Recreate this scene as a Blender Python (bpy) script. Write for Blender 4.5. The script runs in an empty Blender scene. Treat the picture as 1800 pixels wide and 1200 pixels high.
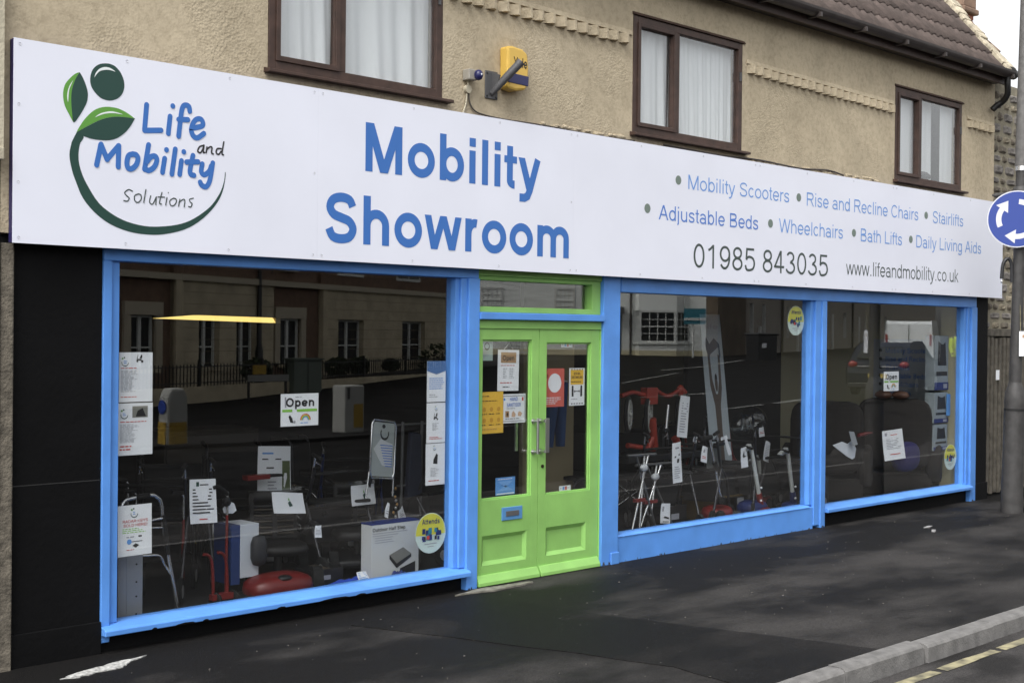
import bpy, math, random
from mathutils import Vector, Matrix
random.seed(7)
R = math.radians
sc = bpy.context.scene
# ------------------------------------------------------------------ camera, sky, sun, exposure
cam = bpy.data.cameras.new("camera"); cam.sensor_width = 36; cam.lens = 47.0
cam.clip_start = .05; cam.clip_end = 1500
camo = bpy.data.objects.new("camera", cam); sc.collection.objects.link(camo)
YAW, PIT, ROL = .787190770, -.006746489, .0102816918
f_ = Vector((math.cos(YAW)*math.cos(PIT), math.sin(YAW)*math.cos(PIT), math.sin(PIT)))
r_ = Vector((math.sin(YAW), -math.cos(YAW), 0)); u_ = r_.cross(f_)
r2 = math.cos(ROL)*r_ + math.sin(ROL)*u_; u2 = -math.sin(ROL)*r_ + math.cos(ROL)*u_
M = Matrix((r2, u2, -f_)).transposed().to_4x4(); M.translation = Vector((0, -7.17487, 1.91597))
camo.matrix_world = M; sc.camera = camo

SUN_EL, SUN_AZ = 52, 248          # azimuth clockwise from +y
world = bpy.data.worlds.new("World"); sc.world = world; world.use_nodes = True
wn = world.node_tree; wn.nodes.clear()
sky = wn.nodes.new("ShaderNodeTexSky"); sky.sky_type = 'NISHITA'; sky.sun_disc = False
sky.sun_elevation = R(SUN_EL); sky.sun_rotation = R(SUN_AZ); sky.dust_density = 4; sky.air_density = 1
hs = wn.nodes.new("ShaderNodeHueSaturation"); hs.inputs['Saturation'].default_value = .10
hs.inputs['Value'].default_value = 1.4
bg = wn.nodes.new("ShaderNodeBackground"); bg.inputs['Strength'].default_value = .15
wo = wn.nodes.new("ShaderNodeOutputWorld")
wn.links.new(sky.outputs[0], hs.inputs['Color']); wn.links.new(hs.outputs[0], bg.inputs[0]); wn.links.new(bg.outputs[0], wo.inputs[0])
sl = bpy.data.lights.new("sun", 'SUN'); sl.energy = 1.3; sl.angle = R(35); sl.color = (1, .97, .92)
so = bpy.data.objects.new("sun", sl); sc.collection.objects.link(so)
az = R(SUN_AZ); sdir = Vector((math.sin(az)*math.cos(R(SUN_EL)), math.cos(az)*math.cos(R(SUN_EL)), math.sin(R(SUN_EL))))
so.rotation_euler = sdir.to_track_quat('Z', 'Y').to_euler()
vs = sc.view_settings; vs.view_transform = 'Standard'; vs.look = 'None'; vs.gamma = 1; vs.use_curve_mapping = False
vs.exposure = 0.5
sc.cycles.transparent_max_bounces = 24; sc.cycles.max_bounces = 8

# ------------------------------------------------------------------ materials
MT = {}
def mat(name, col, rough=.6, metal=0, bump=0, bscale=40, var=0, vscale=6, detail=6, spec=None, emit=0, bdist=.01, col2=None, coat=0):
    if name in MT: return MT[name]
    m = bpy.data.materials.new(name); m.use_nodes = True; nt = m.node_tree; b = nt.nodes['Principled BSDF']
    b.inputs['Base Color'].default_value = (*col, 1); b.inputs['Roughness'].default_value = rough
    b.inputs['Metallic'].default_value = metal
    if spec is not None: b.inputs['Specular IOR Level'].default_value = spec
    if coat: b.inputs['Coat Weight'].default_value = coat
    if emit: b.inputs['Emission Color'].default_value = (*col, 1); b.inputs['Emission Strength'].default_value = emit
    if bump or var:
        geo = nt.nodes.new('ShaderNodeNewGeometry')
    if var:
        n = nt.nodes.new('ShaderNodeTexNoise'); n.inputs['Scale'].default_value = vscale; n.inputs['Detail'].default_value = detail
        nt.links.new(geo.outputs['Position'], n.inputs['Vector'])
        rp = nt.nodes.new('ShaderNodeValToRGB'); rp.color_ramp.elements[0].position = .3; rp.color_ramp.elements[1].position = .7
        c2 = col2 if col2 else tuple(c*(1-var) for c in col)
        rp.color_ramp.elements[0].color = (*c2, 1)
        rp.color_ramp.elements[1].color = (*(min(1, c*(1+var*.4)) for c in col), 1)
        nt.links.new(n.outputs[0], rp.inputs[0]); nt.links.new(rp.outputs[0], b.inputs['Base Color'])
    if bump:
        n2 = nt.nodes.new('ShaderNodeTexNoise'); n2.inputs['Scale'].default_value = bscale; n2.inputs['Detail'].default_value = 5
        nt.links.new(geo.outputs['Position'], n2.inputs['Vector'])
        bp = nt.nodes.new('ShaderNodeBump'); bp.inputs['Strength'].default_value = bump; bp.inputs['Distance'].default_value = bdist
        nt.links.new(n2.outputs[0], bp.inputs['Height']); nt.links.new(bp.outputs[0], b.inputs['Normal'])
    MT[name] = m; return m

def glass_mat(name, f0=.05, tint=(.93, .95, .95), rough=0):
    m = bpy.data.materials.new(name); m.use_nodes = True; nt = m.node_tree; nt.nodes.clear()
    L = nt.links.new; N = nt.nodes.new
    g = N('ShaderNodeNewGeometry'); d = N('ShaderNodeVectorMath'); d.operation = 'DOT_PRODUCT'
    L(g.outputs['Incoming'], d.inputs[0]); L(g.outputs['True Normal'], d.inputs[1])
    a = N('ShaderNodeMath'); a.operation = 'ABSOLUTE'; L(d.outputs['Value'], a.inputs[0])
    s = N('ShaderNodeMath'); s.operation = 'SUBTRACT'; s.inputs[0].default_value = 1; L(a.outputs[0], s.inputs[1])
    q = N('ShaderNodeMath'); q.operation = 'POWER'; q.inputs[1].default_value = 5; L(s.outputs[0], q.inputs[0])
    k = N('ShaderNodeMath'); k.operation = 'MULTIPLY_ADD'; k.inputs[1].default_value = 1-f0; k.inputs[2].default_value = f0; L(q.outputs[0], k.inputs[0])
    t = N('ShaderNodeBsdfTransparent'); t.inputs[0].default_value = (*tint, 1)
    gl = N('ShaderNodeBsdfGlossy'); gl.inputs['Roughness'].default_value = rough; gl.inputs[0].default_value = (1, 1, 1, 1)
    mx = N('ShaderNodeMixShader'); L(k.outputs[0], mx.inputs[0]); L(t.outputs[0], mx.inputs[1]); L(gl.outputs[0], mx.inputs[2])
    o = N('ShaderNodeOutputMaterial'); L(mx.outputs[0], o.inputs[0]); MT[name] = m; return m
GLASS = glass_mat('window_glass', .095, (.97, .98, .98))
CLEAR = glass_mat('clear_plastic', .06, (.9, .92, .93), .1)

def render_mat():
    m = bpy.data.materials.new('roughcast_render'); m.use_nodes = True; nt = m.node_tree; b = nt.nodes['Principled BSDF']
    L = nt.links.new; N = nt.nodes.new; g = N('ShaderNodeNewGeometry')
    b.inputs['Roughness'].default_value = .95; b.inputs['Specular IOR Level'].default_value = .15
    big = N('ShaderNodeTexNoise'); big.inputs['Scale'].default_value = 1.3; big.inputs['Detail'].default_value = 6; big.inputs['Roughness'].default_value = .65
    med = N('ShaderNodeTexNoise'); med.inputs['Scale'].default_value = 22; med.inputs['Detail'].default_value = 8; med.inputs['Roughness'].default_value = .7
    L(g.outputs['Position'], big.inputs[0]); L(g.outputs['Position'], med.inputs[0])
    r1 = N('ShaderNodeValToRGB'); e = r1.color_ramp.elements; e[0].position = .3; e[0].color = (.44, .375, .268, 1); e[1].position = .68; e[1].color = (.61, .52, .375, 1)
    L(big.outputs[0], r1.inputs[0])
    r2 = N('ShaderNodeValToRGB'); e = r2.color_ramp.elements; e[0].position = .32; e[0].color = (.62, .6, .58, 1); e[1].position = .55; e[1].color = (1, 1, 1, 1)
    L(med.outputs[0], r2.inputs[0])
    mu = N('ShaderNodeMixRGB'); mu.blend_type = 'MULTIPLY'; mu.inputs[0].default_value = .55; L(r1.outputs[0], mu.inputs[1]); L(r2.outputs[0], mu.inputs[2])
    # weather streaks: vertical, stretched
    mp = N('ShaderNodeMapping'); mp.inputs['Scale'].default_value = (2.2, 2.2, .6); L(g.outputs['Position'], mp.inputs[0])
    st = N('ShaderNodeTexNoise'); st.inputs['Scale'].default_value = 1; st.inputs['Detail'].default_value = 4; L(mp.outputs[0], st.inputs[0])
    r3 = N('ShaderNodeValToRGB'); e = r3.color_ramp.elements; e[0].position = .3; e[0].color = (.84, .83, .82, 1); e[1].position = .5; e[1].color = (1, 1, 1, 1); L(st.outputs[0], r3.inputs[0])
    m2 = N('ShaderNodeMixRGB'); m2.blend_type = 'MULTIPLY'; m2.inputs[0].default_value = .6; L(mu.outputs[0], m2.inputs[1]); L(r3.outputs[0], m2.inputs[2])
    L(m2.outputs[0], b.inputs['Base Color'])
    v = N('ShaderNodeTexVoronoi'); v.inputs['Scale'].default_value = 55; L(g.outputs['Position'], v.inputs[0])
    n3 = N('ShaderNodeTexNoise'); n3.inputs['Scale'].default_value = 62; n3.inputs['Detail'].default_value = 6; n3.inputs['Roughness'].default_value = .6; L(g.outputs['Position'], n3.inputs[0])
    n4 = N('ShaderNodeTexNoise'); n4.inputs['Scale'].default_value = 2.2; n4.inputs['Detail'].default_value = 3; L(g.outputs['Position'], n4.inputs[0])
    r4 = N('ShaderNodeMapRange'); r4.inputs[1].default_value = .42; r4.inputs[2].default_value = .6; r4.inputs[3].default_value = .25; r4.inputs[4].default_value = 1; L(n4.outputs[0], r4.inputs[0])
    ad = N('ShaderNodeMath'); ad.operation = 'ADD'; L(n3.outputs[0], ad.inputs[0]); L(v.outputs['Distance'], ad.inputs[1])
    ml = N('ShaderNodeMath'); ml.operation = 'MULTIPLY'; L(ad.outputs[0], ml.inputs[0]); L(r4.outputs[0], ml.inputs[1])
    bp = N('ShaderNodeBump'); bp.inputs['Strength'].default_value = .6; bp.inputs['Distance'].default_value = .0065; L(ml.outputs[0], bp.inputs['Height']); L(bp.outputs[0], b.inputs['Normal'])
    MT['roughcast_render'] = m; return m
RENDER = render_mat()

def asphalt_mat(name, dry, wet, lo=.45, hi=.6, scale=.8, seed=0, spec=.1, grad=0):
    m = bpy.data.materials.new(name); m.use_nodes = True; nt = m.node_tree; b = nt.nodes['Principled BSDF']
    L = nt.links.new; N = nt.nodes.new; g = N('ShaderNodeNewGeometry')
    mp = N('ShaderNodeMapping'); mp.inputs['Location'].default_value = (seed, seed, 0); mp.inputs['Scale'].default_value = (scale*.75, scale*1.5, 1); L(g.outputs['Position'], mp.inputs[0])
    n = N('ShaderNodeTexNoise'); n.inputs['Scale'].default_value = 1; n.inputs['Detail'].default_value = 9; n.inputs['Roughness'].default_value = .56; L(mp.outputs[0], n.inputs[0])
    # dampness keeps to the foot of the wall and dries towards the kerb
    sx = N('ShaderNodeSeparateXYZ'); L(g.outputs['Position'], sx.inputs[0])
    gy = N('ShaderNodeMath'); gy.operation = 'MULTIPLY_ADD'; gy.inputs[1].default_value = -.05*grad; gy.inputs[2].default_value = -.075*grad-.10*grad; L(sx.outputs['Y'], gy.inputs[0])
    gx = N('ShaderNodeMath'); gx.operation = 'MULTIPLY_ADD'; gx.inputs[1].default_value = .011*grad; L(sx.outputs['X'], gx.inputs[0]); L(gy.outputs[0], gx.inputs[2])
    ad = N('ShaderNodeMath'); ad.operation = 'ADD'; L(n.outputs[0], ad.inputs[0]); L(gx.outputs[0], ad.inputs[1]); n = ad
    r = N('ShaderNodeValToRGB'); e = r.color_ramp.elements; e[0].position = lo; e[0].color = (*wet, 1); e[1].position = hi; e[1].color = (*dry, 1); L(n.outputs[0], r.inputs[0])
    sp = N('ShaderNodeTexVoronoi'); sp.inputs['Scale'].default_value = 130; L(g.outputs['Position'], sp.inputs[0])
    r2 = N('ShaderNodeValToRGB'); e = r2.color_ramp.elements; e[0].position = 0; e[0].color = (.55, .55, .55, 1); e[1].position = 1; e[1].color = (1.6, 1.55, 1.5, 1); L(sp.outputs['Color'], r2.inputs[0])
    mu = N('ShaderNodeMixRGB'); mu.blend_type = 'MULTIPLY'; mu.inputs[0].default_value = .7; L(r.outputs[0], mu.inputs[1]); L(r2.outputs[0], mu.inputs[2]); L(mu.outputs[0], b.inputs['Base Color'])
    mr = N('ShaderNodeMapRange'); mr.inputs[1].default_value = lo; mr.inputs[2].default_value = hi; mr.inputs[3].default_value = .62; mr.inputs[4].default_value = .85; L(n.outputs[0], mr.inputs[0]); L(mr.outputs[0], b.inputs['Roughness'])
    b.inputs['Specular IOR Level'].default_value = spec
    f = N('ShaderNodeTexNoise'); f.inputs['Scale'].default_value = 160; f.inputs['Detail'].default_value = 3; L(g.outputs['Position'], f.inputs[0])
    bp = N('ShaderNodeBump'); bp.inputs['Strength'].default_value = .7; bp.inputs['Distance'].default_value = .006; L(f.outputs[0], bp.inputs['Height']); L(bp.outputs[0], b.inputs['Normal'])
    MT[name] = m; return m
PAVE = asphalt_mat('footway_asphalt', (.042, .0405, .040), (.0095, .0092, .0092), .44, .64, .9, 3.3, .1, 1)
PATCH = asphalt_mat('patched_asphalt', (.022, .021, .021), (.008, .0078, .0078), .46, .66, .9, 3.3, .1, 1)
ROAD = asphalt_mat('road_asphalt', (.018, .0175, .0175), (.007, .0068, .0068), .4, .55, 1.2, 9, .03)

EDGE = asphalt_mat('dry_road_edge', (.055, .053, .053), (.020, .0195, .0195), .38, .56, 1.4, 2, .08)

def net_mat(name, col):
    m = bpy.data.materials.new(name); m.use_nodes = True; nt = m.node_tree; nt.nodes.clear(); L = nt.links.new; N = nt.nodes.new
    d = N('ShaderNodeBsdfDiffuse'); d.inputs[0].default_value = (*col, 1); t = N('ShaderNodeBsdfTranslucent'); t.inputs[0].default_value = (*col, 1)
    mx = N('ShaderNodeMixShader'); mx.inputs[0].default_value = .25; L(d.outputs[0], mx.inputs[1]); L(t.outputs[0], mx.inputs[2])
    o = N('ShaderNodeOutputMaterial'); L(mx.outputs[0], o.inputs[0]); MT[name] = m; return m
NET = net_mat('net_curtain', (.92, .94, .96))

BLUE = mat('blue_gloss_paint', (.105, .30, .76), .42, var=.15, vscale=3.5, detail=9, bump=.3, bscale=45, bdist=.003)
GREEN = mat('lime_green_paint', (.262, .515, .135), .45, var=.14, vscale=4, detail=9, bump=.3, bscale=45, bdist=.003)
BLACKP = mat('black_masonry_paint', (.0035, .0035, .004), .7, bump=.3, bscale=30, var=.3, vscale=3, spec=.15)
WHITE = mat('sign_panel_white', (.82, .84, .94), .28, var=.05, vscale=1.1, detail=8)
NAVY = mat('navy_edge', (.025, .02, .09), .5)
BLUET = mat('sign_blue', (.045, .165, .50), .4)
BLUEL = mat('sign_blue_light', (.15, .33, .72), .4)
GREYT = mat('sign_dark_text', (.055, .075, .07), .4)
BULL = mat('sign_bullet', (.17, .22, .19), .4)
LDARK = mat('logo_dark_green', (.02, .062, .05), .4)
LGREEN = mat('logo_leaf_green', (.12, .33, .055), .4)
PAPER = mat('paper_white', (.82, .84, .88), .6)
BROWN = mat('brown_window_wood', (.072, .041, .031), .55, var=.35, vscale=12, bump=.3, bscale=50, bdist=.004)
STEEL = mat('brushed_steel', (.6, .6, .6), .3, 1)
SILVER = mat('silver_tube', (.72, .72, .73), .25, .85)
DARK = mat('dark_plastic', (.012, .012, .013), .45)
BLACK = mat('black_fabric', (.006, .006, .0065), .9)
RED = mat('red_plastic', (.13, .009, .008), .4)
DRED = mat('red_metal', (.17, .014, .012), .35)
INK = mat('print_black', (.02, .02, .022), .6)
INKG = mat('print_grey', (.35, .36, .4), .6)
INKR = mat('print_red', (.55, .06, .05), .6)
INKB = mat('print_blue', (.05, .15, .5), .6)
INKG2 = mat('print_green', (.25, .55, .08), .6)
YEL = mat('print_yellow', (.8, .5, .06), .6)
CORAL = mat('print_coral', (.62, .13, .1), .6)
SALMON = mat('print_tan', (.4, .25, .13), .6)
LBLUE = mat('print_light_blue', (.12, .33, .72), .6)
DBLUE = mat('dark_blue', (.015, .03, .16), .6)
RBLUE = mat('royal_blue_cloth', (.02, .07, .5), .8)
GREYM = mat('grey_cast_metal', (.12, .12, .125), .55, .3, bump=.2)
CREAM = mat('cream_masonry', (.55, .50, .38), .9, var=.25, vscale=4, bump=.5, bscale=50)
STONEC = mat('dark_rubble_stone', (.19, .165, .13), .95, var=.5, vscale=9, bump=.8, bscale=25, bdist=.02)
MORTAR = mat('mortar', (.3, .27, .2), .95, var=.3, vscale=10, bump=.8, bscale=60)
TILE = mat('brown_roof_tile', (.105, .08, .07), .85, var=.4, vscale=7, bump=.4, bscale=60)
TILE2 = mat('clay_roof_tile', (.2, .135, .09), .9, var=.5, vscale=8, bump=.5, bscale=50)
GUT = mat('gutter_plastic', (.055, .045, .042), .5, var=.3, vscale=8)
BRICKR = mat('red_brick', (.32, .12, .075), .9, var=.4, vscale=14, bump=.5)
WOODG = mat('weathered_gate_wood', (.11, .098, .078), .85, var=.45, vscale=14, bump=.5, bscale=40)
POST = mat('lamp_column_paint', (.050, .048, .047), .6, var=.35, vscale=12, bump=.35, bscale=50)
SIGNB = mat('traffic_sign_blue', (.025, .055, .27), .4)
SIGNW = mat('traffic_sign_white', (.62, .63, .68), .4)
KERB = mat('kerb_concrete', (.17, .165, .16), .9, var=.35, vscale=10, bump=.5, bscale=70)
YLINE = mat('yellow_road_paint', (.30, .27, .16), .85, var=.5, vscale=9, col2=(.05, .048, .04))
WLINE = mat('white_road_paint', (.24, .24, .23), .85, var=.7, vscale=2.5)
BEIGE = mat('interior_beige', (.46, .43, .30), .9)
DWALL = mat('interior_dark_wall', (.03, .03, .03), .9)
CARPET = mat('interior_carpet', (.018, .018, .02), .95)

# ------------------------------------------------------------------ mesh builder
ORG = {}
class MB:
    def __init__(s): s.v = []; s.f = []; s.m = []; s.sm = []
    def add(s, vs, fs, mi=0, smooth=False):
        b = len(s.v); s.v += [tuple(v) for v in vs]
        for f in fs: s.f.append(tuple(b+i for i in f)); s.m.append(mi); s.sm.append(smooth)
        return s
    def box(s, x0, x1, y0, y1, z0, z1, mi=0):
        return s.add([(x0,y0,z0),(x1,y0,z0),(x1,y1,z0),(x0,y1,z0),(x0,y0,z1),(x1,y0,z1),(x1,y1,z1),(x0,y1,z1)],
                     [(0,3,2,1),(4,5,6,7),(0,1,5,4),(1,2,6,5),(2,3,7,6),(3,0,4,7)], mi)
    def obox(s, c, ax, ay, az_, mi=0):
        c = Vector(c); ax = Vector(ax)/2; ay = Vector(ay)/2; az_ = Vector(az_)/2
        P = [c+i*ax+j*ay+k*az_ for k in (-1,1) for (i,j) in ((-1,-1),(1,-1),(1,1),(-1,1))]
        return s.add(P, [(0,3,2,1),(4,5,6,7),(0,1,5,4),(1,2,6,5),(2,3,7,6),(3,0,4,7)], mi)
    def poly(s, pts, mi=0): return s.add(pts, [tuple(range(len(pts)))], mi)
    def prism(s, pts, d, mi=0):
        n = len(pts); d = Vector(d); P = [Vector(p) for p in pts]; Q = [p+d for p in P]
        return s.add(P+Q, [tuple(range(n)), tuple(range(2*n-1, n-1, -1))]+[(i, i+n, (i+1) % n+n, (i+1) % n) for i in range(n)], mi)
    def tube(s, pts, r, n=8, mi=0, closed=False, cap=True):
        P = [Vector(p) for p in pts]; rs = r if isinstance(r, (list, tuple)) else [r]*len(P)
        rings = []; ref = None
        for i, p in enumerate(P):
            if closed: t = P[(i+1) % len(P)]-P[i-1]
            else: t = (P[min(i+1, len(P)-1)]-P[max(i-1, 0)])
            t.normalize()
            if ref is None: ref = Vector((0,0,1)) if abs(t.z) < .9 else Vector((1,0,0))
            a = (ref-ref.dot(t)*t).normalized(); b = t.cross(a); ref = a
            rings.append([p+rs[i]*(math.cos(2*math.pi*k/n)*a+math.sin(2*math.pi*k/n)*b) for k in range(n)])
        vs_ = [v for rg in rings for v in rg]; fs = []
        m = len(P)
        for i in range(m if closed else m-1):
            j = (i+1) % m
            for k in range(n): fs.append((i*n+k, i*n+(k+1) % n, j*n+(k+1) % n, j*n+k))
        s.add(vs_, fs, mi, True)
        if cap and not closed:
            s.add(rings[0], [tuple(range(n-1, -1, -1))], mi); s.add(rings[-1], [tuple(range(n))], mi)
        return s
    def lathe(s, prof, c=(0,0,0), n=20, mi=0, smooth=True):
        vs_ = [(c[0]+r*math.cos(2*math.pi*k/n), c[1]+r*math.sin(2*math.pi*k/n), c[2]+z) for r, z in prof for k in range(n)]
        fs = [(i*n+k, i*n+(k+1) % n, (i+1)*n+(k+1) % n, (i+1)*n+k) for i in range(len(prof)-1) for k in range(n)]
        s.add(vs_, fs, mi, smooth)
        return s
    def ball(s, c, rx, ry, rz, n=12, mi=0, k=2.0):
        vs_ = []; fs = []; h = n//2
        sg = lambda a: math.copysign(abs(a)**(2.0/k), a)
        for i in range(h+1):
            ph = -math.pi/2+math.pi*i/h
            for j in range(n):
                th = 2*math.pi*j/n
                vs_.append((c[0]+rx*sg(math.cos(ph))*sg(math.cos(th)), c[1]+ry*sg(math.cos(ph))*sg(math.sin(th)), c[2]+rz*sg(math.sin(ph))))
        for i in range(h):
            for j in range(n): fs.append((i*n+j, i*n+(j+1) % n, (i+1)*n+(j+1) % n, (i+1)*n+j))
        return s.add(vs_, fs, mi, True)
    def mesh(s, name, mats, org=(0,0,0)):
        me = bpy.data.meshes.new(name); o = Vector(org)
        me.from_pydata([tuple(Vector(v)-o) for v in s.v], [], s.f)
        for m in (mats if isinstance(mats, (list, tuple)) else [mats]): me.materials.append(m)
        me.polygons.foreach_set('material_index', s.m); me.polygons.foreach_set('use_smooth', s.sm); me.update(); return me
    def build(s, name, mats, parent=None, bevel=0, subsurf=0, kind=None, label=None, org=None):
        o_ = ORG.get(parent.name, (0,0,0)) if parent else (org or (0,0,0))
        me = s.mesh(name, mats, o_); o = bpy.data.objects.new(name, me); sc.collection.objects.link(o)
        if parent: o.parent = parent; ORG[o.name] = o_
        else: o.location = o_; ORG[o.name] = o_
        if bevel:
            md = o.modifiers.new('bevel', 'BEVEL'); md.width = bevel; md.segments = 2; md.limit_method = 'ANGLE'; md.angle_limit = R(40)
        if subsurf:
            md = o.modifiers.new('sub', 'SUBSURF'); md.levels = subsurf; md.render_levels = subsurf
        if kind: o['kind'] = kind
        if label: o['label'] = label
        return o

def thing(name, label, cat, loc=(0,0,0), group=None, local=False):
    o = bpy.data.objects.new(name, None); sc.collection.objects.link(o); o.location = loc; o.empty_display_size = .1
    o['label'] = label; o['category'] = cat
    if group: o['group'] = group
    ORG[o.name] = (0,0,0) if local else loc
    return o
def tag(o, label, cat, group=None):
    o['label'] = label; o['category'] = cat
    if group: o['group'] = group
    return o
def piece(name, me, parent, loc, rot=(0,0,0), scale=(1,1,1)):
    o = bpy.data.objects.new(name, me); sc.collection.objects.link(o); o.parent = parent
    o.location = Vector(loc)-Vector(ORG.get(parent.name, (0,0,0))); o.rotation_euler = rot; o.scale = scale; return o
def copy_tree(o, parent=None):
    c = o.copy(); sc.collection.objects.link(c)
    if parent: c.parent = parent
    for ch in list(o.children): copy_tree(ch, c)
    return c
def catmull(P, n=6):
    if len(P) < 3: return list(P)
    out = []
    for i in range(len(P)-1):
        p0 = P[max(i-1, 0)]; p1 = P[i]; p2 = P[i+1]; p3 = P[min(i+2, len(P)-1)]
        for k in range(n):
            t = k/n
            out.append(tuple(.5*((2*b)+(-a+c)*t+(2*a-5*b+4*c-d)*t*t+(-a+3*b-3*c+d)*t**3) for a, b, c, d in zip(p0, p1, p2, p3)))
    out.append(tuple(P[-1])); return out

# ------------------------------------------------------------------ lettering (drawn glyph by glyph, no font files)
def arc(cx, cy, rx, ry, a0, a1, n=18):
    return [(cx+rx*math.cos(R(a0+(a1-a0)*i/n)), cy+ry*math.sin(R(a0+(a1-a0)*i/n))) for i in range(n+1)]
XH = .725
def S_curve(x0, x1, y0, y1, h):
    N_ = [(.95,.79),(.82,.95),(.5,1),(.18,.93),(.06,.75),(.2,.585),(.5,.51),(.82,.43),(.97,.25),(.83,.06),(.5,0),(.17,.05),(.02,.24)]
    return catmull([(x0+h+(x1-x0-2*h)*a, y0+h+(y1-y0-2*h)*b) for a, b in N_], 4)
def glyph(ch, w):
    """advance, list of ('s', pts, closed) strokes and ('q', pts) solid polygons; cap height 1"""
    h = w/2; bold = w > .16; k = 1.09 if bold else 1.0
    bx = lambda x0, x1, y0, y1: ('q', [(x0,y0),(x1,y0),(x1,y1),(x0,y1)])
    par = lambda x0, y0, x1, y1, hw=h*1.12: ('q', [(x0-hw,y0),(x0+hw,y0),(x1+hw,y1),(x1-hw,y1)])
    st = lambda pts, c=False: ('s', pts, c)
    A_ = .777*k; l = .09; r = A_-.06
    def ring(x0, x1, y0=0, y1=XH): return st(arc((x0+x1)/2, (y0+y1)/2, (x1-x0)/2-h, (y1-y0)/2-h+.006, 0, 360, 32)[:-1], True)
    def arch(x0, x1, y1=XH, ry=.24): return st(arc((x0+x1)/2, y1-h-ry+.006, (x1-x0)/2-h, ry, 175, 0, 14)+[(x1-h, 0)])
    if ch == ' ': return .388, []
    if ch == 'o': return A_, [ring(.05, A_-.05)]
    if ch == 'b': return A_, [bx(l, l+w, 0, 1), ring(l, r)]
    if ch == 'd': return A_, [bx(A_-l-w, A_-l, 0, 1), ring(.05, A_-l)]
    if ch == 'p': return A_, [bx(l, l+w, -.28, XH), ring(l, r)]
    if ch == 'q': return A_, [bx(A_-l-w, A_-l, -.28, XH), ring(.05, A_-l)]
    if ch == 'g': return A_, [bx(A_-l-w, A_-l, 0, XH), ring(.05, A_-l), st([(A_-l-h, 0)]+arc((A_-l)/2+.02, -.04, (A_-l)/2-.02-h, .24-h, 0, -150, 12))]
    if ch == 'n': return A_, [bx(l, l+w, 0, XH), arch(l, A_-l)]
    if ch == 'h': return A_, [bx(l, l+w, 0, 1), arch(l, A_-l)]
    if ch == 'u': return A_, [bx(A_-l-w, A_-l, 0, XH), st([(x, XH-y) for x, y in [(A_-x, y) for x, y in arch(l, A_-l)[1]]])]
    if ch == 'm':
        W_ = 1.163*(1.06 if bold else 1); mx = W_/2
        return W_, [bx(l, l+w, 0, XH), arch(l, mx+h, ry=.2), arch(mx-h, W_-l, ry=.2)]
    if ch == 'r': return .465*(1.15 if bold else 1), [bx(l, l+w, 0, XH), st(arc(l+.29, XH-h-.24, .29-h, .24, 175, 75, 8))]
    if ch in 'il': 
        a = .31*(1.22 if bold else 1); x = a/2
        return a, [bx(x-h, x+h, 0, 1)] if ch == 'l' else [bx(x-h, x+h, 0, XH), bx(x-h, x+h, 1-w*1.02, 1)]
    if ch == 'j': return .31, [st([(.155, XH), (.155, -.1)]+arc(.05, -.13, .105, .14-h, 0, -80, 6)), bx(.155-h, .155+h, 1-w, 1)]
    if ch == 't':
        a = .388*(1.15 if bold else 1); x = .17+h*.3
        return a, [st([(x, .95), (x, .2)]+arc(x+.14, .15+h*.2, .14, .15-h*.7, 180, 275, 8)), bx(.02, a-.03, XH-w*.85, XH)]
    if ch == 'f': return .388, [st([(.18, 0), (.18, .78)]+arc(.18+.15, .84, .15, .16-h, 180, 80, 8)), bx(.02, .37, XH-w*.85, XH)]
    if ch == 'c': return .698*k, [st(arc(.36*k, XH/2, .31*k-h, XH/2-h, 42, 318, 26))]
    if ch == 'e': return A_, [st([(.05+h*.5, XH/2-.01), (A_-.055-h, XH/2-.01)]), st(arc(A_/2, XH/2, A_/2-.05-h, XH/2-h+.006, -1, 322, 30))]
    if ch == 'a': return A_, [st(arc(A_/2-.02, XH-.24, .255*k-h*.3, .24-h, 160, 0, 12)+[(A_-.1-h, .1), (A_-.06-h, 0)]), ring(.05, A_-.1, 0, .44)]
    if ch == 's': return .698*k, [st(S_curve(.05, .64*k, 0, XH, h))]
    if ch == 'y':
        return .698*k, [par(.02+h*1.1, XH, .349*k, 0), st([(.68*k-h*1.1, XH), (.349*k+.01, 0), (.29*k, -.14), (.2*k, -.28+h), (.06, -.28+h)])]
    if ch == 'v': return .698*k, [par(.349*k, 0, .02+h*1.1, XH), par(.349*k, 0, .678*k-h*1.1, XH)]
    if ch == 'w':
        W_ = 1.008*(1.08 if bold else 1)
        return W_, [par(.27*W_, 0, .02+h, XH, h), par(.27*W_, 0, .5*W_, XH, h), par(.73*W_, 0, .5*W_, XH, h), par(.73*W_, 0, .98*W_-h, XH, h)]
    if ch == 'k': return .698, [bx(l, l+w, 0, 1), par(l+w*.9, .3, .58, XH), par(.3, .38, .61, 0)]
    if ch == '.': return .388, [bx(.194-h*1.1, .194+h*1.1, 0, w*1.15)]
    if ch == '/': return .4, [par(.06, 0, .34, 1)]
    if ch == '!': return .388, [bx(.194-h, .194+h, .28, 1), bx(.194-h, .194+h, 0, w)]
    if ch == '-': return .465, [bx(.07, .4, .3, .3+w)]
    # capitals
    if ch == 'M':
        W_ = 1.163; return W_, [bx(.1, .1+w, 0, 1), bx(W_-.1-w, W_-.1, 0, 1), par(.1+h*1.2, 1, W_/2, 0), par(W_-.1-h*1.2, 1, W_/2, 0)]
    if ch == 'S': return .931, [st(S_curve(.06, .87, -.01, 1.01, h))]
    if ch == 'A': return .931, [par(.02+h, 0, .465, 1), par(.91-h, 0, .465, 1), bx(.2, .73, .3, .3+w*.9)]
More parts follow.
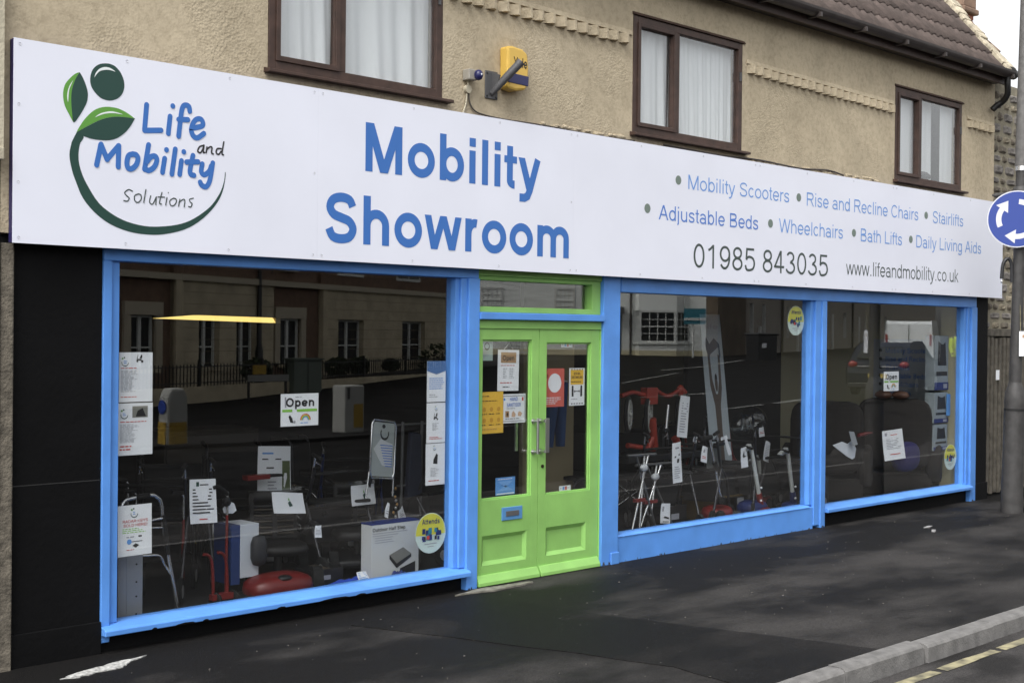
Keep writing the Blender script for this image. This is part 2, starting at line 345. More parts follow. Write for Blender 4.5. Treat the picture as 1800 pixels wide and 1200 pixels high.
    if ch == 'B': return .931, [bx(.1, .1+w, 0, 1), st([(.1+h, h), (.55, h)]+arc(.58, .27, .26-h, .27-h, -90, 90, 10)+[(.1+h, .54-h)]), st([(.1+h, 1-h), (.5, 1-h)]+arc(.54, .76, .24-h, .24-h, 90, -90, 10)+[(.1+h, .52)])]
    if ch == 'R': return 1.008, [bx(.11, .11+w, 0, 1), st([(.11+h, 1-h), (.6, 1-h)]+arc(.62, .725, .28-h, .275-h, 90, -90, 10)+[(.11+h, .45+h)]), par(.9, 0, .56, .48)]
    if ch == 'P': return .931, [bx(.11, .11+w, 0, 1), st([(.11+h, 1-h), (.6, 1-h)]+arc(.6, .715, .29-h, .285-h, 90, -90, 10)+[(.11+h, .43+h)])]
    if ch == 'D': return 1.008, [bx(.11, .11+w, 0, 1), st([(.11+h, h), (.45, h)]+arc(.47, .5, .46-h, .5-h, -90, 90, 16)+[(.11+h, 1-h)])]
    if ch == 'C': return 1.008, [st(arc(.52, .5, .45-h, .51-h, 40, 320, 28))]
    if ch == 'G': return 1.086, [st(arc(.54, .5, .46-h, .51-h, 45, 350, 28)), bx(.55, 1-h, .42, .42+w)]
    if ch == 'O': return 1.086, [st(arc(.543, .5, .48-h, .51-h, 0, 360, 34)[:-1], True)]
    if ch == 'W':
        W_ = 1.318; return W_, [par(.27*W_, 0, .02+h, 1, h), par(.27*W_, 0, .5*W_, 1, h), par(.73*W_, 0, .5*W_, 1, h), par(.73*W_, 0, .98*W_-h, 1, h)]
    if ch == 'L': return .777, [bx(.1, .1+w, 0, 1), bx(.1+w, .74, 0, w)]
    if ch == 'E': return .931, [bx(.11, .11+w, 0, 1)]+[bx(.11+w, .87, y, y+w) for y in (0, .5-h, 1-w)]
    if ch == 'H': return 1.008, [bx(.11, .11+w, 0, 1), bx(.9-w, .9, 0, 1), bx(.11+w, .9-w, .5-h, .5+h)]
    if ch == 'K': return .931, [bx(.1, .1+w, 0, 1), par(.1+w, .35, .85, 1), par(.3, .5, .86, 0)]
    if ch == 'N': return 1.008, [bx(.11, .11+w, 0, 1), bx(.9-w, .9, 0, 1), par(.11+h, 1, .9-h, 0)]
    if ch == 'T': return .853, [bx(.426-h, .426+h, 0, 1-w), bx(.03, .82, 1-w, 1)]
    if ch == 'I': return .388, [bx(.194-h, .194+h, 0, 1)]
    if ch == 'U': return 1.008, [st([(.11+h, 1), (.11+h, .35)]+arc(.505, .35, .395-h, .36-h, 180, 360, 16)+[(.9-h, 1)])]
    if ch == 'Y': return .931, [bx(.465-h, .465+h, 0, .45), par(.465, .42, .04+h, 1), par(.465, .42, .89-h, 1)]
    # digits
    D_ = .777
    if ch == '0': return D_, [st(arc(D_/2, .5, .32-h, .505-h, 0, 360, 34)[:-1], True)]
    if ch == '1': return D_, [bx(.4, .4+w, 0, 1), st([(.4+h, 1-h*.6), (.3, .84), (.16, .76)])]
    if ch == '8': return D_, [st(arc(D_/2, .275, .32-h, .285-h, 0, 360, 26)[:-1], True), st(arc(D_/2, .745, .28-h, .26-h, 0, 360, 26)[:-1], True)]
    if ch == '9': return D_, [st(arc(D_/2, .66, .32-h, .345-h, 0, 360, 28)[:-1], True), st(arc(D_/2-.02, .5, .34-h, .505-h, 20, -140, 18))]
    if ch == '6': return D_, [st(arc(D_/2, .34, .32-h, .345-h, 0, 360, 28)[:-1], True), st(arc(D_/2+.02, .5, .34-h, .505-h, 200, 40, 18))]
    if ch == '5': return D_, [st([(.66, 1-h), (.2, 1-h), (.12+h, .5)]), st(catmull([(.12+h, .48), (.25, .59), (.4, .62), (.6, .54), (.68, .33), (.6, .12), (.4, h*.9), (.2, .06), (.06+h, .25)], 4))]
    if ch == '4': return D_, [bx(.5-h, .5+h, 0, 1), bx(.04, .72, .23, .23+w), par(.04+h, .28, .5-h*.3, 1)]
    if ch == '3': return D_, [st(arc(.37, .755, .27-h, .25-h, 160, -85, 16)), st(arc(.37, .275, .33-h, .285-h, 95, -165, 18))]
    if ch == '2': return D_, [st(arc(.38, .7, .31-h, .3-h, 165, -20, 14)+[(.1+h, h)]), bx(.05, .7, 0, w)]
    if ch == '7': return D_, [bx(.06, .7, 1-w, 1), par(.26, 0, .64, 1-w)]
    return .5, []

def ribbon(pts, h, closed=False, round_=False):
    P = [Vector(p[:2]) for p in pts]; n = len(P); L_ = []; R_ = []
    for i in range(n):
        a = P[i]-P[i-1] if (i > 0 or closed) else P[1]-P[0]
        b = P[(i+1) % n]-P[i] if (i < n-1 or closed) else P[-1]-P[-2]
        if a.length < 1e-7: a = b
        if b.length < 1e-7: b = a
        a = a.normalized(); b = b.normalized(); t = (a+b)
        t = t.normalized() if t.length > .01 else b
        nr = Vector((-t.y, t.x)); c = max(.6, abs(nr.dot(Vector((-b.y, b.x)))))
        L_.append(P[i]+nr*h/c); R_.append(P[i]-nr*h/c)
    quads = []
    for i in range(n if closed else n-1):
        j = (i+1) % n; quads.append([R_[i], R_[j], L_[j], L_[i]])
    return quads

def stroke_mesh(mb, pts, h, to3, closed=False, round_=False, y=0., mi=0):
    if sum((Vector(a[:2])-Vector(b[:2])).length for a, b in zip(pts[:-1], pts[1:])) > h*1.2:
        for i, q in enumerate(ribbon(pts, h, closed)): mb.poly([to3(v[0], v[1], y+i*.00002) for v in q], mi)
    if round_:
        short = sum((Vector(a[:2])-Vector(b[:2])).length for a, b in zip(pts[:-1], pts[1:])) < h*1.2
        for e, y in ((pts[0], y+.0003), (pts[-1], y+.0006))[:1 if short else 2]:
            mb.poly([to3(e[0]+h*math.cos(a*math.pi/8), e[1]+h*math.sin(a*math.pi/8), y+.0004) for a in range(16)], mi)

def text_mesh(mb, s, x0, x1, zb, cap, w, to3, mi=0, track=0.):
    x = 0; G = []
    for ch in s:
        a, st = glyph(ch, w); G.append((x, st)); x += a+track
    # real extent without side bearings
    lo = 1e9; hi = -1e9
    for gx, st in G:
        for it in st:
            pad = w/2 if it[0] == 's' else 0
            for px, _ in it[1]: lo = min(lo, gx+px-pad); hi = max(hi, gx+px+pad)
    k = (x1-x0)/(hi-lo)
    yy = 0
    for gx, st in G:
        for j, it in enumerate(st):
            yy = j*.0004
            if it[0] == 'q': mb.poly([to3(x0+(gx+px-lo)*k, zb+pz*cap, yy) for px, pz in it[1]], mi)
            else:
                for i, q in enumerate(ribbon(it[1], w/2, it[2])): mb.poly([to3(x0+(gx+v[0]-lo)*k, zb+v[1]*cap, yy+i*.000008) for v in q], mi)
    return mb
def face_y(Y):
    return lambda x, z, o=0.: (x, Y-o, z)
LOGO_FILL={
 'leafL_dark':[(3.638,3.376),(3.66,3.344),(3.681,3.297),(3.69,3.255),(3.684,3.211),(3.664,3.169),(3.636,3.122),(3.605,3.084),(3.595,3.13),(3.589,3.19),(3.589,3.241),(3.596,3.285),(3.614,3.335)],
 'leafL_light':[(3.637,3.376),(3.614,3.335),(3.596,3.285),(3.589,3.241),(3.589,3.19),(3.595,3.13),(3.605,3.084),(3.576,3.128),(3.551,3.172),(3.54,3.218),(3.541,3.261),(3.554,3.301),(3.584,3.338),(3.611,3.363)],
 'leafR_light':[(3.987,3.153),(3.955,3.172),(3.916,3.189),(3.867,3.201),(3.8,3.199),(3.743,3.179),(3.697,3.142),(3.655,3.09),(3.621,3.029),(3.655,3.053),(3.697,3.079),(3.753,3.112),(3.805,3.135),(3.868,3.15),(3.926,3.154)],
 'leafR_dark':[(3.989,3.154),(3.926,3.153),(3.868,3.149),(3.805,3.134),(3.753,3.111),(3.697,3.078),(3.655,3.052),(3.621,3.028),(3.663,3.015),(3.726,3.004),(3.802,3.005),(3.859,3.019),(3.907,3.048),(3.951,3.093)],
 'dot':[(3.798,3.45),(3.826,3.451),(3.86,3.441),(3.894,3.41),(3.914,3.369),(3.918,3.329),(3.905,3.288),(3.876,3.257),(3.838,3.241),(3.8,3.239),(3.761,3.251),(3.723,3.285),(3.707,3.314),(3.703,3.348),(3.711,3.388),(3.732,3.42),(3.765,3.442)],
 'arc':[(3.621,3.028),(3.596,2.979),(3.591,2.962),(3.58,2.898),(3.596,2.815),(3.622,2.747),(3.665,2.659),(3.741,2.58),(3.835,2.522),(3.953,2.486),(4.074,2.475),(4.189,2.484),(4.323,2.519),(4.426,2.575),(4.512,2.649),(4.569,2.722),(4.599,2.793),(4.614,2.879),(4.609,2.894),(4.603,2.84),(4.577,2.769),(4.52,2.688),(4.451,2.63),(4.365,2.578),(4.272,2.546),(4.156,2.528),(4.057,2.525),(3.945,2.543),(3.85,2.58),(3.764,2.638),(3.702,2.719),(3.66,2.793),(3.636,2.875),(3.641,2.96),(3.662,2.998),(3.663,3.015)],
 'hl_dot':[(3.728,3.358),(3.737,3.386),(3.76,3.413),(3.793,3.428),(3.827,3.427),(3.86,3.411),(3.827,3.415),(3.793,3.411),(3.76,3.398),(3.741,3.377)],
 'hl_leafL':[(3.598,3.325),(3.58,3.296),(3.568,3.264),(3.563,3.229),(3.569,3.196),(3.572,3.239),(3.577,3.274),(3.589,3.302)],
 'hl_leafR':[(3.733,3.129),(3.762,3.153),(3.8,3.169),(3.848,3.178),(3.911,3.168),(3.858,3.169),(3.81,3.162),(3.772,3.149)],
}
LOGO_STROKE={
 'blue':(0.038,[[(4.064,3.244),(4.052,3.095)],[(4.052,3.091),(4.16,3.104)],[(4.238,3.259),(4.239,3.258)],[(4.221,3.194),(4.21,3.091)],[(4.355,3.242),(4.35,3.268),(4.329,3.276),(4.307,3.262),(4.295,3.209),(4.28,3.082)],[(4.279,3.183),(4.342,3.189)],[(4.368,3.139),(4.441,3.162),(4.446,3.189),(4.428,3.204),(4.398,3.195),(4.377,3.166),(4.367,3.127),(4.382,3.095),(4.412,3.087),(4.455,3.118)],[(3.747,2.858),(3.773,2.978)],[(3.773,2.978),(3.812,2.896)],[(3.812,2.896),(3.885,2.982)],[(3.885,2.982),(3.883,2.86)],[(3.977,2.943),(3.949,2.931),(3.938,2.89),(3.946,2.859),(3.97,2.857),(3.998,2.882),(4.009,2.919),(3.997,2.94),(3.975,2.943)],[(4.079,3.008),(4.054,2.861)],[(4.054,2.869),(4.079,2.856),(4.115,2.878),(4.134,2.92),(4.123,2.945),(4.094,2.938),(4.068,2.907)],[(4.198,2.991),(4.199,2.99)],[(4.187,2.938),(4.173,2.854)],[(4.258,3.001),(4.236,2.849)],[(4.316,2.991),(4.317,2.99)],[(4.301,2.935),(4.29,2.852)],[(4.38,2.975),(4.361,2.886),(4.367,2.86),(4.388,2.855)],[(4.336,2.931),(4.415,2.94)],[(4.446,2.93),(4.44,2.882),(4.462,2.865),(4.496,2.891),(4.509,2.923)],[(4.52,2.943),(4.501,2.838),(4.476,2.794),(4.445,2.799),(4.432,2.817)]]),
 'dark':(0.012,[[(4.456,3.045),(4.425,3.032),(4.414,3.004),(4.434,2.999),(4.451,3.027),(4.457,3.045),(4.452,3.004),(4.463,3.002)],[(4.478,3.037),(4.473,3.003)],[(4.476,3.022),(4.499,3.04),(4.513,3.037),(4.51,3.007),(4.522,2.999)],[(4.579,3.037),(4.552,3.034),(4.544,3.01),(4.561,3.0),(4.579,3.021)],[(4.598,3.081),(4.586,3.011),(4.595,3.001)]]),
 'grey':(0.0085,[[(3.975,2.725),(3.951,2.732),(3.926,2.712),(3.939,2.695),(3.955,2.682),(3.944,2.664),(3.92,2.665)],[(4.015,2.712),(3.991,2.699),(3.992,2.67),(4.012,2.661),(4.032,2.68),(4.031,2.706),(4.015,2.712)],[(4.063,2.741),(4.05,2.664)],[(4.096,2.707),(4.089,2.67),(4.109,2.659),(4.133,2.703)],[(4.133,2.703),(4.13,2.657)],[(4.17,2.732),(4.154,2.671),(4.167,2.663)],[(4.144,2.704),(4.187,2.706)],[(4.213,2.735),(4.213,2.735)],[(4.204,2.705),(4.196,2.66)],[(4.25,2.705),(4.225,2.688),(4.229,2.662),(4.25,2.66),(4.267,2.68),(4.267,2.699),(4.25,2.705)],[(4.292,2.701),(4.284,2.659)],[(4.285,2.681),(4.313,2.702),(4.326,2.696),(4.322,2.658)],[(4.385,2.715),(4.36,2.706),(4.364,2.691),(4.377,2.681),(4.369,2.661),(4.352,2.662)]]),
}
# ================================================================== SETTING
def strip(name, m, pts, kind='structure', parent=None):
    return MB().poly(pts).build(name, m, parent, kind=None if parent else kind)
# ground slopes gently up beyond the junction
def zf(x, y):
    b = min(1, max(0, (-y-5)/6)); b = b*b*(3-2*b)
    return -.12+.025*min(30, max(0, x-20))*b+.012*min(50, max(0, -13-y))
gxs = [-500, -100, -20, 0, 20]+[20+2*i for i in range(1, 16)]+[60, 80, 120, 250, 700]
gys = [-3.12, -5]+[-6-i for i in range(6)]+[-13, -16, -20, -25, -30, -40, -50, -63, -100, -300, -700]
gb = MB(); gv = [(x, y, zf(x, y)) for y in gys for x in gxs]; nx_ = len(gxs)
gb.add(gv, [(j*nx_+i, (j+1)*nx_+i, (j+1)*nx_+i+1, j*nx_+i+1) for j in range(len(gys)-1) for i in range(nx_-1)])
gb.build('road', ROAD, kind='structure')
MB().poly([(x, y, -.1155) for x, y in [(-12, -3.12), (-12, -5.2)]+[(x*1.0, -5.0+.25*math.sin(x*1.7)+.15*math.sin(x*4.1)) for x in range(-10, 41)]+[(41, -3.12)]]).build('road_edge', EDGE, bpy.data.objects['road'])
MB().poly([(-500, .5, -.13), (700, .5, -.13), (700, 700, -.13), (-500, 700, -.13)]).poly([(-500, -3.2, -.14), (700, -3.2, -.14), (700, .5, -.14), (-500, .5, -.14)]).build('ground', ROAD, kind='structure')
pv = MB().box(-12, 40, -3.0, .6, -.135, 0).build('pavement', PAVE, kind='structure')
# darker trench repair in the footway with its uneven edge, 4 mm proud
def ragged(P, amp, n=9):
    out = []
    for i in range(len(P)):
        a = Vector(P[i]); b = Vector(P[(i+1) % len(P)])
        for k in range(n):
            t = k/n; q = a.lerp(b, t); out.append((q.x+random.uniform(-amp, amp)*(k > 0), q.y+random.uniform(-amp, amp)*(k > 0)))
    return out
pt = [(6.02, -2.995), (7.38, -2.995), (7.12, -2.1), (6.86, -1.15), (6.70, -.3), (5.4, -.3), (5.9, -1.7), (6.1, -2.4)]
MB().prism([(x, y, .0005) for x, y in ragged(pt, .012, 6)][::-1], (0, 0, .004)).build('tarmac_patch', PATCH, pv)
wp = [(3.40, -.30), (3.50, -.25), (3.66, -.20), (3.82, -.16), (4.02, -.13), (3.86, -.22), (3.78, -.29), (3.62, -.29), (3.5, -.33)]
MB().prism([(x, y, .0005) for x, y in ragged(wp, .012, 4)][::-1], (0, 0, .006)).build('white_paint_smear', mat('spilt_white_paint', (.5, .5, .48), .8, var=.6, vscale=40, bump=.5), pv)
MB().prism([(x, y, .0005) for x, y in ragged([(6.55, -.04), (6.9, -.10), (7.35, -.055), (7.3, -.02), (6.9, .02)], .015, 3)][::-1], (0, 0, .012)).build('threshold_mortar', mat('old_threshold', (.2, .19, .16), .9, var=.5, vscale=20, bump=.7), pv)
# kerb
kb = bpy.data.objects.new('kerb', None); sc.collection.objects.link(kb); kb['kind'] = 'structure'; ORG['kerb'] = (0, 0, 0)
kme = MB().prism([(0, -3.125, -.14), (0, -3.118, -.018), (0, -3.105, -.004), (0, -3.088, .004), (0, -3.001, .004), (0, -3.001, -.14)], (.905, 0, 0)).mesh('kerb_stone', KERB)
for i in range(24):
    o = piece('kerb_stone', kme, kb, (2.2+i*.919, random.uniform(-.009, .009), random.uniform(-.007, .006)), (0, 0, random.uniform(-.004, .004)))
# yellow line, worn, and white marks of the junction (seen mirrored in the glass)
for (x0, x1) in ((5.9, 7.55), (7.62, 8.35), (8.42, 12.5), (12.6, 19)):
    P = ragged([(x0, -3.31), (x1, -3.31), (x1, -3.235), (x0, -3.235)], .008, 6)
    MB().poly([(x, y, -.1115) for x, y in P]).build('yellow_line', YLINE, bpy.data.objects['road'])
def rline(x0, y0, x1, y1, w):
    d = Vector((x1-x0, y1-y0)).normalized(); n = Vector((-d.y, d.x))*w/2; P = [(x0-n.x, y0-n.y), (x1-n.x, y1-n.y), (x1+n.x, y1+n.y), (x0+n.x, y0+n.y)]
    MB().poly([(a, b, zf(a, b)+.015) for a, b in P]).build('white_line', WLINE, bpy.data.objects['road'])
rline(12.5, -12.6, 20.5, -12.95, .10)
rline(28.6, -16.2, 31.5, -15.9, .15); rline(40, -24.5, 44, -25.2, .2); rline(45.5, -26, 49, -27.2, .2); rline(27, -12.2, 29.0, -12.4, .18)
rline(29.6, -12.4, 31.6, -12.7, .25); rline(33, -20.6, 39, -23, .15); rline(50, -14, 60, -17.5, .2)
# grit and litter flecks on the footway
fl = MB()
for i in range(260):
    x = random.uniform(3.5, 15); y = random.uniform(-2.95, -.05); s = random.choice((.003, .004, .004, .005, .008))
    a = random.uniform(0, 6.3); P = [(x+s*random.uniform(.6, 1)*math.cos(a+k*1.26), y+s*random.uniform(.5, 1)*math.sin(a+k*1.26)) for k in range(5)]
    fl.prism([(px, py, .001) for px, py in P][::-1], (0, 0, .004))
fl.build('grit', mat('pale_grit', (.15, .14, .125), .9, var=.6, vscale=5), kind='stuff')
tag(MB().prism([(12.38, -.62, .001), (12.52, -.59, .001), (12.56, -.62, .001), (12.45, -.645, .001)][::-1], (0, 0, .008)).build('litter_scrap', mat('dull_litter', (.3, .3, .3), .8), org=(12.45, -.62, 0)), 'small scrap of white litter lying on the dark pavement by the far window', 'litter')
tag(MB().prism([(12.2, -.80, .001), (12.24, -.78, .001), (12.25, -.82, .001), (12.21, -.83, .001)][::-1], (0, 0, .02)).build('litter_scrap', mat('dull_litter', (.3,)*3, .8), org=(12.22, -.8, 0)), 'tiny crumpled white litter ball on the pavement beside a larger scrap', 'litter')

# ================================================================== THE SHOP BUILDING
shop = thing('shop_building', 'tan roughcast shop building with bright blue shopfront and lime green doors', 'building', (9.2, .3, 0))
WY = .06            # face of the render
def wall_with_holes(x0, x1, z0, z1, holes, y0, y1):
    mb = MB(); xs = x0
    for (hx0, hx1, hz0, hz1) in holes:
        mb.box(xs, hx0, y0, y1, z0, z1); mb.box(hx0, hx1, y0, y1, z0, hz0); mb.box(hx0, hx1, y0, y1, hz1, z1); xs = hx1
    mb.box(xs, x1, y0, y1, z0, z1); return mb
UW = [(4.96, 6.47, 3.60, 4.62), (8.60, 10.16, 3.60, 4.585), (12.93, 14.44, 3.585, 4.58)]
wall_with_holes(3.2, 15.26, 2.44, 4.93, UW, WY, .32).build('upper_wall', RENDER, shop)
# dentil course: individual moulded bricks with a thin string above
dme = MB().prism([(-.060, .046, -.086), (-.008, -.016, -.086), (.012, -.016, -.086), (.050, .046, -.086)], (0, 0, .078)).mesh('dentil_brick', RENDER)
def dentils(x0, x1, z0, z1, step=.127):
    n = int((x1-x0)/step)
    for i in range(n):
        x = x0+(i+.5)*step; z = z0+(z1-z0)*i/max(1, n)
        piece('dentil_brick', dme, shop, (x, WY-.047+random.uniform(0, .010), z+random.uniform(-.005, .005)), (0, random.uniform(-.04, .04), random.uniform(-.1, .1)))
    MB().prism([(x0, WY-.02, z0+.002), (x0, WY+.003, z0+.002), (x0, WY+.003, z0+.05), (x0, WY-.004, z0+.04)], (x1-x0, 0, z1-z0)).build('string_course', RENDER, shop, bevel=.004)
dentils(6.50, 8.58, 4.42, 4.40); dentils(10.22, 12.90, 4.41, 4.37); dentils(14.56, 15.2, 4.42, 4.41)
# chipped plaster lumps along the foot of the wall just over the sign
lm = MB()
for i in range(70):
    x = random.choice((random.uniform(7.2, 8.6), random.uniform(10.2, 11.4), random.uniform(11.4, 12.6))); 
    lm.ball((x, WY, 3.53+random.uniform(-.01, .02)), random.uniform(.02, .07), .015, random.uniform(.008, .02), 8)
lm.build('broken_plaster', RENDER, shop, kind='stuff')
# upper windows
def upper_window(x0, x1, z0, z1, mull, open_left=True, n=0):
    fr = MB(); y0, y1 = WY-.004, WY+.07; t = .062
    fr.box(x0+.004, x0+t, y0, y1, z0+.004, z1-.004); fr.box(x1-t, x1-.004, y0, y1, z0+.004, z1-.004)
    fr.box(x0+t, x1-t, y0, y1, z1-t, z1-.004); fr.box(x0+t, x1-t, y0, y1, z0+.004, z0+t); fr.box(mull-.03, mull+.03, y0+.002, y1, z0+t, z1-t)
    w = fr.build('upper_window', BROWN, shop, bevel=.004)
    s0, s1 = (x0+t, mull-.03); q = .034
    sh = MB(); a0, a1, b0, b1 = s0-.004, s1+.004, z0+t-.004, z1-t+.004
    sh.box(a0, a0+q, y0-.012, y0-.0, b0, b1); sh.box(a1-q, a1, y0-.012, y0-.0, b0, b1); sh.box(a0+q, a1-q, y0-.012, y0, b1-q, b1); sh.box(a0+q, a1-q, y0-.012, y0, b0, b0+q)
    sh.box(s0, s0+q, y0, y0+.05, z0+t, z1-t); sh.box(s1-q, s1, y0, y0+.05, z0+t, z1-t); sh.box(s0+q, s1-q, y0, y0+.05, z1-t-q, z1-t); sh.box(s0+q, s1-q, y0, y0+.05, z0+t, z0+t+q)
    sh.build('sash', BROWN, w, bevel=.003)
    MB().box(s0+q, s1-q, WY+.025, WY+.031, z0+t+q, z1-t-q).build('pane', GLASS, w)
    MB().box(mull+.03, x1-t, WY+.025, WY+.031, z0+t, z1-t).build('pane', GLASS, w)
    MB().prism([(x0-.03, WY-.065, z0-.03), (x0-.03, WY+.004, z0-.03), (x0-.03, WY+.004, z0+.006), (x0-.03, WY-.065, z0-.008)], (x1-x0+.09, 0, 0)).build('sill', BROWN, w, bevel=.004)
    MB().box(x1-.05, x1-.035, WY-.02, WY-.004, z1-.35, z1-.27).build('hinge', GREYM, w)
    MB().prism([(x0-.01, WY-.02, z1), (x0-.01, WY+.003, z1), (x0-.01, WY+.003, z1+.03)], (x1-x0+.04, 0, 0)).build('drip_mould', BROWN, w)
for (a, b, c, d), m_ in zip(UW, (5.56, 9.20, 13.48)): upper_window(a, b, c, d, m_)
# dark rooms behind
room = MB()
for (a, b, c, d) in UW:
    room.box(a-.3, b+.3, 1.6, 1.65, c-.3, d+.2); room.box(a-.35, a-.3, .33, 1.65, c-.3, d+.2); room.box(b+.3, b+.35, .33, 1.65, c-.3, d+.2)
    room.box(a-.3, b+.3, .33, 1.6, c-.35, c-.3); room.box(a-.3, b+.3, .33, 1.6, d+.2, d+.25)
room.build('upper_room', mat('room_wall', (.2, .2, .19), .9), shop)
# net curtains
def curtain(name_label, x0, x1, z0, z1, y=.16, amp=.016, freq=38, seed=0, cutx=None):
    rnd = random.Random(seed); nx = int((x1-x0)/.006); nz = 10; v = []; f = []
    ph = [rnd.uniform(0, 6.28) for _ in range(4)]
    for j in range(nz+1):
        t = j/nz
        for i in range(nx+1):
            x = x0+(x1-x0)*i/nx; X = x+(.03*math.sin(3*x+ph[0]))*(1-t)
            yy = y+amp*(.55+.45*(1-t))*(math.sin(freq*X+ph[1])*.6+.5*math.sin(freq*1.73*X+ph[2]+.6*t)+.4*math.sin(freq*.41*X+ph[3]))
            v.append((x, yy, z0+(z1-z0)*t+(.012*math.sin(9*x+ph[0]) if j == 0 else 0)))
    for j in range(nz):
        for i in range(nx): a = j*(nx+1)+i; f.append((a, a+1, a+nx+2, a+nx+1))
    mb = MB().add(v, f, 0, True)
    return tag(mb.build('net_curtain', NET, org=((x0+x1)/2, y, z0)), name_label, 'curtain', 'net curtains in the upstairs windows')
curtain('white net curtain behind the narrow left pane of the leftmost upstairs window', 5.02, 5.54, 3.66, 4.6, seed=1)
curtain('wide folded white net curtain in the right pane of the leftmost upstairs window', 5.56, 6.43, 3.62, 4.6, seed=2, freq=22, amp=.03)
curtain('white net curtain behind the narrow left pane of the middle upstairs window', 8.65, 9.18, 3.67, 4.57, seed=3)
curtain('finely gathered white net curtain in the wide right pane of the middle upstairs window', 9.2, 10.11, 3.66, 4.56, seed=4, freq=55, amp=.01)
curtain('flat white net curtain in the narrow left pane of the smallest upstairs window', 12.97, 13.46, 3.66, 4.55, seed=5, freq=30, amp=.006)
curtain('white curtain strip left of the dark gap in the rightmost upstairs window', 13.48, 13.98, 3.66, 4.55, seed=6, freq=30, amp=.006, y=.2)
curtain('white curtain strip at the right edge of the rightmost upstairs window', 14.11, 14.40, 3.66, 4.55, seed=7, freq=30, amp=.006)
# things on the inside sill of the right window
tag(MB().ball((13.72, .15, 3.70), .16, .05, .05, 12).build('dark_bundle', mat('dark_cloth', (.06, .06, .065), .9), org=(13.72, .15, 3.65)), 'low dark bundle on the inside sill of the rightmost upstairs window', 'cloth')

# ---- roof
PITCH = R(50); EY, EZ = -.13, 5.03
rd = Vector((0, math.cos(PITCH), math.sin(PITCH))); rn = Vector((0, -math.sin(PITCH), math.cos(PITCH)))
MB().obox(Vector((9.2, EY, EZ))+rd*1.5-rn*.05, (12.1, 0, 0), rd*3.0, rn*.06).build('roof', mat('roof_felt', (.04, .035, .03), .9), shop)
ROOF = bpy.data.objects['roof']
# double-roman tile, two rolls
def tile_mesh():
    mb = MB(); W_, L_ = .30, .42; prof = []
    for i in range(17):
        t = i/16; x = t*W_; b = .028*max(0, math.sin(math.pi*((t*2) % 1)))**.7 if True else 0
        prof.append((x, b if ((t*2) % 1) > .0 else 0))
    prof = [(x, .006+.026*(0.5-.5*math.cos(2*math.pi*((x/W_*2) % 1)))**1.6) for x, _ in prof]
    v = []; 
    for s_, off in ((0, 0.), (L_, -.0)):
        for x, h in prof: v.append(Vector((x, 0, 0))+rd*s_+rn*(h+off))
    for x, h in prof: v.append(Vector((x, 0, 0))+rn*(h-.014))
    n = len(prof); f = [(i, i+1, n+i+1, n+i) for i in range(n-1)]+[(2*n+i, 2*n+i+1, i+1, i) for i in range(n-1)]
    return mb.add(v, f, 0, True).mesh('roof_tile', TILE)
TM = tile_mesh()
for row in range(8):
    x = 15.12-.30
    while x > 8.4:
        P = Vector((x, EY, EZ))+rd*(row*.315-.05)+rn*(.012+random.uniform(-.003, .003))
        o = piece('roof_tile', TM, ROOF, P, (R(2.6)*-1, random.uniform(-.006, .006), random.uniform(-.006, .006)))
        if P.x > 15.2-.31*1 or True: x -= .30
rest = MB()
me_v = [tuple(v.co) for v in TM.vertices]; me_f = [tuple(p.vertices) for p in TM.polygons]
for row in range(10):
    x = 3.3
    while x < 15.0:
        if row > 7 or x < 15.12-.30*22-.01:
            if not (row <= 7 and x > 8.4):
                P = Vector((x, EY, EZ))+rd*(row*.315-.05)+rn*(.012+random.uniform(-.003, .003)); rest.add([tuple(Vector(v)+P) for v in me_v], me_f, 0, True)
        x += .30
rest.build('roof_tile', TILE, ROOF, kind='stuff')
# gutter (half round), fascia
g = MB(); n = 10; R0 = .075; cy, cz = EY-.05, EZ-.015
for k in range(n):
    a0 = math.pi+math.pi*k/n; a1 = math.pi+math.pi*(k+1)/n
    for rr in (R0, R0-.008):
        g.add([(3.2, cy+rr*math.cos(a0), cz+rr*math.sin(a0)), (15.14, cy+rr*math.cos(a0), cz+rr*math.sin(a0)), (15.14, cy+rr*math.cos(a1), cz+rr*math.sin(a1)), (3.2, cy+rr*math.cos(a1), cz+rr*math.sin(a1))], [(0, 1, 2, 3)], 0, True)
g.prism([(15.14, cy+R0*math.cos(math.pi+math.pi*k/n), cz+R0*math.sin(math.pi+math.pi*k/n)) for k in range(n+1)], (.01, 0, 0))
gut = g.build('gutter', GUT, shop)
for i in range(9): 
    x = 8.5+i*.82; MB().box(x, x+.03, cy-R0-.006, cy+R0+.01, cz-R0-.012, cz-R0+.03).build('gutter_bracket', GUT, gut)
MB().box(3.2, 15.2, EY+.045, WY-.003, EZ-.12, EZ-.09).build('soffit', GUT, shop)
MB().box(3.2, 15.2, EY+.02, EY+.045, EZ-.15, EZ-.0).build('fascia', mat('fascia_brown', (.07, .045, .038), .6, var=.3), shop)
# swan-neck outlet at the right corner
MB().tube(catmull([(15.08, cy, cz-.06), (15.08, cy, cz-.16), (15.12, cy+.02, cz-.26), (15.17, cy+.10, cz-.33), (15.15, cy+.16, cz-.37), (15.12, WY-.04, cz-.42)], 4), .036, 10).build('downpipe_elbow', mat('black_pipe', (.015, .015, .015), .5), shop)
MB().tube([(15.14, cy, cz-.01), (15.24, cy, cz-.02)], [.075, .06], 12).build('gutter_end', mat('black_pipe', (.015,)*3, .5), shop)
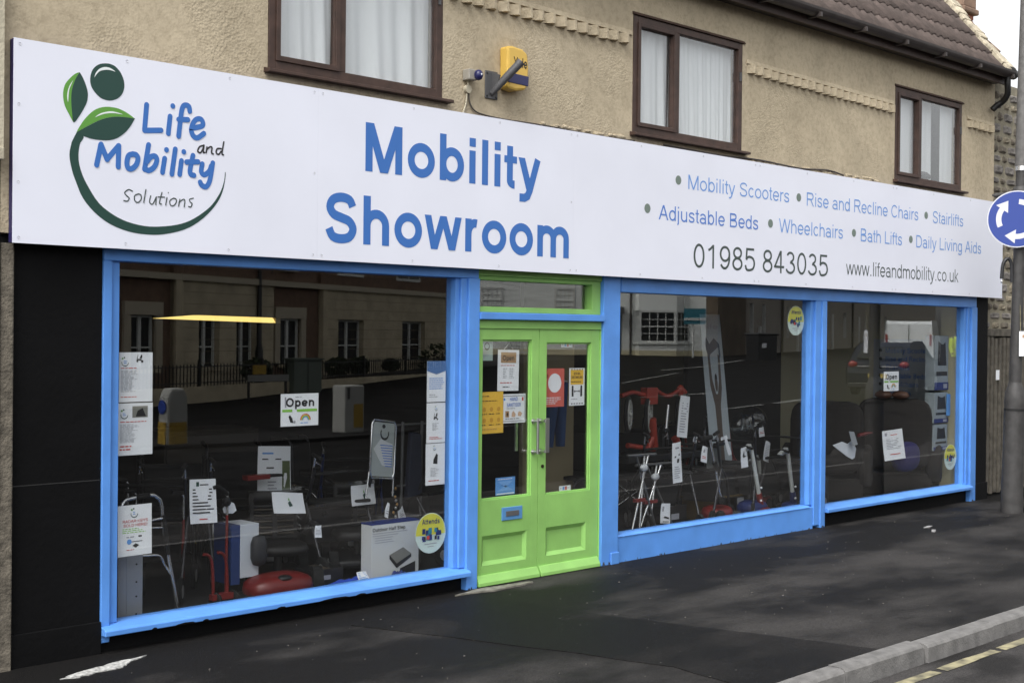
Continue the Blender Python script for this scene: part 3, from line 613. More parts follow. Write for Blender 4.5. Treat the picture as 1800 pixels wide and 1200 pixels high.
# pale mortar verge
vb = MB()
for i in range(26):
    s0 = i*.11; c = Vector((15.17+random.uniform(-.01, .02), EY, EZ))+rd*(s0+.03)+rn*random.uniform(.02, .05)
    vb.obox(c, (.15+random.uniform(0, .07), .02*random.uniform(-1, 1), 0), rd*random.uniform(.11, .16), rn*random.uniform(.05, .09))
vb.build('mortar_verge', mat('verge_mortar', (.5, .44, .33), .95, var=.5, vscale=12, bump=.8, bscale=40), ROOF, bevel=.012)

# ---- shopfront: glazing bars, pilasters, rails
FY = .10; GY = .17
def part(name, m, boxes, bevel=.004, parent=shop, label=None):
    mb = MB()
    for b in boxes: mb.box(*b)
    return mb.build(name, m, parent, bevel=bevel, label=label)
part('header_rail', BLUE, [(3.85, 6.885, FY-.01, .24, 2.315, 2.44), (8.525, 14.93, FY-.01, .24, 2.262, 2.44)], .006)
part('pilaster', BLUE, [(3.85, 3.905, FY-.004, .22, .06, 2.315), (3.905, 3.965, FY+.02, .22, .165, 2.315)])
part('pilaster', BLUE, [(6.675, 6.715, FY+.02, .22, .165, 2.315), (6.715, 6.775, FY, .22, .165, 2.315), (6.775, 6.885, FY-.022, .22, -.02, 2.315)])
part('pilaster', BLUE, [(8.292, 8.50, FY-.02, .22, .0, 2.44), (8.50, 8.523, FY+.012, .22, .0, 2.262)])
part('pilaster_foot', BLUE, [(8.40, 8.505, FY-.036, FY-.021, .0, .10)], .006)
part('pilaster', BLUE, [(11.445, 11.50, FY+.02, .22, .235, 2.262), (11.50, 11.60, FY-.004, .22, .03, 2.262), (11.60, 11.68, FY-.02, .22, .0, 2.262), (11.68, 11.735, FY+.02, .22, .215, 2.262)])
part('pilaster', BLUE, [(14.69, 14.735, FY+.02, .22, .20, 2.262), (14.735, 14.80, FY+.004, .22, .20, 2.262), (14.80, 14.93, FY-.02, .22, -.01, 2.262)])
def sill(x0, x1, z0, z1):
    P = [(x0, FY-.06, z0), (x0, .22, z0), (x0, .22, z1+.004), (x0, FY+.03, z1), (x0, FY-.045, z1-.018), (x0, FY-.06, z1-.03)]
    return MB().prism(P, (x1-x0, 0, 0)).build('window_sill', BLUE, shop, bevel=.004)
sill(3.85, 6.79, .105, .165)
part('bottom_rail', BLUE, [(8.503, 11.498, FY+.006, .22, -.02, .215)], .004)
MB().prism([(8.524, FY-.004, .2155), (8.524, .22, .2155), (8.524, .22, .238), (8.524, FY+.02, .232)], (11.44-8.524, 0, 0)).build('window_sill', BLUE, shop, bevel=.003)
sill(11.683, 14.80, .145, .205)
part('plinth', BLACKP, [(3.85, 6.774, FY+.03, .3, -.05, .104)], .01)
part('plinth', BLACKP, [(11.683, 14.80, FY+.03, .3, -.05, .144)], .01)
# chips where black shows through at the sill's lower edge
ch = MB()
for (x, w_) in ((4.30, .16), (4.5, .05), (5.05, .08), (5.38, .28), (5.7, .1), (4.15, .04)):
    P = [(x, FY-.0615, .104), (x+w_, FY-.0615, .104), (x+w_*.85, FY-.0615, .114), (x+w_*.5, FY-.0615, .117), (x+w_*.2, FY-.0615, .112)]
    ch.prism(P, (0, .0012, 0))
ch.build('paint_chip', BLACKP, shop, kind='stuff')
gr_ = MB(); rg = random.Random(11)
for (xa, xb, yy, z0) in ((6.78, 6.88, FY-.0228, -.01), (8.30, 8.49, FY-.0208, .005), (8.53, 11.45, FY+.0052, -.01), (11.605, 11.675, FY-.0208, .005), (14.81, 14.92, FY-.0208, -.005), (6.90, 8.27, FY-.030, .008)):
    for i in range(int((xb-xa)*26)+3):
        x = rg.uniform(xa, xb-.02); w = rg.uniform(.006, .03); h = rg.uniform(.004, .03)
        if yy > FY-.025 or xa < 6.8: gr_.prism([(x, yy, z0), (x+w, yy, z0), (x+w*.7, yy, z0+h), (x+w*.3, yy, z0+h*.8)], (0, .0006, 0))
gr_.build('dirt_splash', mat('dirt_grey', (.05, .055, .06), .9), shop, kind='stuff')
part('black_panel', BLACKP, [(3.30, 3.848, FY+.01, .3, -.05, 2.44)], .004)
part('black_skirting', BLACKP, [(3.30, 3.848, FY-.012, FY+.009, -.02, .19)], .004)
part('board_joint', mat('joint_black', (.02, .02, .02), .6), [(3.30, 3.848, FY+.0085, FY+.0098, 1.02, 1.026)], 0)
part('stone_edge', mat('pale_stone_edge', (.16, .14, .11), .95, var=.5, vscale=20, bump=.8, bscale=60), [(3.215, 3.297, FY-.03, .3, -.05, 2.385)], .01)
part('black_pilaster', BLACKP, [(14.932, 15.24, FY+.0, .3, -.05, 2.44)], .004)
part('black_skirting', BLACKP, [(14.932, 15.25, FY-.015, FY-.001, -.02, .20)], .004)
part('beam', mat('dark_beam', (.02, .02, .02), .8), [(3.2, 15.26, FY+.13, .32, 2.441, 2.46)], 0)
for (x0, x1, z0, z1) in ((3.96, 6.68, .16, 2.32), (8.52, 11.45, .23, 2.268), (11.73, 14.695, .20, 2.268)):
    part('shop_window_pane', GLASS, [(x0, x1, GY, GY+.006, z0, z1)], 0)
# black silicone line right of the first pane
# fanlight and transom
part('transom', BLUE, [(6.886, 8.291, FY-.035, .2, 2.012, 2.066)], .005)
fl_ = part('fanlight', GREEN, [(6.89, 6.915, FY+.015, .2, 2.067, 2.34), (8.185, 8.29, FY+.015, .2, 2.067, 2.34), (6.915, 8.185, FY+.015, .2, 2.31, 2.34), (6.915, 8.185, FY+.015, .2, 2.067, 2.11)], .004)
part('fanlight_head', GREEN, [(6.886, 8.291, FY-.0, .2, 2.341, 2.44)], .004)
part('pane', GLASS, [(6.91, 8.19, GY, GY+.006, 2.105, 2.315)], 0, fl_)
part('door_frame', GREEN, [(6.886, 6.893, FY+.004, .2, -.02, 2.011), (8.286, 8.291, FY+.004, .2, -.02, 2.011), (6.893, 8.286, FY+.004, .2, 1.945, 2.011)], .002)
# doors
def leaf(x0, x1, gx0, gx1, gz0, gz1, px0, px1, letter):
    y0, y1 = FY+.016, FY+.06
    d = MB(); d.box(x0, gx0, y0, y1, .0, 1.943); d.box(gx1, x1, y0, y1, .0, 1.943); d.box(gx0, gx1, y0, y1, gz1, 1.943)
    pz0, pz1 = .15, .375
    d.box(gx0, gx1, y0, y1, pz1, gz0); d.box(gx0, gx1, y0, y1, .0, pz0)
    if px0 > gx0: d.box(gx0, px0, y0, y1, pz0, pz1)
    if px1 < gx1: d.box(px1, gx1, y0, y1, pz0, pz1)
    D = d.build('door', GREEN, shop, bevel=.0015)
    MB().box(px0, px1, y0+.022, y1-.004, pz0, pz1).build('recessed_panel', GREEN, D)
    fr = MB(); b = .03
    for (a, c, e, f2) in ((px0, px1, pz0, pz1),):
        fr.add([(a, y0-.001, e), (c, y0-.001, e), (c-b, y0+.021, e+b), (a+b, y0+.021, e+b)], [(0, 1, 2, 3)])
        fr.add([(a, y0-.001, f2), (c, y0-.001, f2), (c-b, y0+.021, f2-b), (a+b, y0+.021, f2-b)], [(3, 2, 1, 0)])
        fr.add([(a, y0-.001, e), (a+b, y0+.021, e+b), (a+b, y0+.021, f2-b), (a, y0-.001, f2)], [(0, 1, 2, 3)])
        fr.add([(c, y0-.001, e), (c-b, y0+.021, e+b), (c-b, y0+.021, f2-b), (c, y0-.001, f2)], [(3, 2, 1, 0)])
        fr.build('panel_moulding', GREEN, D)
    bd = MB(); b = .013
    a, c, e, f2 = gx0, gx1, gz0, gz1
    bd.box(a, a+b, y0+.012, y1-.012, e, f2); bd.box(c-b, c, y0+.012, y1-.012, e, f2); bd.box(a+b, c-b, y0+.012, y1-.012, e, e+b); bd.box(a+b, c-b, y0+.012, y1-.012, f2-b, f2)
    bd.build('glazing_bead', GREEN, D, bevel=.002)
    MB().box(gx0+.002, gx1-.002, GY-.03, GY-.024, gz0+.002, gz1-.002).build('pane', GLASS, D)
    MB().prism([(x0+.004, y0-.045, .004), (x0+.004, y0-.0005, .004), (x0+.004, y0-.0005, .085), (x0+.004, y0-.014, .082), (x0+.004, y0-.043, .03)], (x1-x0-.012, 0, 0)).build('weatherboard', GREEN, D, bevel=.004)
    return D
DL = leaf(6.896, 7.566, 6.955, 7.488, .645, 1.86, 6.965, 7.445, True)
DR = leaf(7.572, 8.283, 7.655, 8.182, .635, 1.84, 7.665, 8.135, False)
DR_y = FY+.016
lp = part('letterbox', mat('letterbox_blue', (.09, .25, .5), .4), [(7.17, 7.39, DR_y-.008, DR_y+.002, .475, .575)], .003, DL)
part('flap', GREYM, [(7.21, 7.35, DR_y-.013, DR_y-.008, .505, .545)], .002, lp)
def pull(x, D, flat):
    mb = MB()
    if flat: mb.box(x+.005, x+.045, DR_y-.062, DR_y-.05, .975, 1.245)
    else: mb.tube([(x+.01, DR_y-.055, .97), (x+.01, DR_y-.055, 1.25)], .011, 10)
    h_ = mb.build('pull_handle', STEEL, D, bevel=.002 if flat else 0)
    for z in (.985, 1.225):
        MB().tube([(x+(.0 if flat else .01), DR_y-.055, z), (x+(.0 if flat else .01), DR_y, z)], [.012, .012], 10).tube([(x+(.0 if flat else .01), DR_y-.006, z), (x+(.0 if flat else .01), DR_y-.0005, z)], .02, 12).build('handle_stud', STEEL, h_)
pull(7.495, DL, False); pull(7.585, DR, True)
MB().tube([(7.615, DR_y-.008, .865), (7.615, DR_y, .865)], .014, 14).build('lock_cylinder', mat('dull_brass', (.06, .05, .03), .4, .8), DR)
# inside pull seen through the left glass
MB().box(7.40, 7.425, GY+.03, GY+.045, .99, 1.24).build('inner_handle', STEEL, DL)
# ---- interior shell
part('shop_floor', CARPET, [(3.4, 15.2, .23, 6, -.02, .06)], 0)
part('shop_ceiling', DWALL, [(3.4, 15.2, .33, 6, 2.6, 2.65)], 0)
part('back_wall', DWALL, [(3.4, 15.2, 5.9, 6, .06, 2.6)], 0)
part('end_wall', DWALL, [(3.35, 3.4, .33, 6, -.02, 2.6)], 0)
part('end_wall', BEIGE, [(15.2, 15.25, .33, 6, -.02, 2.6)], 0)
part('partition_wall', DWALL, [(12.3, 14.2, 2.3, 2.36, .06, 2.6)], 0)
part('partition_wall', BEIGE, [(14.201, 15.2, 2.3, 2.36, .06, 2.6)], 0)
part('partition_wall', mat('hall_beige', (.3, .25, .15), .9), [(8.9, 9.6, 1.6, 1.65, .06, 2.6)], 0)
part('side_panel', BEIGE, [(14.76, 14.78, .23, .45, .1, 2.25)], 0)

# ================================================================== SIGN BOARD
SX0, SX1, SZ0, SZ1 = 3.2507, 15.391, 2.3826, 3.5126
sg = thing('shop_sign', 'long white fascia sign reading Mobility Showroom above the blue shopfront', 'sign', (9.3, .04, 2.38))
MB().box(SX0+.002, SX1-.002, .005, .052, SZ0+.003, SZ1-.003).build('backing_box', NAVY, sg)
js = [SX0, 5.322, 7.822, 10.332, 12.842, SX1]
for a, b in zip(js[:-1], js[1:]): MB().box(a+.0003, b-.0003, .0, .0045, SZ0, SZ1).build('sign_panel', WHITE, sg)
scm = MB().lathe([(0, -.003), (.006, -.002), (.008, .001)], n=10).mesh('screw', mat('screw_head', (.4, .4, .42), .4, .5))
for a, b in zip(js[:-1], js[1:]):
    w_ = b-a
    for x in (a+.035, a+w_*.33, a+w_*.67, b-.035):
        for z in (SZ0+.03, SZ1-.03): piece('screw', scm, sg, (x, -.001, z), (R(90), 0, 0))
for z in (2.72, 3.15): piece('screw', scm, sg, (SX0+.03, -.001, z), (R(90), 0, 0))
for x in js[1:-1]: piece('screw', scm, sg, (x-.03, -.001, 2.95), (R(90), 0, 0))
T0 = face_y(-.0012)
def letters(s, x0, x1, zb, cap, w, m, track=0):
    text_mesh(MB(), s, x0, x1, zb, cap, w, T0, track=track).build('lettering', m, sg)
letters('Mobility', 5.72, 7.44, 3.005, .333, .185, BLUET)
letters('Showroom', 5.385, 7.77, 2.505, .333, .185, BLUET)
letters('Mobility Scooters', 9.295, 10.855, 3.178, .125, .10, BLUEL)
letters('Rise and Recline Chairs', 11.16, 13.345, 3.172, .13, .10, BLUEL)
letters('Stairlifts', 13.67, 14.38, 3.17, .13, .10, BLUEL)
letters('Adjustable Beds', 8.89, 10.35, 2.888, .125, .11, mat('sign_blue_mid', (.09, .22, .62), .4))
letters('Wheelchairs', 10.69, 11.82, 2.888, .13, .10, BLUEL)
letters('Bath Lifts', 12.165, 13.0, 2.885, .13, .10, BLUEL)
letters('Daily Living Aids', 13.31, 14.83, 2.882, .132, .10, BLUEL)
letters('01985 843035', 9.38, 11.55, 2.502, .21, .10, GREYT)
letters('www.lifeandmobility.co.uk', 11.89, 14.28, 2.535, .145, .095, GREYT)
for x, z in ((9.155, 3.243), (11.02, 3.24), (13.52, 3.24), (8.74, 2.97), (10.55, 2.96), (12.03, 2.96), (13.19, 2.96)):
    MB().poly([T0(x+.04*math.cos(-a*math.pi/12), z+.04*math.sin(-a*math.pi/12)) for a in range(24)][::-1]).build('bullet', BULL, sg)
for k, P in LOGO_FILL.items():
    m_ = LDARK if ('dark' in k or k in ('dot', 'arc')) else (mat('logo_highlight', (.8, .85, .85), .4) if k.startswith('hl') else LGREEN)
    off = {'dot': .0002, 'arc': .0, 'leafR_dark': .0006, 'leafR_light': .0003}.get(k, .0002)+(.0008 if k.startswith('hl') else 0)
    C_ = catmull([*P, P[0]], 3)
    if C_[0] == C_[-1]: C_ = C_[:-1]
    nm = {'dot': 'logo_head', 'arc': 'logo_swoosh'}.get(k, 'logo_highlight' if k.startswith('hl') else 'logo_leaf')
    MB().poly([T0(x, z, off) for x, z in C_]).build(nm, m_, sg)
for k, (w_, SS) in LOGO_STROKE.items():
    mb = MB()
    for i, s_ in enumerate(SS): stroke_mesh(mb, catmull(s_, 6), w_/2*.86, T0, round_=True, y=.0006*(i % 3)+.0002)
    mb.build('handwritten_lettering', {'blue': BLUET, 'dark': INK, 'grey': GREYT}[k], sg)

# ================================================================== FITTINGS ON THE WALL
al = thing('alarm_box', 'yellow burglar alarm box with dark blue band on the tan wall', 'alarm', (7.14, WY, 3.9))
P = [(7.04, 4.06), (7.10, 4.07), (7.2, 4.06), (7.255, 4.03), (7.268, 3.92), (7.262, 3.80), (7.235, 3.755), (7.13, 3.735), (7.045, 3.745)]
AY = -.035
MB().prism([(x, AY, z) for x, z in P][::-1], (0, WY-AY-.001, 0)).build('casing', mat('alarm_yellow', (.72, .47, .10), .4), al, bevel=.018)
MB().prism([(7.035, AY-.004, 3.865), (7.264, AY-.004, 3.86), (7.258, AY-.004, 3.785), (7.05, AY-.004, 3.79)][::-1], (0, .015, 0)).build('blue_band', mat('alarm_navy', (.02, .022, .1), .3), al, bevel=.004)
text_mesh(MB(), 'Yale', 7.10, 7.245, 3.915, .075, .15, face_y(AY-.0015)).build('lettering', INK, al)
mb = thing('mast_bracket', 'grey galvanised pole bracket with tilted tube fixed to the tan wall', 'bracket', (6.97, WY, 3.75))
MB().box(6.89, 7.02, WY-.012, WY-.001, 3.66, 3.87).build('wall_plate', GREYM, mb, bevel=.006)
MB().tube([(6.95, WY-.02, 3.70), (6.985, WY-.12, 3.80), (7.06, WY-.22, 3.93)], [.02, .03, .031], 14, cap=False).tube([(7.055, WY-.214, 3.922), (7.0602, WY-.2203, 3.9303)], .022, 12, mi=1).build('tube', [GREYM, INK], mb)
MB().prism([(6.955, WY-.012, 3.68), (6.955, WY-.012, 3.86), (6.955, WY-.10, 3.83), (6.955, WY-.05, 3.72)], (.008, 0, 0)).build('gusset', GREYM, mb)
bm_ = MB().ball((0, 0, 0), .009, .006, .009, 8).mesh('bolt', mat('bolt_dark', (.05, .05, .05), .5, .5))
for x, z in ((6.905, 3.85), (6.905, 3.68), (7.0, 3.675), (7.0, 3.85)): piece('bolt', bm_, mb, (x, WY-.016, z))
se = thing('security_sensor', 'small grey sensor box with dark blue dome beside the pole bracket', 'sensor', (6.73, WY, 3.8))
MB().box(6.665, 6.745, WY-.075, WY-.001, 3.76, 3.84).build('housing', mat('sensor_grey', (.32, .3, .26), .6), se, bevel=.008)
MB().ball((6.745, WY-.09, 3.80), .035, .035, .04, 14).build('dome', mat('alarm_navy', (.02,)*3, .3), se)
MB().ball((6.745, WY-.124, 3.80), .008, .004, .008, 8).build('lens', PAPER, se)
jb = thing('junction_box', 'round cream cable junction box below the wall sensor with two wires', 'junction box', (6.7, WY, 3.69))
MB().tube([(6.705, WY-.03, 3.70), (6.705, WY-.001, 3.70)], .03, 16).build('box_body', CREAM, jb, bevel=.004)
MB().tube(catmull([(6.70, WY-.012, 3.67), (6.695, WY-.012, 3.6), (6.67, WY-.012, 3.53), (6.66, WY-.01, 3.46)], 4), .007, 6).build('cable', CREAM, jb)
MB().tube(catmull([(6.72, WY-.012, 3.67), (6.73, WY-.012, 3.61), (6.77, WY-.012, 3.56), (6.86, WY-.012, 3.535), (7.1, WY-.012, 3.525), (7.6, WY-.012, 3.53), (8.2, WY-.012, 3.52), (8.62, WY-.012, 3.53)], 5), .006, 6).build('cable', mat('cable_brown', (.08, .07, .06), .6), jb)
MB().tube([(6.705, WY-.02, 3.72), (6.705, WY-.02, 3.77)], .008, 6).build('cable_stub', CREAM, jb)
tag(MB().tube(catmull([(9.0, WY-.02, 3.535), (9.8, WY-.03, 3.525), (10.4, WY-.015, 3.545), (11.1, WY-.02, 3.53), (11.6, WY-.012, 3.56), (11.9, WY-.012, 3.535)], 6), .008, 6).build('loose_cable', mat('cable_brown', (.08,)*3, .6), org=(10, WY, 3.53)), 'dark loose cable lying along the top edge of the sign right of the middle window', 'cable')

# ================================================================== LEFT NEIGHBOUR, RIGHT NEIGHBOUR
ln = thing('neighbouring_building', 'cream rendered building touching the shop at the far left edge', 'building', (1.6, .3, 0))
MB().box(-1, 3.196, -.005, .3, 2.85, 6).build('upper_wall', CREAM, ln)
MB().box(-1, 3.212, .06, .3, -.05, 2.848).build('black_shopfront', BLACKP, ln, bevel=.004)
MB().box(-1, 3.19, -.03, -.006, 2.83, 2.90).build('cornice', CREAM, ln, bevel=.006)

rb = thing('neighbouring_building', 'old dark rubble stone cottage beside the shop with clay tile roof', 'building', (17, .5, 0))
MB().box(15.262, 20, .22, .5, 2.0, 5.02).box(15.262, 20, .3, 4.5, 5.0, 5.05).build('rubble_wall', MORTAR, rb)
RW = bpy.data.objects['rubble_wall']
def rock_mesh(seed, w, h):
    rnd = random.Random(seed); v = []; f = []; nx, nz = 4, 4; hw, hh = w/2, h/2
    for j in range(nz+1):
        for i in range(nx+1):
            a = -1+2*i/nx; b = -1+2*j/nz; rr = 1-.13*(a*a*b*b)
            e = (1-a**4)*(1-b**4)
            v.append((hw*a*rr+rnd.uniform(-.006, .006), -(.010+.016*e*rnd.uniform(.6, 1.3)) if 0 < i < nx and 0 < j < nz else .01, hh*b*rr+rnd.uniform(-.006, .006)))
    for j in range(nz):
        for i in range(nx): a = j*(nx+1)+i; f.append((a, a+1, a+nx+2, a+nx+1))
    return MB().add(v, f, 0, False).mesh('stone', [STONEC, mat('tan_rubble_stone', (.30, .26, .19), .95, var=.5, vscale=9, bump=.8, bscale=25, bdist=.02), mat('grey_rubble_stone', (.24, .22, .20), .95, var=.5, vscale=9, bump=.8, bscale=25, bdist=.02)][seed % 3])
RK = [(w, h, rock_mesh(i, w, h)) for i, (w, h) in enumerate([(.24, .11), (.17, .10), (.30, .13), (.13, .12), (.21, .08), (.27, .12)])]
z = 2.02
while z < 4.92:
    x = 15.27+random.uniform(-.02, .0); hrow = random.choice((.09, .115, .13))
    while x < 16.75:
        w, h, me = random.choice(RK); piece('stone', me, RW, (x+w/2, .219, z+hrow/2), (0, random.uniform(-.06, .06), 0), (1, 1, hrow/h*.95)); x += w+random.uniform(.01, .03)
    z += hrow+random.uniform(.01, .025)
MB().box(15.262, 17.5, .17, .3, 1.93, 2.02).build('lintel_beam', WOODG, rb, bevel=.006)
nr = MB(); EY2, EZ2 = .02, 5.08
nr.obox(Vector((15.48, EY2, EZ2))+rd*1.5-rn*.02, (.36, 0, 0), rd*3.0, rn*.08); nroof = nr.build('roof', MORTAR, rb)
tm2 = MB().obox(Vector((0, 0, 0)), (.175, 0, 0), rd*.24, rn*.022).mesh('clay_tile', TILE2)
for row in range(17):
    for i in range(2):
        piece('clay_tile', tm2, nroof, Vector((15.36+i*.18+(.05 if row % 2 else 0), EY2, EZ2))+rd*(row*.155)+rn*(.045+random.uniform(0, .012)), (R(-5)+random.uniform(-.03, .03), random.uniform(-.05, .05), random.uniform(-.04, .04)))
# brick chimney on the far ridge
chm = MB().box(0, 0.001, 0, 0.001, 0, .001)
CH = thing('chimney_stack', 'short red brick chimney rising behind the clay roof verge', 'chimney', (17.65, 1.75, 5.4))
MB().box(17.515, 17.80, 1.615, 1.92, 5.4, 6.42).build('mortar_core', MORTAR, CH)
bk = MB().box(-.09, .09, -.012, .02, -.031, .031).mesh('brick', BRICKR)
bk2 = MB().box(-.012, .02, -.07, .07, -.031, .031).mesh('brick', BRICKR)
for r_i in range(13):
    for c_i in range(2):
        piece('brick', bk, CH, (17.59+c_i*.15, 1.605, 5.48+r_i*.075), (0, 0, random.uniform(-.02, .02)), (.72, 1, 1)); piece('brick', bk2, CH, (17.505, 1.69+c_i*.155, 5.48+r_i*.075), (0, 0, random.uniform(-.03, .03)))
MB().box(17.44, 17.88, 1.54, 1.99, 6.42, 6.50).box(17.47, 17.85, 1.57, 1.96, 6.50, 6.75).build('cap', mat('chimney_cap', (.26, .17, .12), .9, var=.4), CH, bevel=.02)
# gate of upright boards
gt = thing('wooden_gate', 'weathered grey gate of upright boards beside the shop behind the lamp post', 'gate', (16, .2, 0))
for i in range(14):
    x = 15.30+i*.105; MB().box(x, x+.062, .175+random.uniform(-.004, .004), .205, .03+random.uniform(-.01, .01), 1.915+random.uniform(-.012, .012)).build('board', WOODG, gt, bevel=.004)
MB().box(15.27, 17.2, .206, .24, 1.55, 1.66).build('rail', WOODG, gt); MB().box(15.27, 17.2, .206, .24, .3, .41).build('rail', WOODG, gt)
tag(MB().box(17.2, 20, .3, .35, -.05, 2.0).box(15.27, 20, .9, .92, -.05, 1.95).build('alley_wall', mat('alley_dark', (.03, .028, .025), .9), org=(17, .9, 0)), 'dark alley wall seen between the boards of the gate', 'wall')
tag(MB().box(15.62, 15.70, .165, .172, 1.40, 1.52).build('gate_notice', PAPER, org=(15.66, .17, 1.4)), 'tiny white notice pinned to the wooden gate left of the lamp post', 'notice')

# ================================================================== LAMP POST AND SIGN
PX, PY = 14.25, -.67
lamp = thing('lamp_post', 'dark grey cast lamp column at the right edge with a thick base', 'lamp post', (PX, PY, 0))
lean = lambda z: (PX+.012*z, PY-.012*z, z)
def seg(z0, z1, r0, r1, n=12):
    return MB().tube([lean(z0), lean(z1)], [r0, r1], n)
seg(-.01, 1.12, .118, .108, 12).build('base', POST, lamp)
seg(1.115, 1.14, .112, .112).build('collar', mat('black_gap', (.01, .01, .01), .8), lamp)
MB().tube([lean(z) for z in (1.14, 1.22, 1.32, 1.38, 1.43)], [.108, .112, .104, .078, .066], 14).build('shoulder', POST, lamp)
seg(1.43, 3.74, .066, .060, 14).build('shaft', POST, lamp)
seg(3.74, 3.79, .075, .075, 14).build('joint_ring', SILVER, lamp)
seg(3.79, 6.5, .074, .062, 14).build('upper_shaft', mat('upper_column', (.13, .125, .12), .6, var=.3, vscale=20), lamp)
br = MB(); c0 = Vector(lean(3.47)); br.tube([c0+Vector((-.2, .19, .0)), c0+Vector((.17, -.16, .02))], [.028, .034], 8); br.tube([c0+Vector((-.23, .22, .0)), c0+Vector((-.2, .19, .0))], [.008, .028], 8); br.lathe([(.07, -.3), (.085, -.26), (.085, -.05), (.095, 0), (.095, .06), (.07, .1)], c0, 14)
br.build('ladder_bar', POST, lamp)
for s_ in (-1, 1):
    c = Vector(lean(2.62)); a = Vector((.708, -.706, 0))*s_
    P = [c+a*.07+Vector((0, 0, -.1)), c+a*.08+Vector((0, 0, .1)), c+a*.12+Vector((0, 0, .16)), c+a*.17+Vector((0, 0, .1)), c+a*.185+Vector((0, 0, -.06))]
    h_ = MB().tube(catmull([tuple(p) for p in P], 5), .02, 8).build('hanging_hook', mat('hook_black', (.02, .02, .022), .4), lamp)
    MB().ball(P[-1]+Vector((0, 0, -.03)), .014, .014, .02, 8).build('hook_tip', SILVER, h_)
# mini roundabout sign, disc faces the camera side of the street
F_ = Vector((-.86, -.51, 0)).normalized(); Rt = Vector((.51, -.86, 0)).normalized(); U_ = Vector((0, 0, 1))
sc_ = Vector(lean(3.205))+F_*.12-Rt*.045
rs = thing('roundabout_sign', 'round blue mini roundabout sign with three white arrows on the lamp post', 'traffic sign', tuple(sc_))
def on_disc(x, y, o=0): return sc_+Rt*x+U_*y+F_*o
def disc(r, o0, o1, m, name, par_):
    P = [on_disc(r*math.cos(a*math.pi/24), r*math.sin(a*math.pi/24), o0) for a in range(48)]
    return MB().prism([tuple(p) for p in P], F_*(o1-o0)).build(name, m, par_)
disc(.31, 0, .004, SIGNW, 'rim', rs); disc(.298, .0042, .006, SIGNB, 'blue_disc', rs)
for k in range(3):
    a0 = 205-k*120; mbk = MB(); rr = .19; hw = .028
    A_ = [R(a0-i*6) for i in range(11)]
    for i in range(10):
        q = [( (rr-hw)*math.cos(A_[i]), (rr-hw)*math.sin(A_[i])), ((rr+hw)*math.cos(A_[i]), (rr+hw)*math.sin(A_[i])), ((rr+hw)*math.cos(A_[i+1]), (rr+hw)*math.sin(A_[i+1])), ((rr-hw)*math.cos(A_[i+1]), (rr-hw)*math.sin(A_[i+1]))]
        mbk.poly([on_disc(x, y, .0072) for x, y in q])
    e = A_[-1]; tx, ty = math.sin(e), -math.cos(e)
    c = (rr*math.cos(e), rr*math.sin(e)); nx, ny = math.cos(e), math.sin(e)
    q = [(c[0]-nx*.075-tx*.0, c[1]-ny*.075), (c[0]+tx*.11, c[1]+ty*.11), (c[0]+nx*.075, c[1]+ny*.075)]
    q2 = [(c[0]-nx*.075-tx*.02, c[1]-ny*.075-ty*.02), (c[0]+tx*.10-nx*.02, c[1]+ty*.10-ny*.02), (c[0]+nx*.075-tx*.02, c[1]+ny*.075-ty*.02), (c[0], c[1])]
    mbk.poly([on_disc(x, y, .0078) for x, y in q]); mbk.build('arrow', SIGNW, rs)
MB().obox(sc_-F_*.03, Rt*.16, F_*.05, U_*.03).obox(sc_-F_*.03+U_*.15, Rt*.16, F_*.05, U_*.03).build('sign_clip', GREYM, rs)
nc = Vector(lean(1.85))+F_*.085+Rt*.06
nt_ = thing('planning_notice', 'narrow white paper notice tied to the lamp post with cable ties', 'notice', tuple(nc))
MB().obox(nc, Rt*.085, F_*.003, U_*.27).build('sheet', PAPER, nt_)
MB().obox(nc+U_*.08+F_*.002, Rt*.02, F_*.001, U_*.035).build('crest', SALMON, nt_)
MB().tube([nc+U_*.14-Rt*.03, nc+U_*.42-Rt*.035-F_*.01], .004, 5).tube([nc+U_*.14+Rt*.01, nc+U_*.40+Rt*.005-F_*.01], .004, 5).build('tie', YLINE, nt_)
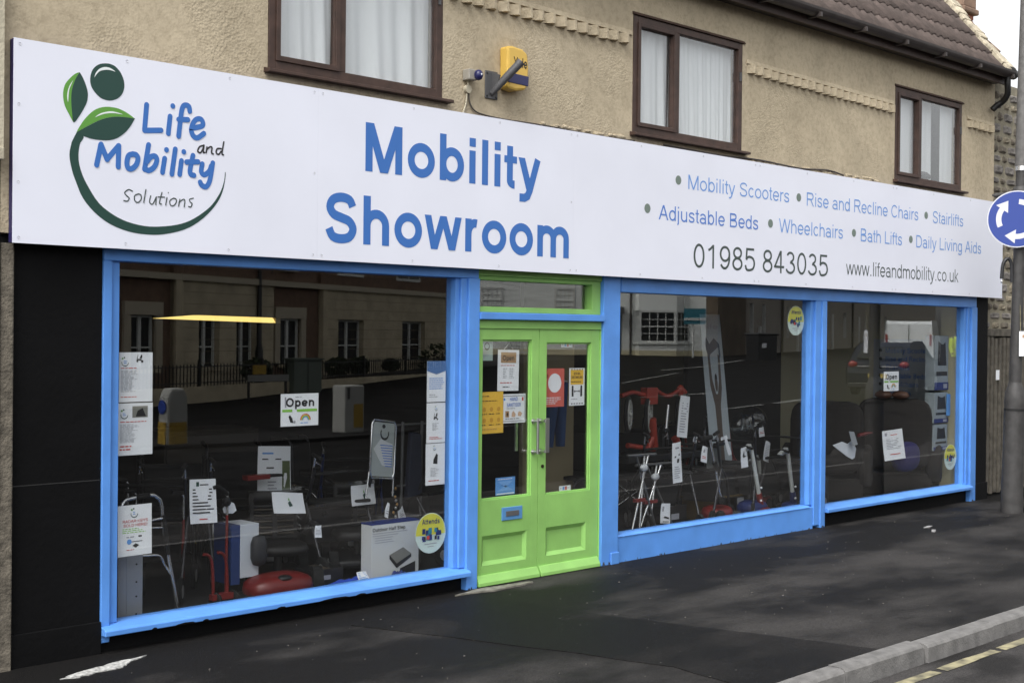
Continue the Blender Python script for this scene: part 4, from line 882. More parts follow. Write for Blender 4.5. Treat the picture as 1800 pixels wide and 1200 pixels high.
# ================================================================== PAPERS, POSTERS AND STICKERS ON THE GLASS
def sheet(name, label, cat, x0, x1, z0, z1, items, y=None, tilt=0., paper=None, group=None, curl=.0):
    """a real thin sheet just inside the glass; items = list of printed marks in 0..1 sheet units"""
    y = GY+.009 if y is None else y
    cx, cz = (x0+x1)/2, (z0+z1)/2; w, h = x1-x0, z1-z0
    T = thing(name, label, cat, (cx, y, cz), group)
    ca, sa = math.cos(tilt), math.sin(tilt)
    def P(u, v, o=0.):
        a = (u-.5)*w; b = (v-.5)*h
        return (cx+a*ca-b*sa, y-o+curl*((u-.5)**2)*4-curl, cz+a*sa+b*ca)
    mb_ = MB(); n = 6 if curl else 1
    for i in range(n): mb_.prism([P(i/n, 0), P((i+1)/n, 0), P((i+1)/n, 1), P(i/n, 1)], (0, .0012, 0))
    mb_.build('sheet', paper or PAPER, T)
    groups = {}
    for it in items:
        k = it[0]
        if k == 'rect': _, m, u0, v0, u1, v1 = it; mm = groups.setdefault(m.name, (m, MB())); mm[1].poly([P(u0, v0, .0012), P(u1, v0, .0012), P(u1, v1, .0012), P(u0, v1, .0012)])
        elif k == 'poly': _, m, pts = it; mm = groups.setdefault(m.name, (m, MB())); mm[1].poly([P(u, v, .0016) for u, v in pts])
        elif k == 'lines':
            _, m, u0, v0, u1, v1, n_ = it; mm = groups.setdefault(m.name, (m, MB())); st = (v1-v0)/n_
            for i in range(n_):
                b = v1-(i+1)*st+st*.35; u = u0; ue = u0+(u1-u0)*random.uniform(.55, 1)
                while u < ue:
                    e_ = min(ue, u+random.uniform(.05, .14)); mm[1].poly([P(u, b, .0014), P(e_, b, .0014), P(e_, b+st*.4, .0014), P(u, b+st*.4, .0014)]); u = e_+.025
        elif k == 'text':
            _, m, s, u0, v0, u1, cap, wt = it; mm = groups.setdefault(m.name, (m, MB())); text_mesh(mm[1], s, u0, u1, v0, cap, wt, lambda a, b, o=0.: P(a, b, .0018+o*.5))
        elif k == 'ring':
            _, m, u, v, r, wd, a0, a1 = it; mm = groups.setdefault(m.name, (m, MB())); ar = w/h
            for q in ribbon(arc(u, v, r, r*ar, a0, a1, 16), wd/2): mm[1].poly([P(a, b, .002) for a, b in q])
        elif k == 'disc':
            _, m, u, v, r = it; mm = groups.setdefault(m.name, (m, MB())); ar = w/h
            mm[1].poly([P(u+r*math.cos(a*math.pi/12), v+r*ar*math.sin(a*math.pi/12), .0015) for a in range(24)])
    for m, mb2 in groups.values(): mb2.build('print', m, T)
    return T
def mini_logo(u, v, s):   # the company mark in small
    return [('ring', LDARK, u, v, s, s*.16, 170, 355), ('disc', LDARK, u-s*.2, v+s*.95, s*.22), ('disc', LGREEN, u-s*.75, v+s*.75, s*.25), ('lines', BLUEL, u-s*.4, v-s*.3, u+s*.8, v+s*.4, 2)]
def scooter_pic(u, v, s, m=INK):
    return [('poly', m, [(u-s, v), (u+s*.3, v-s*.1), (u+s*.3, v+s*.2), (u-s*.6, v+s*.25)]), ('poly', m, [(u-s*.2, v+s*.3), (u+s*.4, v+s*.3), (u+s*.5, v+s*.9), (u+s*.2, v+s*.9)]), ('disc', m, u-s*.7, v-s*.15, s*.25), ('disc', m, u+s*.5, v-s*.2, s*.28), ('poly', m, [(u-s*.9, v+s*.2), (u-s*.7, v+s*.2), (u-s*.5, v+s*.9), (u-s*.6, v+s*.9)])]
sheet('price_sheet', 'topmost white price sheet with small scooter picture at the left edge of the first window', 'poster', 3.998, 4.222, 1.472, 1.772,
      mini_logo(.17, .8, .1)+scooter_pic(.62, .84, .12)+[('lines', INKR, .05, .66, .6, .7, 1), ('lines', INKG, .05, .2, .55, .64, 18), ('lines', INKR, .05, .08, .6, .12, 1)])
sheet('price_sheet', 'white price sheet with square photo just under the topmost sheet at the left window edge', 'poster', 3.995, 4.225, 1.15, 1.465,
      mini_logo(.17, .78, .1)+[('rect', mat('photo_grey', (.22, .22, .2), .6), .4, .72, .85, .94), ('poly', INK, [(.5, .74), (.8, .74), (.7, .9), (.55, .85)]), ('lines', INKR, .05, .62, .85, .66, 1), ('lines', INKG, .05, .24, .6, .6, 16), ('lines', INKR, .05, .08, .5, .2, 2)])
sheet('radar_keys_poster', 'white poster reading RADAR KEYS SOLD HERE at the bottom left of the first window', 'poster', 3.998, 4.225, .54, .848,
      mini_logo(.48, .83, .1)+[('text', INKR, 'RADAR KEYS', .14, .655, .88, .055, .13), ('text', INKR, 'SOLD HERE!', .16, .575, .86, .055, .13), ('lines', INKG2, .13, .44, .9, .55, 3), ('lines', INKG, .25, .34, .6, .4, 1), ('rect', INK, .6, .36, .7, .39), ('disc', LBLUE, .33, .28, .07), ('rect', INK, .4, .27, .72, .285), ('poly', INK, [(.42, .2), (.52, .15), (.62, .2), (.52, .24)]), ('lines', INKR, .25, .1, .5, .14, 1)], tilt=.01)
def open_sign(label, x0, x1, z0, z1):
    it = [('lines', INKG, .38, .86, .62, .92, 1), ('text', INK, 'Open', .13, .60, .88, .27, .2), ('rect', INKG2, .04, .44, .30, .52), ('rect', INKG2, .42, .44, .96, .52),
          ('poly', INK, [(.25, .12), (.33, .1), (.3, .25), (.24, .35), (.2, .3)]), ('disc', INKG, .36, .13, .03)]
    for r_, m in ((.13, INKR), (.11, YEL), (.09, INKG2), (.07, LBLUE)): it.append(('ring', m, .65, .18, r_, .022, 0, 180))
    it += [('lines', LBLUE, .52, .06, .8, .12, 1), ('rect', INKG, .1, .58, .14, .9)]
    return sheet('open_sign', label, 'sign', x0, x1, z0, z1, it, tilt=.0)
open_sign('white Open sign with green stripe and rainbow in the middle of the first window', 5.17, 5.478, 1.275, 1.492)
open_sign('small white Open sign with green stripe above the brown armchair', 12.975, 13.292, 1.325, 1.535)
sheet('info_sheet', 'white sheet with blue arrow header, topmost at the right of the first window', 'poster', 6.455, 6.638, 1.40, 1.70,
      [('poly', mat('header_blue', (.1, .2, .42), .6), [(0, 1), (1, 1), (1, .76), (.5, .67), (0, .76)]), ('lines', PAPER, .12, .78, .9, .95, 4), ('lines', BLUEL, .12, .3, .92, .6, 6), ('lines', INKG, .12, .1, .6, .2, 2)])
sheet('info_sheet', 'white sheet with dark scooter picture, middle of the three right of the first window', 'poster', 6.455, 6.638, 1.10, 1.393,
      mini_logo(.5, .85, .07)+scooter_pic(.5, .62, .14)+[('lines', INKG, .3, .3, .65, .5, 6), ('lines', INKR, .15, .08, .9, .16, 2)])
sheet('info_sheet', 'white sheet with dark armchair picture, lowest of the three right of the first window', 'poster', 6.45, 6.638, .79, 1.095,
      mini_logo(.45, .88, .07)+[('poly', INK, [(.38, .52), (.6, .5), (.62, .72), (.55, .76), (.4, .62)]), ('lines', INKG, .25, .2, .7, .42, 7), ('lines', INKR, .15, .08, .9, .13, 1)])
def attends(label, cx, cz, r):
    T = thing('round_sticker', label, 'sticker', (cx, GY+.009, cz), 'round product stickers on the glass')
    y = GY+.009; k = 1.
    circ = lambda rr, o, z0=-9, z1=9: [(cx+rr*math.cos(-a*math.pi/20), y-o, cz+min(z1, max(z0, rr*math.sin(-a*math.pi/20)))) for a in range(40)]
    MB().prism(circ(r, 0), (0, .001, 0)).build('disc', mat('sticker_pale', (.62, .74, .72), .5), T)
    yb = [(cx+r*.97*math.cos(R(a)), y-.001, cz+r*.97*math.sin(R(a))) for a in range(-5, 186, 10)]
    MB().poly(yb[::-1]).build('yellow_field', mat('sticker_yellow', (.68, .66, .08), .5), T)
    text_mesh(MB(), 'Attends', cx-r*.58, cx+r*.58, cz+r*.45, r*.26, .17, face_y(y-.002)).build('lettering', DBLUE, T)
    pk = MB(); rnd = random.Random(int(cx*100))
    for i in range(15):
        a = cx+rnd.uniform(-.62, .62)*r; b = cz+rnd.uniform(-.3, .18)*r; s = rnd.uniform(.07, .12)*r
        pk.poly([(a-s, y-.0022-i*.0002, b-s*1.2), (a+s, y-.0022-i*.0002, b-s*1.2), (a+s*.9, y-.0022-i*.0002, b+s*1.2), (a-s*.8, y-.0022-i*.0002, b+s*1.2)], i % 4)
    pk.build('print', [DBLUE, mat('teal_print', (.02, .2, .3), .5), INKR if False else DBLUE, INK], T)
    pr = MB()
    a, b = cx-r*.2, cz-r*.2; s = .09*r; pr.poly([(a-s, y-.006, b-s), (a+s, y-.006, b-s), (a+s, y-.006, b+s), (a-s, y-.006, b+s)]); pr.build('print', INKR, T)
    MB().box(cx-r*.4, cx+r*.4, y-.0015, y-.001, cz-r*.55, cz-r*.5).box(cx-r*.2, cx+r*.2, y-.0015, y-.001, cz-r*.68, cz-r*.64).build('print', INKG, T)
attends('round yellow and pale Attends sticker at the lower right of the first window', 6.505, .44, .148)
attends('round Attends sticker high in the top right corner of the middle big window', 11.27, 2.06, .145)
attends('round Attends sticker at the lower right corner of the far window', 14.50, .53, .148)
# door posters
dy = GY-.012
sheet('opening_hours_sheet', 'white opening hours sheet with brown Open panel hanging in the left door', 'notice', 7.155, 7.385, 1.465, 1.782,
      [('rect', SALMON, .14, .68, .86, .94), ('text', INK, 'Open', .22, .74, .76, .12, .16), ('lines', INKR, .14, .6, .86, .635, 1), ('lines', INKG, .25, .3, .45, .56, 6), ('lines', INKG, .55, .3, .78, .56, 6), ('lines', INKR, .12, .17, .9, .22, 1), ('lines', INK, .25, .07, .75, .12, 1)], y=dy, tilt=-.012)
MB().tube([(7.22, dy, 1.785), (7.27, dy-.002, 1.83), (7.275, dy-.002, 1.84)], .003, 5).tube([(7.32, dy, 1.785), (7.275, dy-.002, 1.83), (7.27, dy-.002, 1.84)], .003, 5).build('hanger', STEEL, bpy.data.objects['opening_hours_sheet'])
sheet('door_notice', 'small pale green notice in the top left corner of the left door', 'notice', 6.975, 7.10, 1.70, 1.852,
      [('ring', INK, .5, .72, .2, .07, 0, 360), ('lines', INKG, .2, .2, .8, .45, 3)], y=dy, paper=mat('pale_green_paper', (.35, .45, .42), .6))
it = [('text', INK, 'SYMPTOMS', .1, .87, .6, .05, .16), ('lines', INK, .1, .76, .9, .8, 1)]
for r_i in range(2):
    for c_i in range(3):
        it += [('disc', mat('print_amber', (.6, .33, .04), .6), .2+.3*c_i, .58-.26*r_i, .07), ('lines', INK, .1+.3*c_i, .44-.26*r_i, .32+.3*c_i, .49-.26*r_i, 1)]
sheet('health_poster', 'yellow health notice with small icons at the left edge of the left door', 'poster', 6.962, 7.215, 1.145, 1.462, [x for x in it if x[0] != 'text']+[('lines', INK, .1, .87, .6, .92, 1), ('lines', SALMON, .05, .08, .9, .12, 1)], y=dy-.004, paper=YEL, tilt=.008)
sheet('hand_sanitiser_sign', 'white hand sanitiser sign with three drawn hands in the left door', 'poster', 7.205, 7.462, 1.215, 1.44,
      [('rect', INK, .04, .06, .96, .075), ('rect', INK, .04, .925, .96, .94), ('rect', INK, .04, .07, .052, .94), ('rect', INK, .948, .07, .96, .94), ('text', INKB, 'HAND', .33, .76, .66, .13, .15), ('text', INKB, 'SANITISER', .2, .56, .8, .13, .15), ('lines', INK, .2, .48, .8, .52, 1),
       ('rect', SALMON, .14, .2, .3, .42), ('poly', mat('print_flesh', (.62, .42, .28), .6), [(.4, .22), (.55, .2), (.58, .3), (.48, .42), (.42, .36)]), ('poly', mat('print_flesh', (.6,)*3, .6), [(.67, .24), (.8, .22), (.86, .32), (.76, .4), (.68, .36)]), ('rect', INK, .2, .25, .26, .36), ('lines', INK, .14, .12, .86, .17, 1), ('disc', LBLUE, .1, .82, .04), ('rect', INKR, .84, .76, .91, .88)], y=dy)
sheet('coral_poster', 'coral red poster with white oval at the left of the right door', 'poster', 7.672, 7.905, 1.325, 1.632,
      [('poly', PAPER, [(.52+.33*math.cos(a*.2618), .62+.25*math.sin(a*.2618)) for a in range(24)]), ('lines', CORAL, .32, .5, .72, .76, 3), ('lines', PAPER, .1, .06, .9, .26, 4), ('disc', mat('print_dark_coral', (.35, .05, .04), .6), .12, .8, .08)], y=dy, paper=CORAL)
it = [('rect', YEL, .08, .56, .92, .95), ('text', INK, 'SOCIAL', .28, .82, .72, .07, .2), ('text', INK, 'DISTANCING', .14, .72, .86, .07, .2), ('lines', INK, .12, .6, .88, .66, 1)]
for i in range(5): it += [('rect', INK, .12+.17*i, .955, .22+.17*i, .975), ('rect', INK, .12+.17*i, .04, .22+.17*i, .065)]
for sx in (.22, .78): it += [('disc', INK, sx, .5, .06), ('rect', INK, sx-.06, .24, sx+.06, .47)]
it += [('rect', INK, .34, .37, .66, .39), ('poly', INK, [(.3, .38), (.38, .42), (.38, .34)]), ('poly', INK, [(.7, .38), (.62, .42), (.62, .34)]), ('lines', INKG, .14, .14, .86, .2, 1)]
sheet('distancing_poster', 'white and yellow social distancing poster with two black figures in the right door', 'poster', 7.965, 8.15, 1.328, 1.632, it, y=dy)
for lb, x0, x1, z0, z1 in (('tiny white strip sticker at the top of the right door glass', 7.865, 8.0, 1.80, 1.84), ('tiny white strip sticker at the foot of the right door glass', 7.86, 7.995, .645, .685)):
    sheet('strip_sticker', lb, 'sticker', x0, x1, z0, z1, [('rect', LBLUE, .28, .2, .45, .8), ('rect', CORAL, .48, .15, .66, .85), ('lines', INKG, .06, .3, .26, .7, 1), ('lines', INKG, .7, .3, .92, .7, 1)], y=dy)
sheet('blue_notice', 'square light blue notice at the bottom of the left door glass', 'notice', 7.145, 7.355, .665, .80,
      [('lines', PAPER, .1, .84, .9, .94, 1), ('poly', mat('print_sky', (.2, .42, .78), .6), [(.1, .78), (.9, .78), (.5, .42)]), ('poly', mat('print_sky', (.2,)*3, .6), [(.08, .22), (.92, .22), (.5, .55)]), ('lines', INKB, .3, .5, .7, .8, 3), ('lines', INK, .2, .2, .85, .3, 1), ('rect', PAPER, .05, .04, .95, .1)], y=dy, paper=LBLUE)

# ================================================================== THINGS IN THE SHOP
def card(name, label, cat, c, w, h, yaw=0, pitch=0, roll=0, items=(), paper=None, group=None):
    """a loose card in space: centre c, size, orientation"""
    m_ = Matrix.Rotation(yaw, 3, 'Z') @ Matrix.Rotation(pitch, 3, 'X') @ Matrix.Rotation(roll, 3, 'Y'); c = Vector(c)
    T = thing(name, label, cat, tuple(c), group)
    P = lambda u, v, o=0.: tuple(c+m_ @ Vector(((u-.5)*w, -o+.006*math.sin(5*u+3*v), (v-.5)*h)))
    mb_ = MB(); n = 5
    for i in range(n):
        for j in range(n): mb_.prism([P(i/n, j/n), P((i+1)/n, j/n), P((i+1)/n, (j+1)/n), P(i/n, (j+1)/n)], m_ @ Vector((0, .001, 0)))
    mb_.build('sheet', paper or PAPER, T)
    G = {}
    for it in items:
        mm = G.setdefault(it[1].name, (it[1], MB()))
        if it[0] == 'rect': 
            _, m, u0, v0, u1, v1 = it; mm[1].poly([P(u0, v0, .003), P(u1, v0, .003), P(u1, v1, .003), P(u0, v1, .003)])
        elif it[0] == 'poly': mm[1].poly([P(u, v, .0035) for u, v in it[2]])
        elif it[0] == 'text': _, m, s, u0, v0, u1, cap, wt = it; text_mesh(mm[1], s, u0, u1, v0, cap, wt, lambda a, b, o=0.: P(a, b, .003+o))
        elif it[0] == 'lines':
            _, m, u0, v0, u1, v1, n_ = it; st = (v1-v0)/n_
            for i in range(n_):
                b = v1-(i+1)*st+st*.35; ue = u0+(u1-u0)*random.uniform(.6, 1); mm[1].poly([P(u0, b, .003), P(ue, b, .003), P(ue, b+st*.4, .003), P(u0, b+st*.4, .003)])
    for m, b in G.values(): b.build('print', m, T)
    return T
TXT = [('lines', INKG, .12, .2, .88, .7, 8), ('rect', LDARK, .15, .8, .3, .92), ('lines', INK, .35, .78, .85, .9, 1), ('lines', INKR, .2, .06, .7, .14, 1)]
# ceiling tube light, lit, on a batten
tl = thing('tube_light', 'long lit yellow fluorescent tube light hanging inside the first window', 'ceiling light', (6.16, 2.5, 2.05))
MB().prism([(5.60, 2.5, 2.0), (6.74, 2.5, 1.978), (6.71, 2.5, 2.022), (5.98, 2.5, 2.032)], (0, .10, 0)).build('diffuser', mat('lit_tube', (1, .74, .22), .5, emit=1.0), tl)
MB().box(6.742, 6.79, 2.50, 2.58, 1.975, 2.02).build('end_cap', mat('batten', (.25, .2, .08), .6), tl)
for x in (5.85, 6.6): MB().tube([(x, 2.55, 2.02), (x, 2.55, 2.6)], .003, 4).build('cord', DARK, tl)

# walking frame
wf = thing('walking_frame', 'silver folding walking frame with dark foam grip at the far left of the first window', 'walking frame', (4.3, .5, .06))
top = [(4.20, .42, .10), (4.17, .42, .55), (4.16, .43, .78), (4.18, .44, .835), (4.24, .45, .85), (4.38, .47, .858), (4.43, .48, .84), (4.47, .49, .79), (4.50, .50, .60), (4.61, .50, .07)]
MB().tube(catmull(top, 5), .0125, 10).build('front_frame', SILVER, wf)
MB().tube([(4.27, .455, .853), (4.37, .47, .857)], .019, 10).tube([(4.485, .495, .72), (4.53, .50, .46)], .017, 10).build('foam_grip', BLACK, wf)
MB().tube([(4.19, .44, .685), (4.48, .49, .70)], .009, 8).tube([(4.19, .44, .665), (4.48, .49, .64)], .006, 8).build('cross_bar', SILVER, wf)
MB().tube(catmull([(4.22, .46, .485), (4.36, .47, .475), (4.46, .49, .46), (4.50, .50, .40), (4.545, .50, .33)], 4), .009, 8).build('cross_bar', SILVER, wf)
MB().tube([(4.598, .50, .14), (4.604, .5, .11)], .0135, 8).build('button_clip', BLACK, wf)
MB().tube([(4.61, .50, .10), (4.612, .50, .062)], .018, 10).build('rubber_foot', BLACK, wf); MB().tube([(4.20, .42, .10), (4.20, .42, .062)], .018, 10).build('rubber_foot', BLACK, wf)
# perforated aluminium channel
chn = thing('ramp_channel', 'upright grey aluminium channel ramp standing in the left corner of the first window', 'ramp', (4.25, .40, .06))
MB().box(4.175, 4.255, .36, .375, .07, .60).box(4.16, 4.175, .36, .40, .07, .60).box(4.255, 4.268, .36, .40, .07, .6).build('channel', mat('dull_aluminium', (.42, .44, .48), .45, .5), chn)
MB().prism([(4.155, .355, .10), (4.10, .39, .10), (4.10, .39, .60), (4.155, .355, .60)], (0, .005, 0)).build('flange', mat('dull_aluminium', (.4,)*3, .4), chn)
hm = MB().tube([(0, 0, 0), (0, -.003, 0)], .006, 8).mesh('hole', INK)
for z in (.14, .25, .34, .45, .54): piece('hole', hm, chn, (4.225, .3595, z))
sw = thing('socket_panel', 'small dark panel with three pale sockets low in the left window corner', 'panel', (4.03, .34, .3))
MB().box(3.99, 4.09, .34, .36, .12, .50).build('plate', DARK, sw)
for z in (.22, .30, .38): MB().box(4.02, 4.07, .334, .3395, z, z+.04).build('socket', mat('socket_grey', (.12, .13, .13), .5), sw)
# shower stool rails / crutches behind
def crutch(label, x, y, ztop, zb=.08, col=DRED, n=1):
    c_ = thing('crutch', label, 'crutch', (x, y, zb), 'walking sticks in the first window')
    MB().tube(catmull([(x, y, zb), (x, y, ztop-.12), (x-.002, y, ztop-.02), (x-.05, y-.0, ztop+.01)], 3), .0085, 8).build('shaft', SILVER, c_)
    MB().tube([(x, y, ztop-.62), (x, y, ztop-.18)], .0105, 8).build('sleeve', col, c_)
    MB().tube([(x-.005, y, ztop), (x-.09, y, ztop+.012)], .014, 8).build('grip', BLACK, c_)
crutch('silver stick with red sleeve just right of the walking frame', 4.85, .85, .80)
crutch('short curved silver stick standing behind the walking frame', 4.52, .9, .83, col=BLACK)
crutch('thin silver stick with black sleeve behind the walking frame grip', 4.68, 1.3, .86, col=BLACK)
# rollator, red
ro = thing('rollator', 'dark red folding rollator with black grips in the first window', 'rollator', (4.95, .6, .07))
for dx in (0, .11):
    MB().tube(catmull([(4.83+dx, .56, .42), (4.88+dx, .57, .40), (4.91+dx, .58, .33), (4.92+dx, .58, .12)], 4), .011, 8).build('side_frame', DRED, ro)
MB().tube([(5.03, .6, .12), (5.035, .6, .66)], .010, 8).build('handle_tube', DRED, ro)
MB().tube([(5.035, .6, .66), (5.037, .6, .82)], .009, 8).build('chrome_tube', SILVER, ro)
MB().tube(catmull([(5.037, .6, .80), (4.98, .57, .84), (4.92, .54, .865), (4.88, .53, .86)], 4), [.013]*13, 8).build('grip', BLACK, ro)
MB().ball((5.03, .6, .75), .035, .03, .035, 10).build('brake_joint', BLACK, ro)
MB().box(4.90, 5.06, .55, .60, .10, .14).build('cross_member', DRED, ro)
for x in (4.92, 5.06): MB().tube([(x, .57, .10), (x+.02, .58, .10)], .05, 14).build('wheel', BLACK, ro)
card('price_card', 'tall white price card leaning behind the red rollator handles', 'card', (4.80, .52, .78), .20, .29, 0, R(-6), R(2), [('lines', INK, .35, .84, .8, .9, 1), ('lines', INK, .1, .2, .92, .8, 8), ('rect', LDARK, .22, .84, .32, .94), ('lines', INKR, .35, .06, .8, .12, 1)])
bc = thing('blank_card', 'small white card folded behind the rollator handle', 'card', (5.08, .62, .72))
MB().prism([(5.02, .63, .70), (5.06, .63, .75), (5.11, .63, .73), (5.13, .63, .68), (5.1, .63, .66), (5.03, .63, .67)], (0, .001, 0)).build('sheet', PAPER, bc)

# mobility scooter seats (two identical)
def scooter(label, group):
    T = thing('mobility_scooter', label, 'mobility scooter', (0, 0, 0), group, local=True)
    # local frame: seat faces +x.. seen from the front of the window
    mb_ = MB()
    # backrest: curved slab with slots
    n = 10; H_, W_ = .36, .36
    def bp(u, v, o): a = (u-.5)*1.5; return (math.sin(a)*W_/1.4, -.02+.10*(1-math.cos(a))+o+.05*(v-.5), .30+v*H_)
    rows = [(.0, .12)]+[(.12+.12*i+.05, .12+.12*(i+1)) for i in range(5)]+[(.77, 1)]
    for v0, v1 in rows:
        for i in range(n):
            u0, u1 = i/n, (i+1)/n
            mb_.add([bp(u0, v0, 0), bp(u1, v0, 0), bp(u1, v1, 0), bp(u0, v1, 0), bp(u0, v0, .035), bp(u1, v0, .035), bp(u1, v1, .035), bp(u0, v1, .035)], [(0, 1, 2, 3), (7, 6, 5, 4), (0, 4, 5, 1), (3, 2, 6, 7)]+([(0, 3, 7, 4)] if i == 0 else [])+([(1, 5, 6, 2)] if i == n-1 else []), 0, True)
    for u in (0, .46, .9):
        for k in range(12): 
            v0, v1 = .05+k*.075, .05+(k+1)*.075; mb_.add([bp(u, v0, -.004), bp(u+.1, v0, -.004), bp(u+.1, v1, -.004), bp(u, v1, -.004)], [(0, 1, 2, 3)], 0)
    mb_.build('backrest', mat('seat_shell', (.010, .009, .009), .6), T)
    slat = mat('seat_slat', (.05, .038, .025), .4)
    sm_ = MB()
    for i in range(5):
        for (a, b) in ((.1, .46), (.56, .9)):
            P = [bp(a+(b-a)*k/6, .15+.12*i, -.010-.0) for k in range(7)]; sm_.tube(P, .010, 6)
    sm_.build('seat_slats', slat, T)
    MB().ball((0, -.20, .27), .22, .20, .05, 16, k=3).build('seat', mat('seat_shell', (.02,)*3, .5), T)
    for sx in (-1, 1):
        MB().tube(catmull([(sx*.22, -.02, .34), (sx*.27, -.06, .42), (sx*.27, -.30, .43)], 4), .022, 8).build('armrest', BLACK, T)
    MB().tube([(0, -.2, .08), (0, -.2, .25)], .03, 10).build('seat_post', DARK, T)
    MB().box(-.2, .2, -.50, .16, .04, .10).build('deck', DARK, T, bevel=.02)
    for sx in (-1, 1):
        for yy in (-.45, .1):
            wl = MB().tube([(sx*.20, yy, .07), (sx*.27, yy, .07)], .10, 16).build('wheel', BLACK, T); MB().tube([(sx*.272, yy, .07), (sx*.276, yy, .07)], .05, 14).build('rim', mat('rim_grey', (.2, .2, .2), .4), wl)
    MB().box(-.05, .05, -.02, .02, .14, .2).build('badge', STEEL, T, bevel=.008)
    return T
s1 = scooter('black mobility scooter seat with slatted back, left of the two behind the red scooter', 'mobility scooters in the first window')
s1.location = (5.76, 1.1, .06); s1.rotation_euler = (0, 0, R(-25))
s2 = copy_tree(s1); s2['label'] = 'black mobility scooter seat with slatted back, behind the Outdoor Half Step box'; s2.location = (6.52, 1.1, .10); s2.rotation_euler = (0, 0, R(-30)); s2.scale = (.92, .92, .96)
for x, z, r_, lb in ((5.72, .660, R(6), 'white price card in clear holder on the left scooter seat back'), (6.41, .665, R(0), 'white price card in clear holder on the right scooter seat back')):
    T = card('price_card', lb, 'card', (x, .85, z), .285 if x < 6 else .24, .155, R(4), R(-18 if x < 6 else -5), r_, [('poly', LDARK, [(.45, .5), (.5, .3), (.6, .35), (.52, .6)]), ('poly', LGREEN, [(.46, .6), (.52, .62), (.48, .75)])])
    MB().prism([(x-.14, .885, z+.08), (x+.14, .885, z+.08), (x+.14, .89, z+.105), (x-.14, .89, z+.105)], (0, .004, 0)).build('holder', CLEAR, T)
card('tall_price_card', 'tall white price card with green photo strip standing behind the left scooter', 'card', (5.92, 1.32, .83), .30, .40, 0, R(-4), R(3),
     [('lines', BLUEL, .12, .82, .45, .9, 1), ('lines', INK, .12, .72, .9, .78, 1), ('rect', mat('photo_green', (.09, .12, .05), .6), .72, .1, .97, .72), ('lines', INK, .25, .55, .5, .62, 1), ('poly', INK, [(.25, .42), (.6, .42), (.62, .48), (.25, .48)]), ('lines', INKG, .3, .1, .6, .35, 4)])
tag(MB().box(5.60, 5.80, 1.2, 1.27, .80, .835).box(5.80, 5.92, 1.21, 1.25, .81, .828, 1).build('tiller_grip', [DRED, BLACK], org=(5.7, 1.2, .8)), 'red and black grip sticking out left of the tall price card', 'grip')
card('price_tag', 'small white price tag hanging between the two scooter seats', 'tag', (5.69, .45, .50), .055, .085, 0, 0, R(3), [('lines', INKG, .1, .2, .9, .8, 5)])
# red scooter battery body in front
rb_ = thing('red_scooter_body', 'glossy red scooter body with black base and white badge on the window floor', 'mobility scooter', (5.38, .5, .06))
MB().ball((5.40, .52, .14), .26, .16, .10, 20, k=2.6).build('body', RED, rb_)
MB().ball((5.40, .54, .075), .33, .20, .045, 20, k=3).build('base', DARK, rb_)
MB().box(5.40, 5.52, .352, .362, .10, .135).build('badge', PAPER, rb_, bevel=.006)
MB().ball((5.38, .42, .215), .06, .05, .02, 12).build('handle_recess', DARK, rb_)
# blue and white carton with black bag
cb = thing('carton', 'white and dark blue carton standing left behind the red scooter', 'box', (5.2, .6, .06))
MB().box(5.13, 5.28, .58, .80, .22, .585).build('box_body', mat('carton_white', (.5, .53, .58), .7), cb, bevel=.003)
MB().box(5.06, 5.129, .58, .8, .18, .585).build('blue_side', mat('carton_blue', (.01, .03, .12), .6), cb, bevel=.003)
MB().ball((5.26, .55, .40), .06, .04, .11, 10, k=3).build('dark_picture', INK, cb)
# blue cloths
def cloth(name, label, c, w, d, h, m, seed=1, cat='cloth'):
    rnd = random.Random(seed); n = 14; v = []; f = []
    ph = [rnd.uniform(0, 6) for _ in range(6)]
    for j in range(n+1):
        for i in range(n+1):
            a = i/n-.5; b = j/n-.5; rr = math.hypot(a, b)
            v.append((c[0]+a*w*(1+.1*math.sin(7*b+ph[0])), c[1]+b*d*(1+.15*math.sin(6*a+ph[1])), c[2]+h*max(0, (1-(2*rr)**2))*(.7+.3*math.sin(14*a+ph[2])*math.sin(11*b+ph[3]))+.008*math.sin(20*a+ph[4])))
    for j in range(n):
        for i in range(n): q = j*(n+1)+i; f.append((q, q+1, q+n+2, q+n+1))
    return tag(MB().add(v, f, 0, True).build(name, m, org=c), label, cat)
cloth('blue_cloth', 'crumpled royal blue cloth on the floor right of the red scooter', (5.98, .46, .085), .42, .22, .06, RBLUE, 3)
card('cloth_label', 'white printed label lying on the crumpled royal blue cloth', 'label', (6.03, .37, .155), .09, .07, 0, R(-30), 0, [('lines', LBLUE, .1, .1, .9, .9, 5)])
cloth('blue_cloth', 'small dark blue cloth pile on the window floor against the first window', (5.66, .62, .09), .2, .15, .05, RBLUE, 5)
cloth('blue_cushion_pile', 'dark blue rounded cloth in front of the white Outdoor Half Step carton', (6.32, .32, .09), .20, .10, .10, DBLUE, 8)
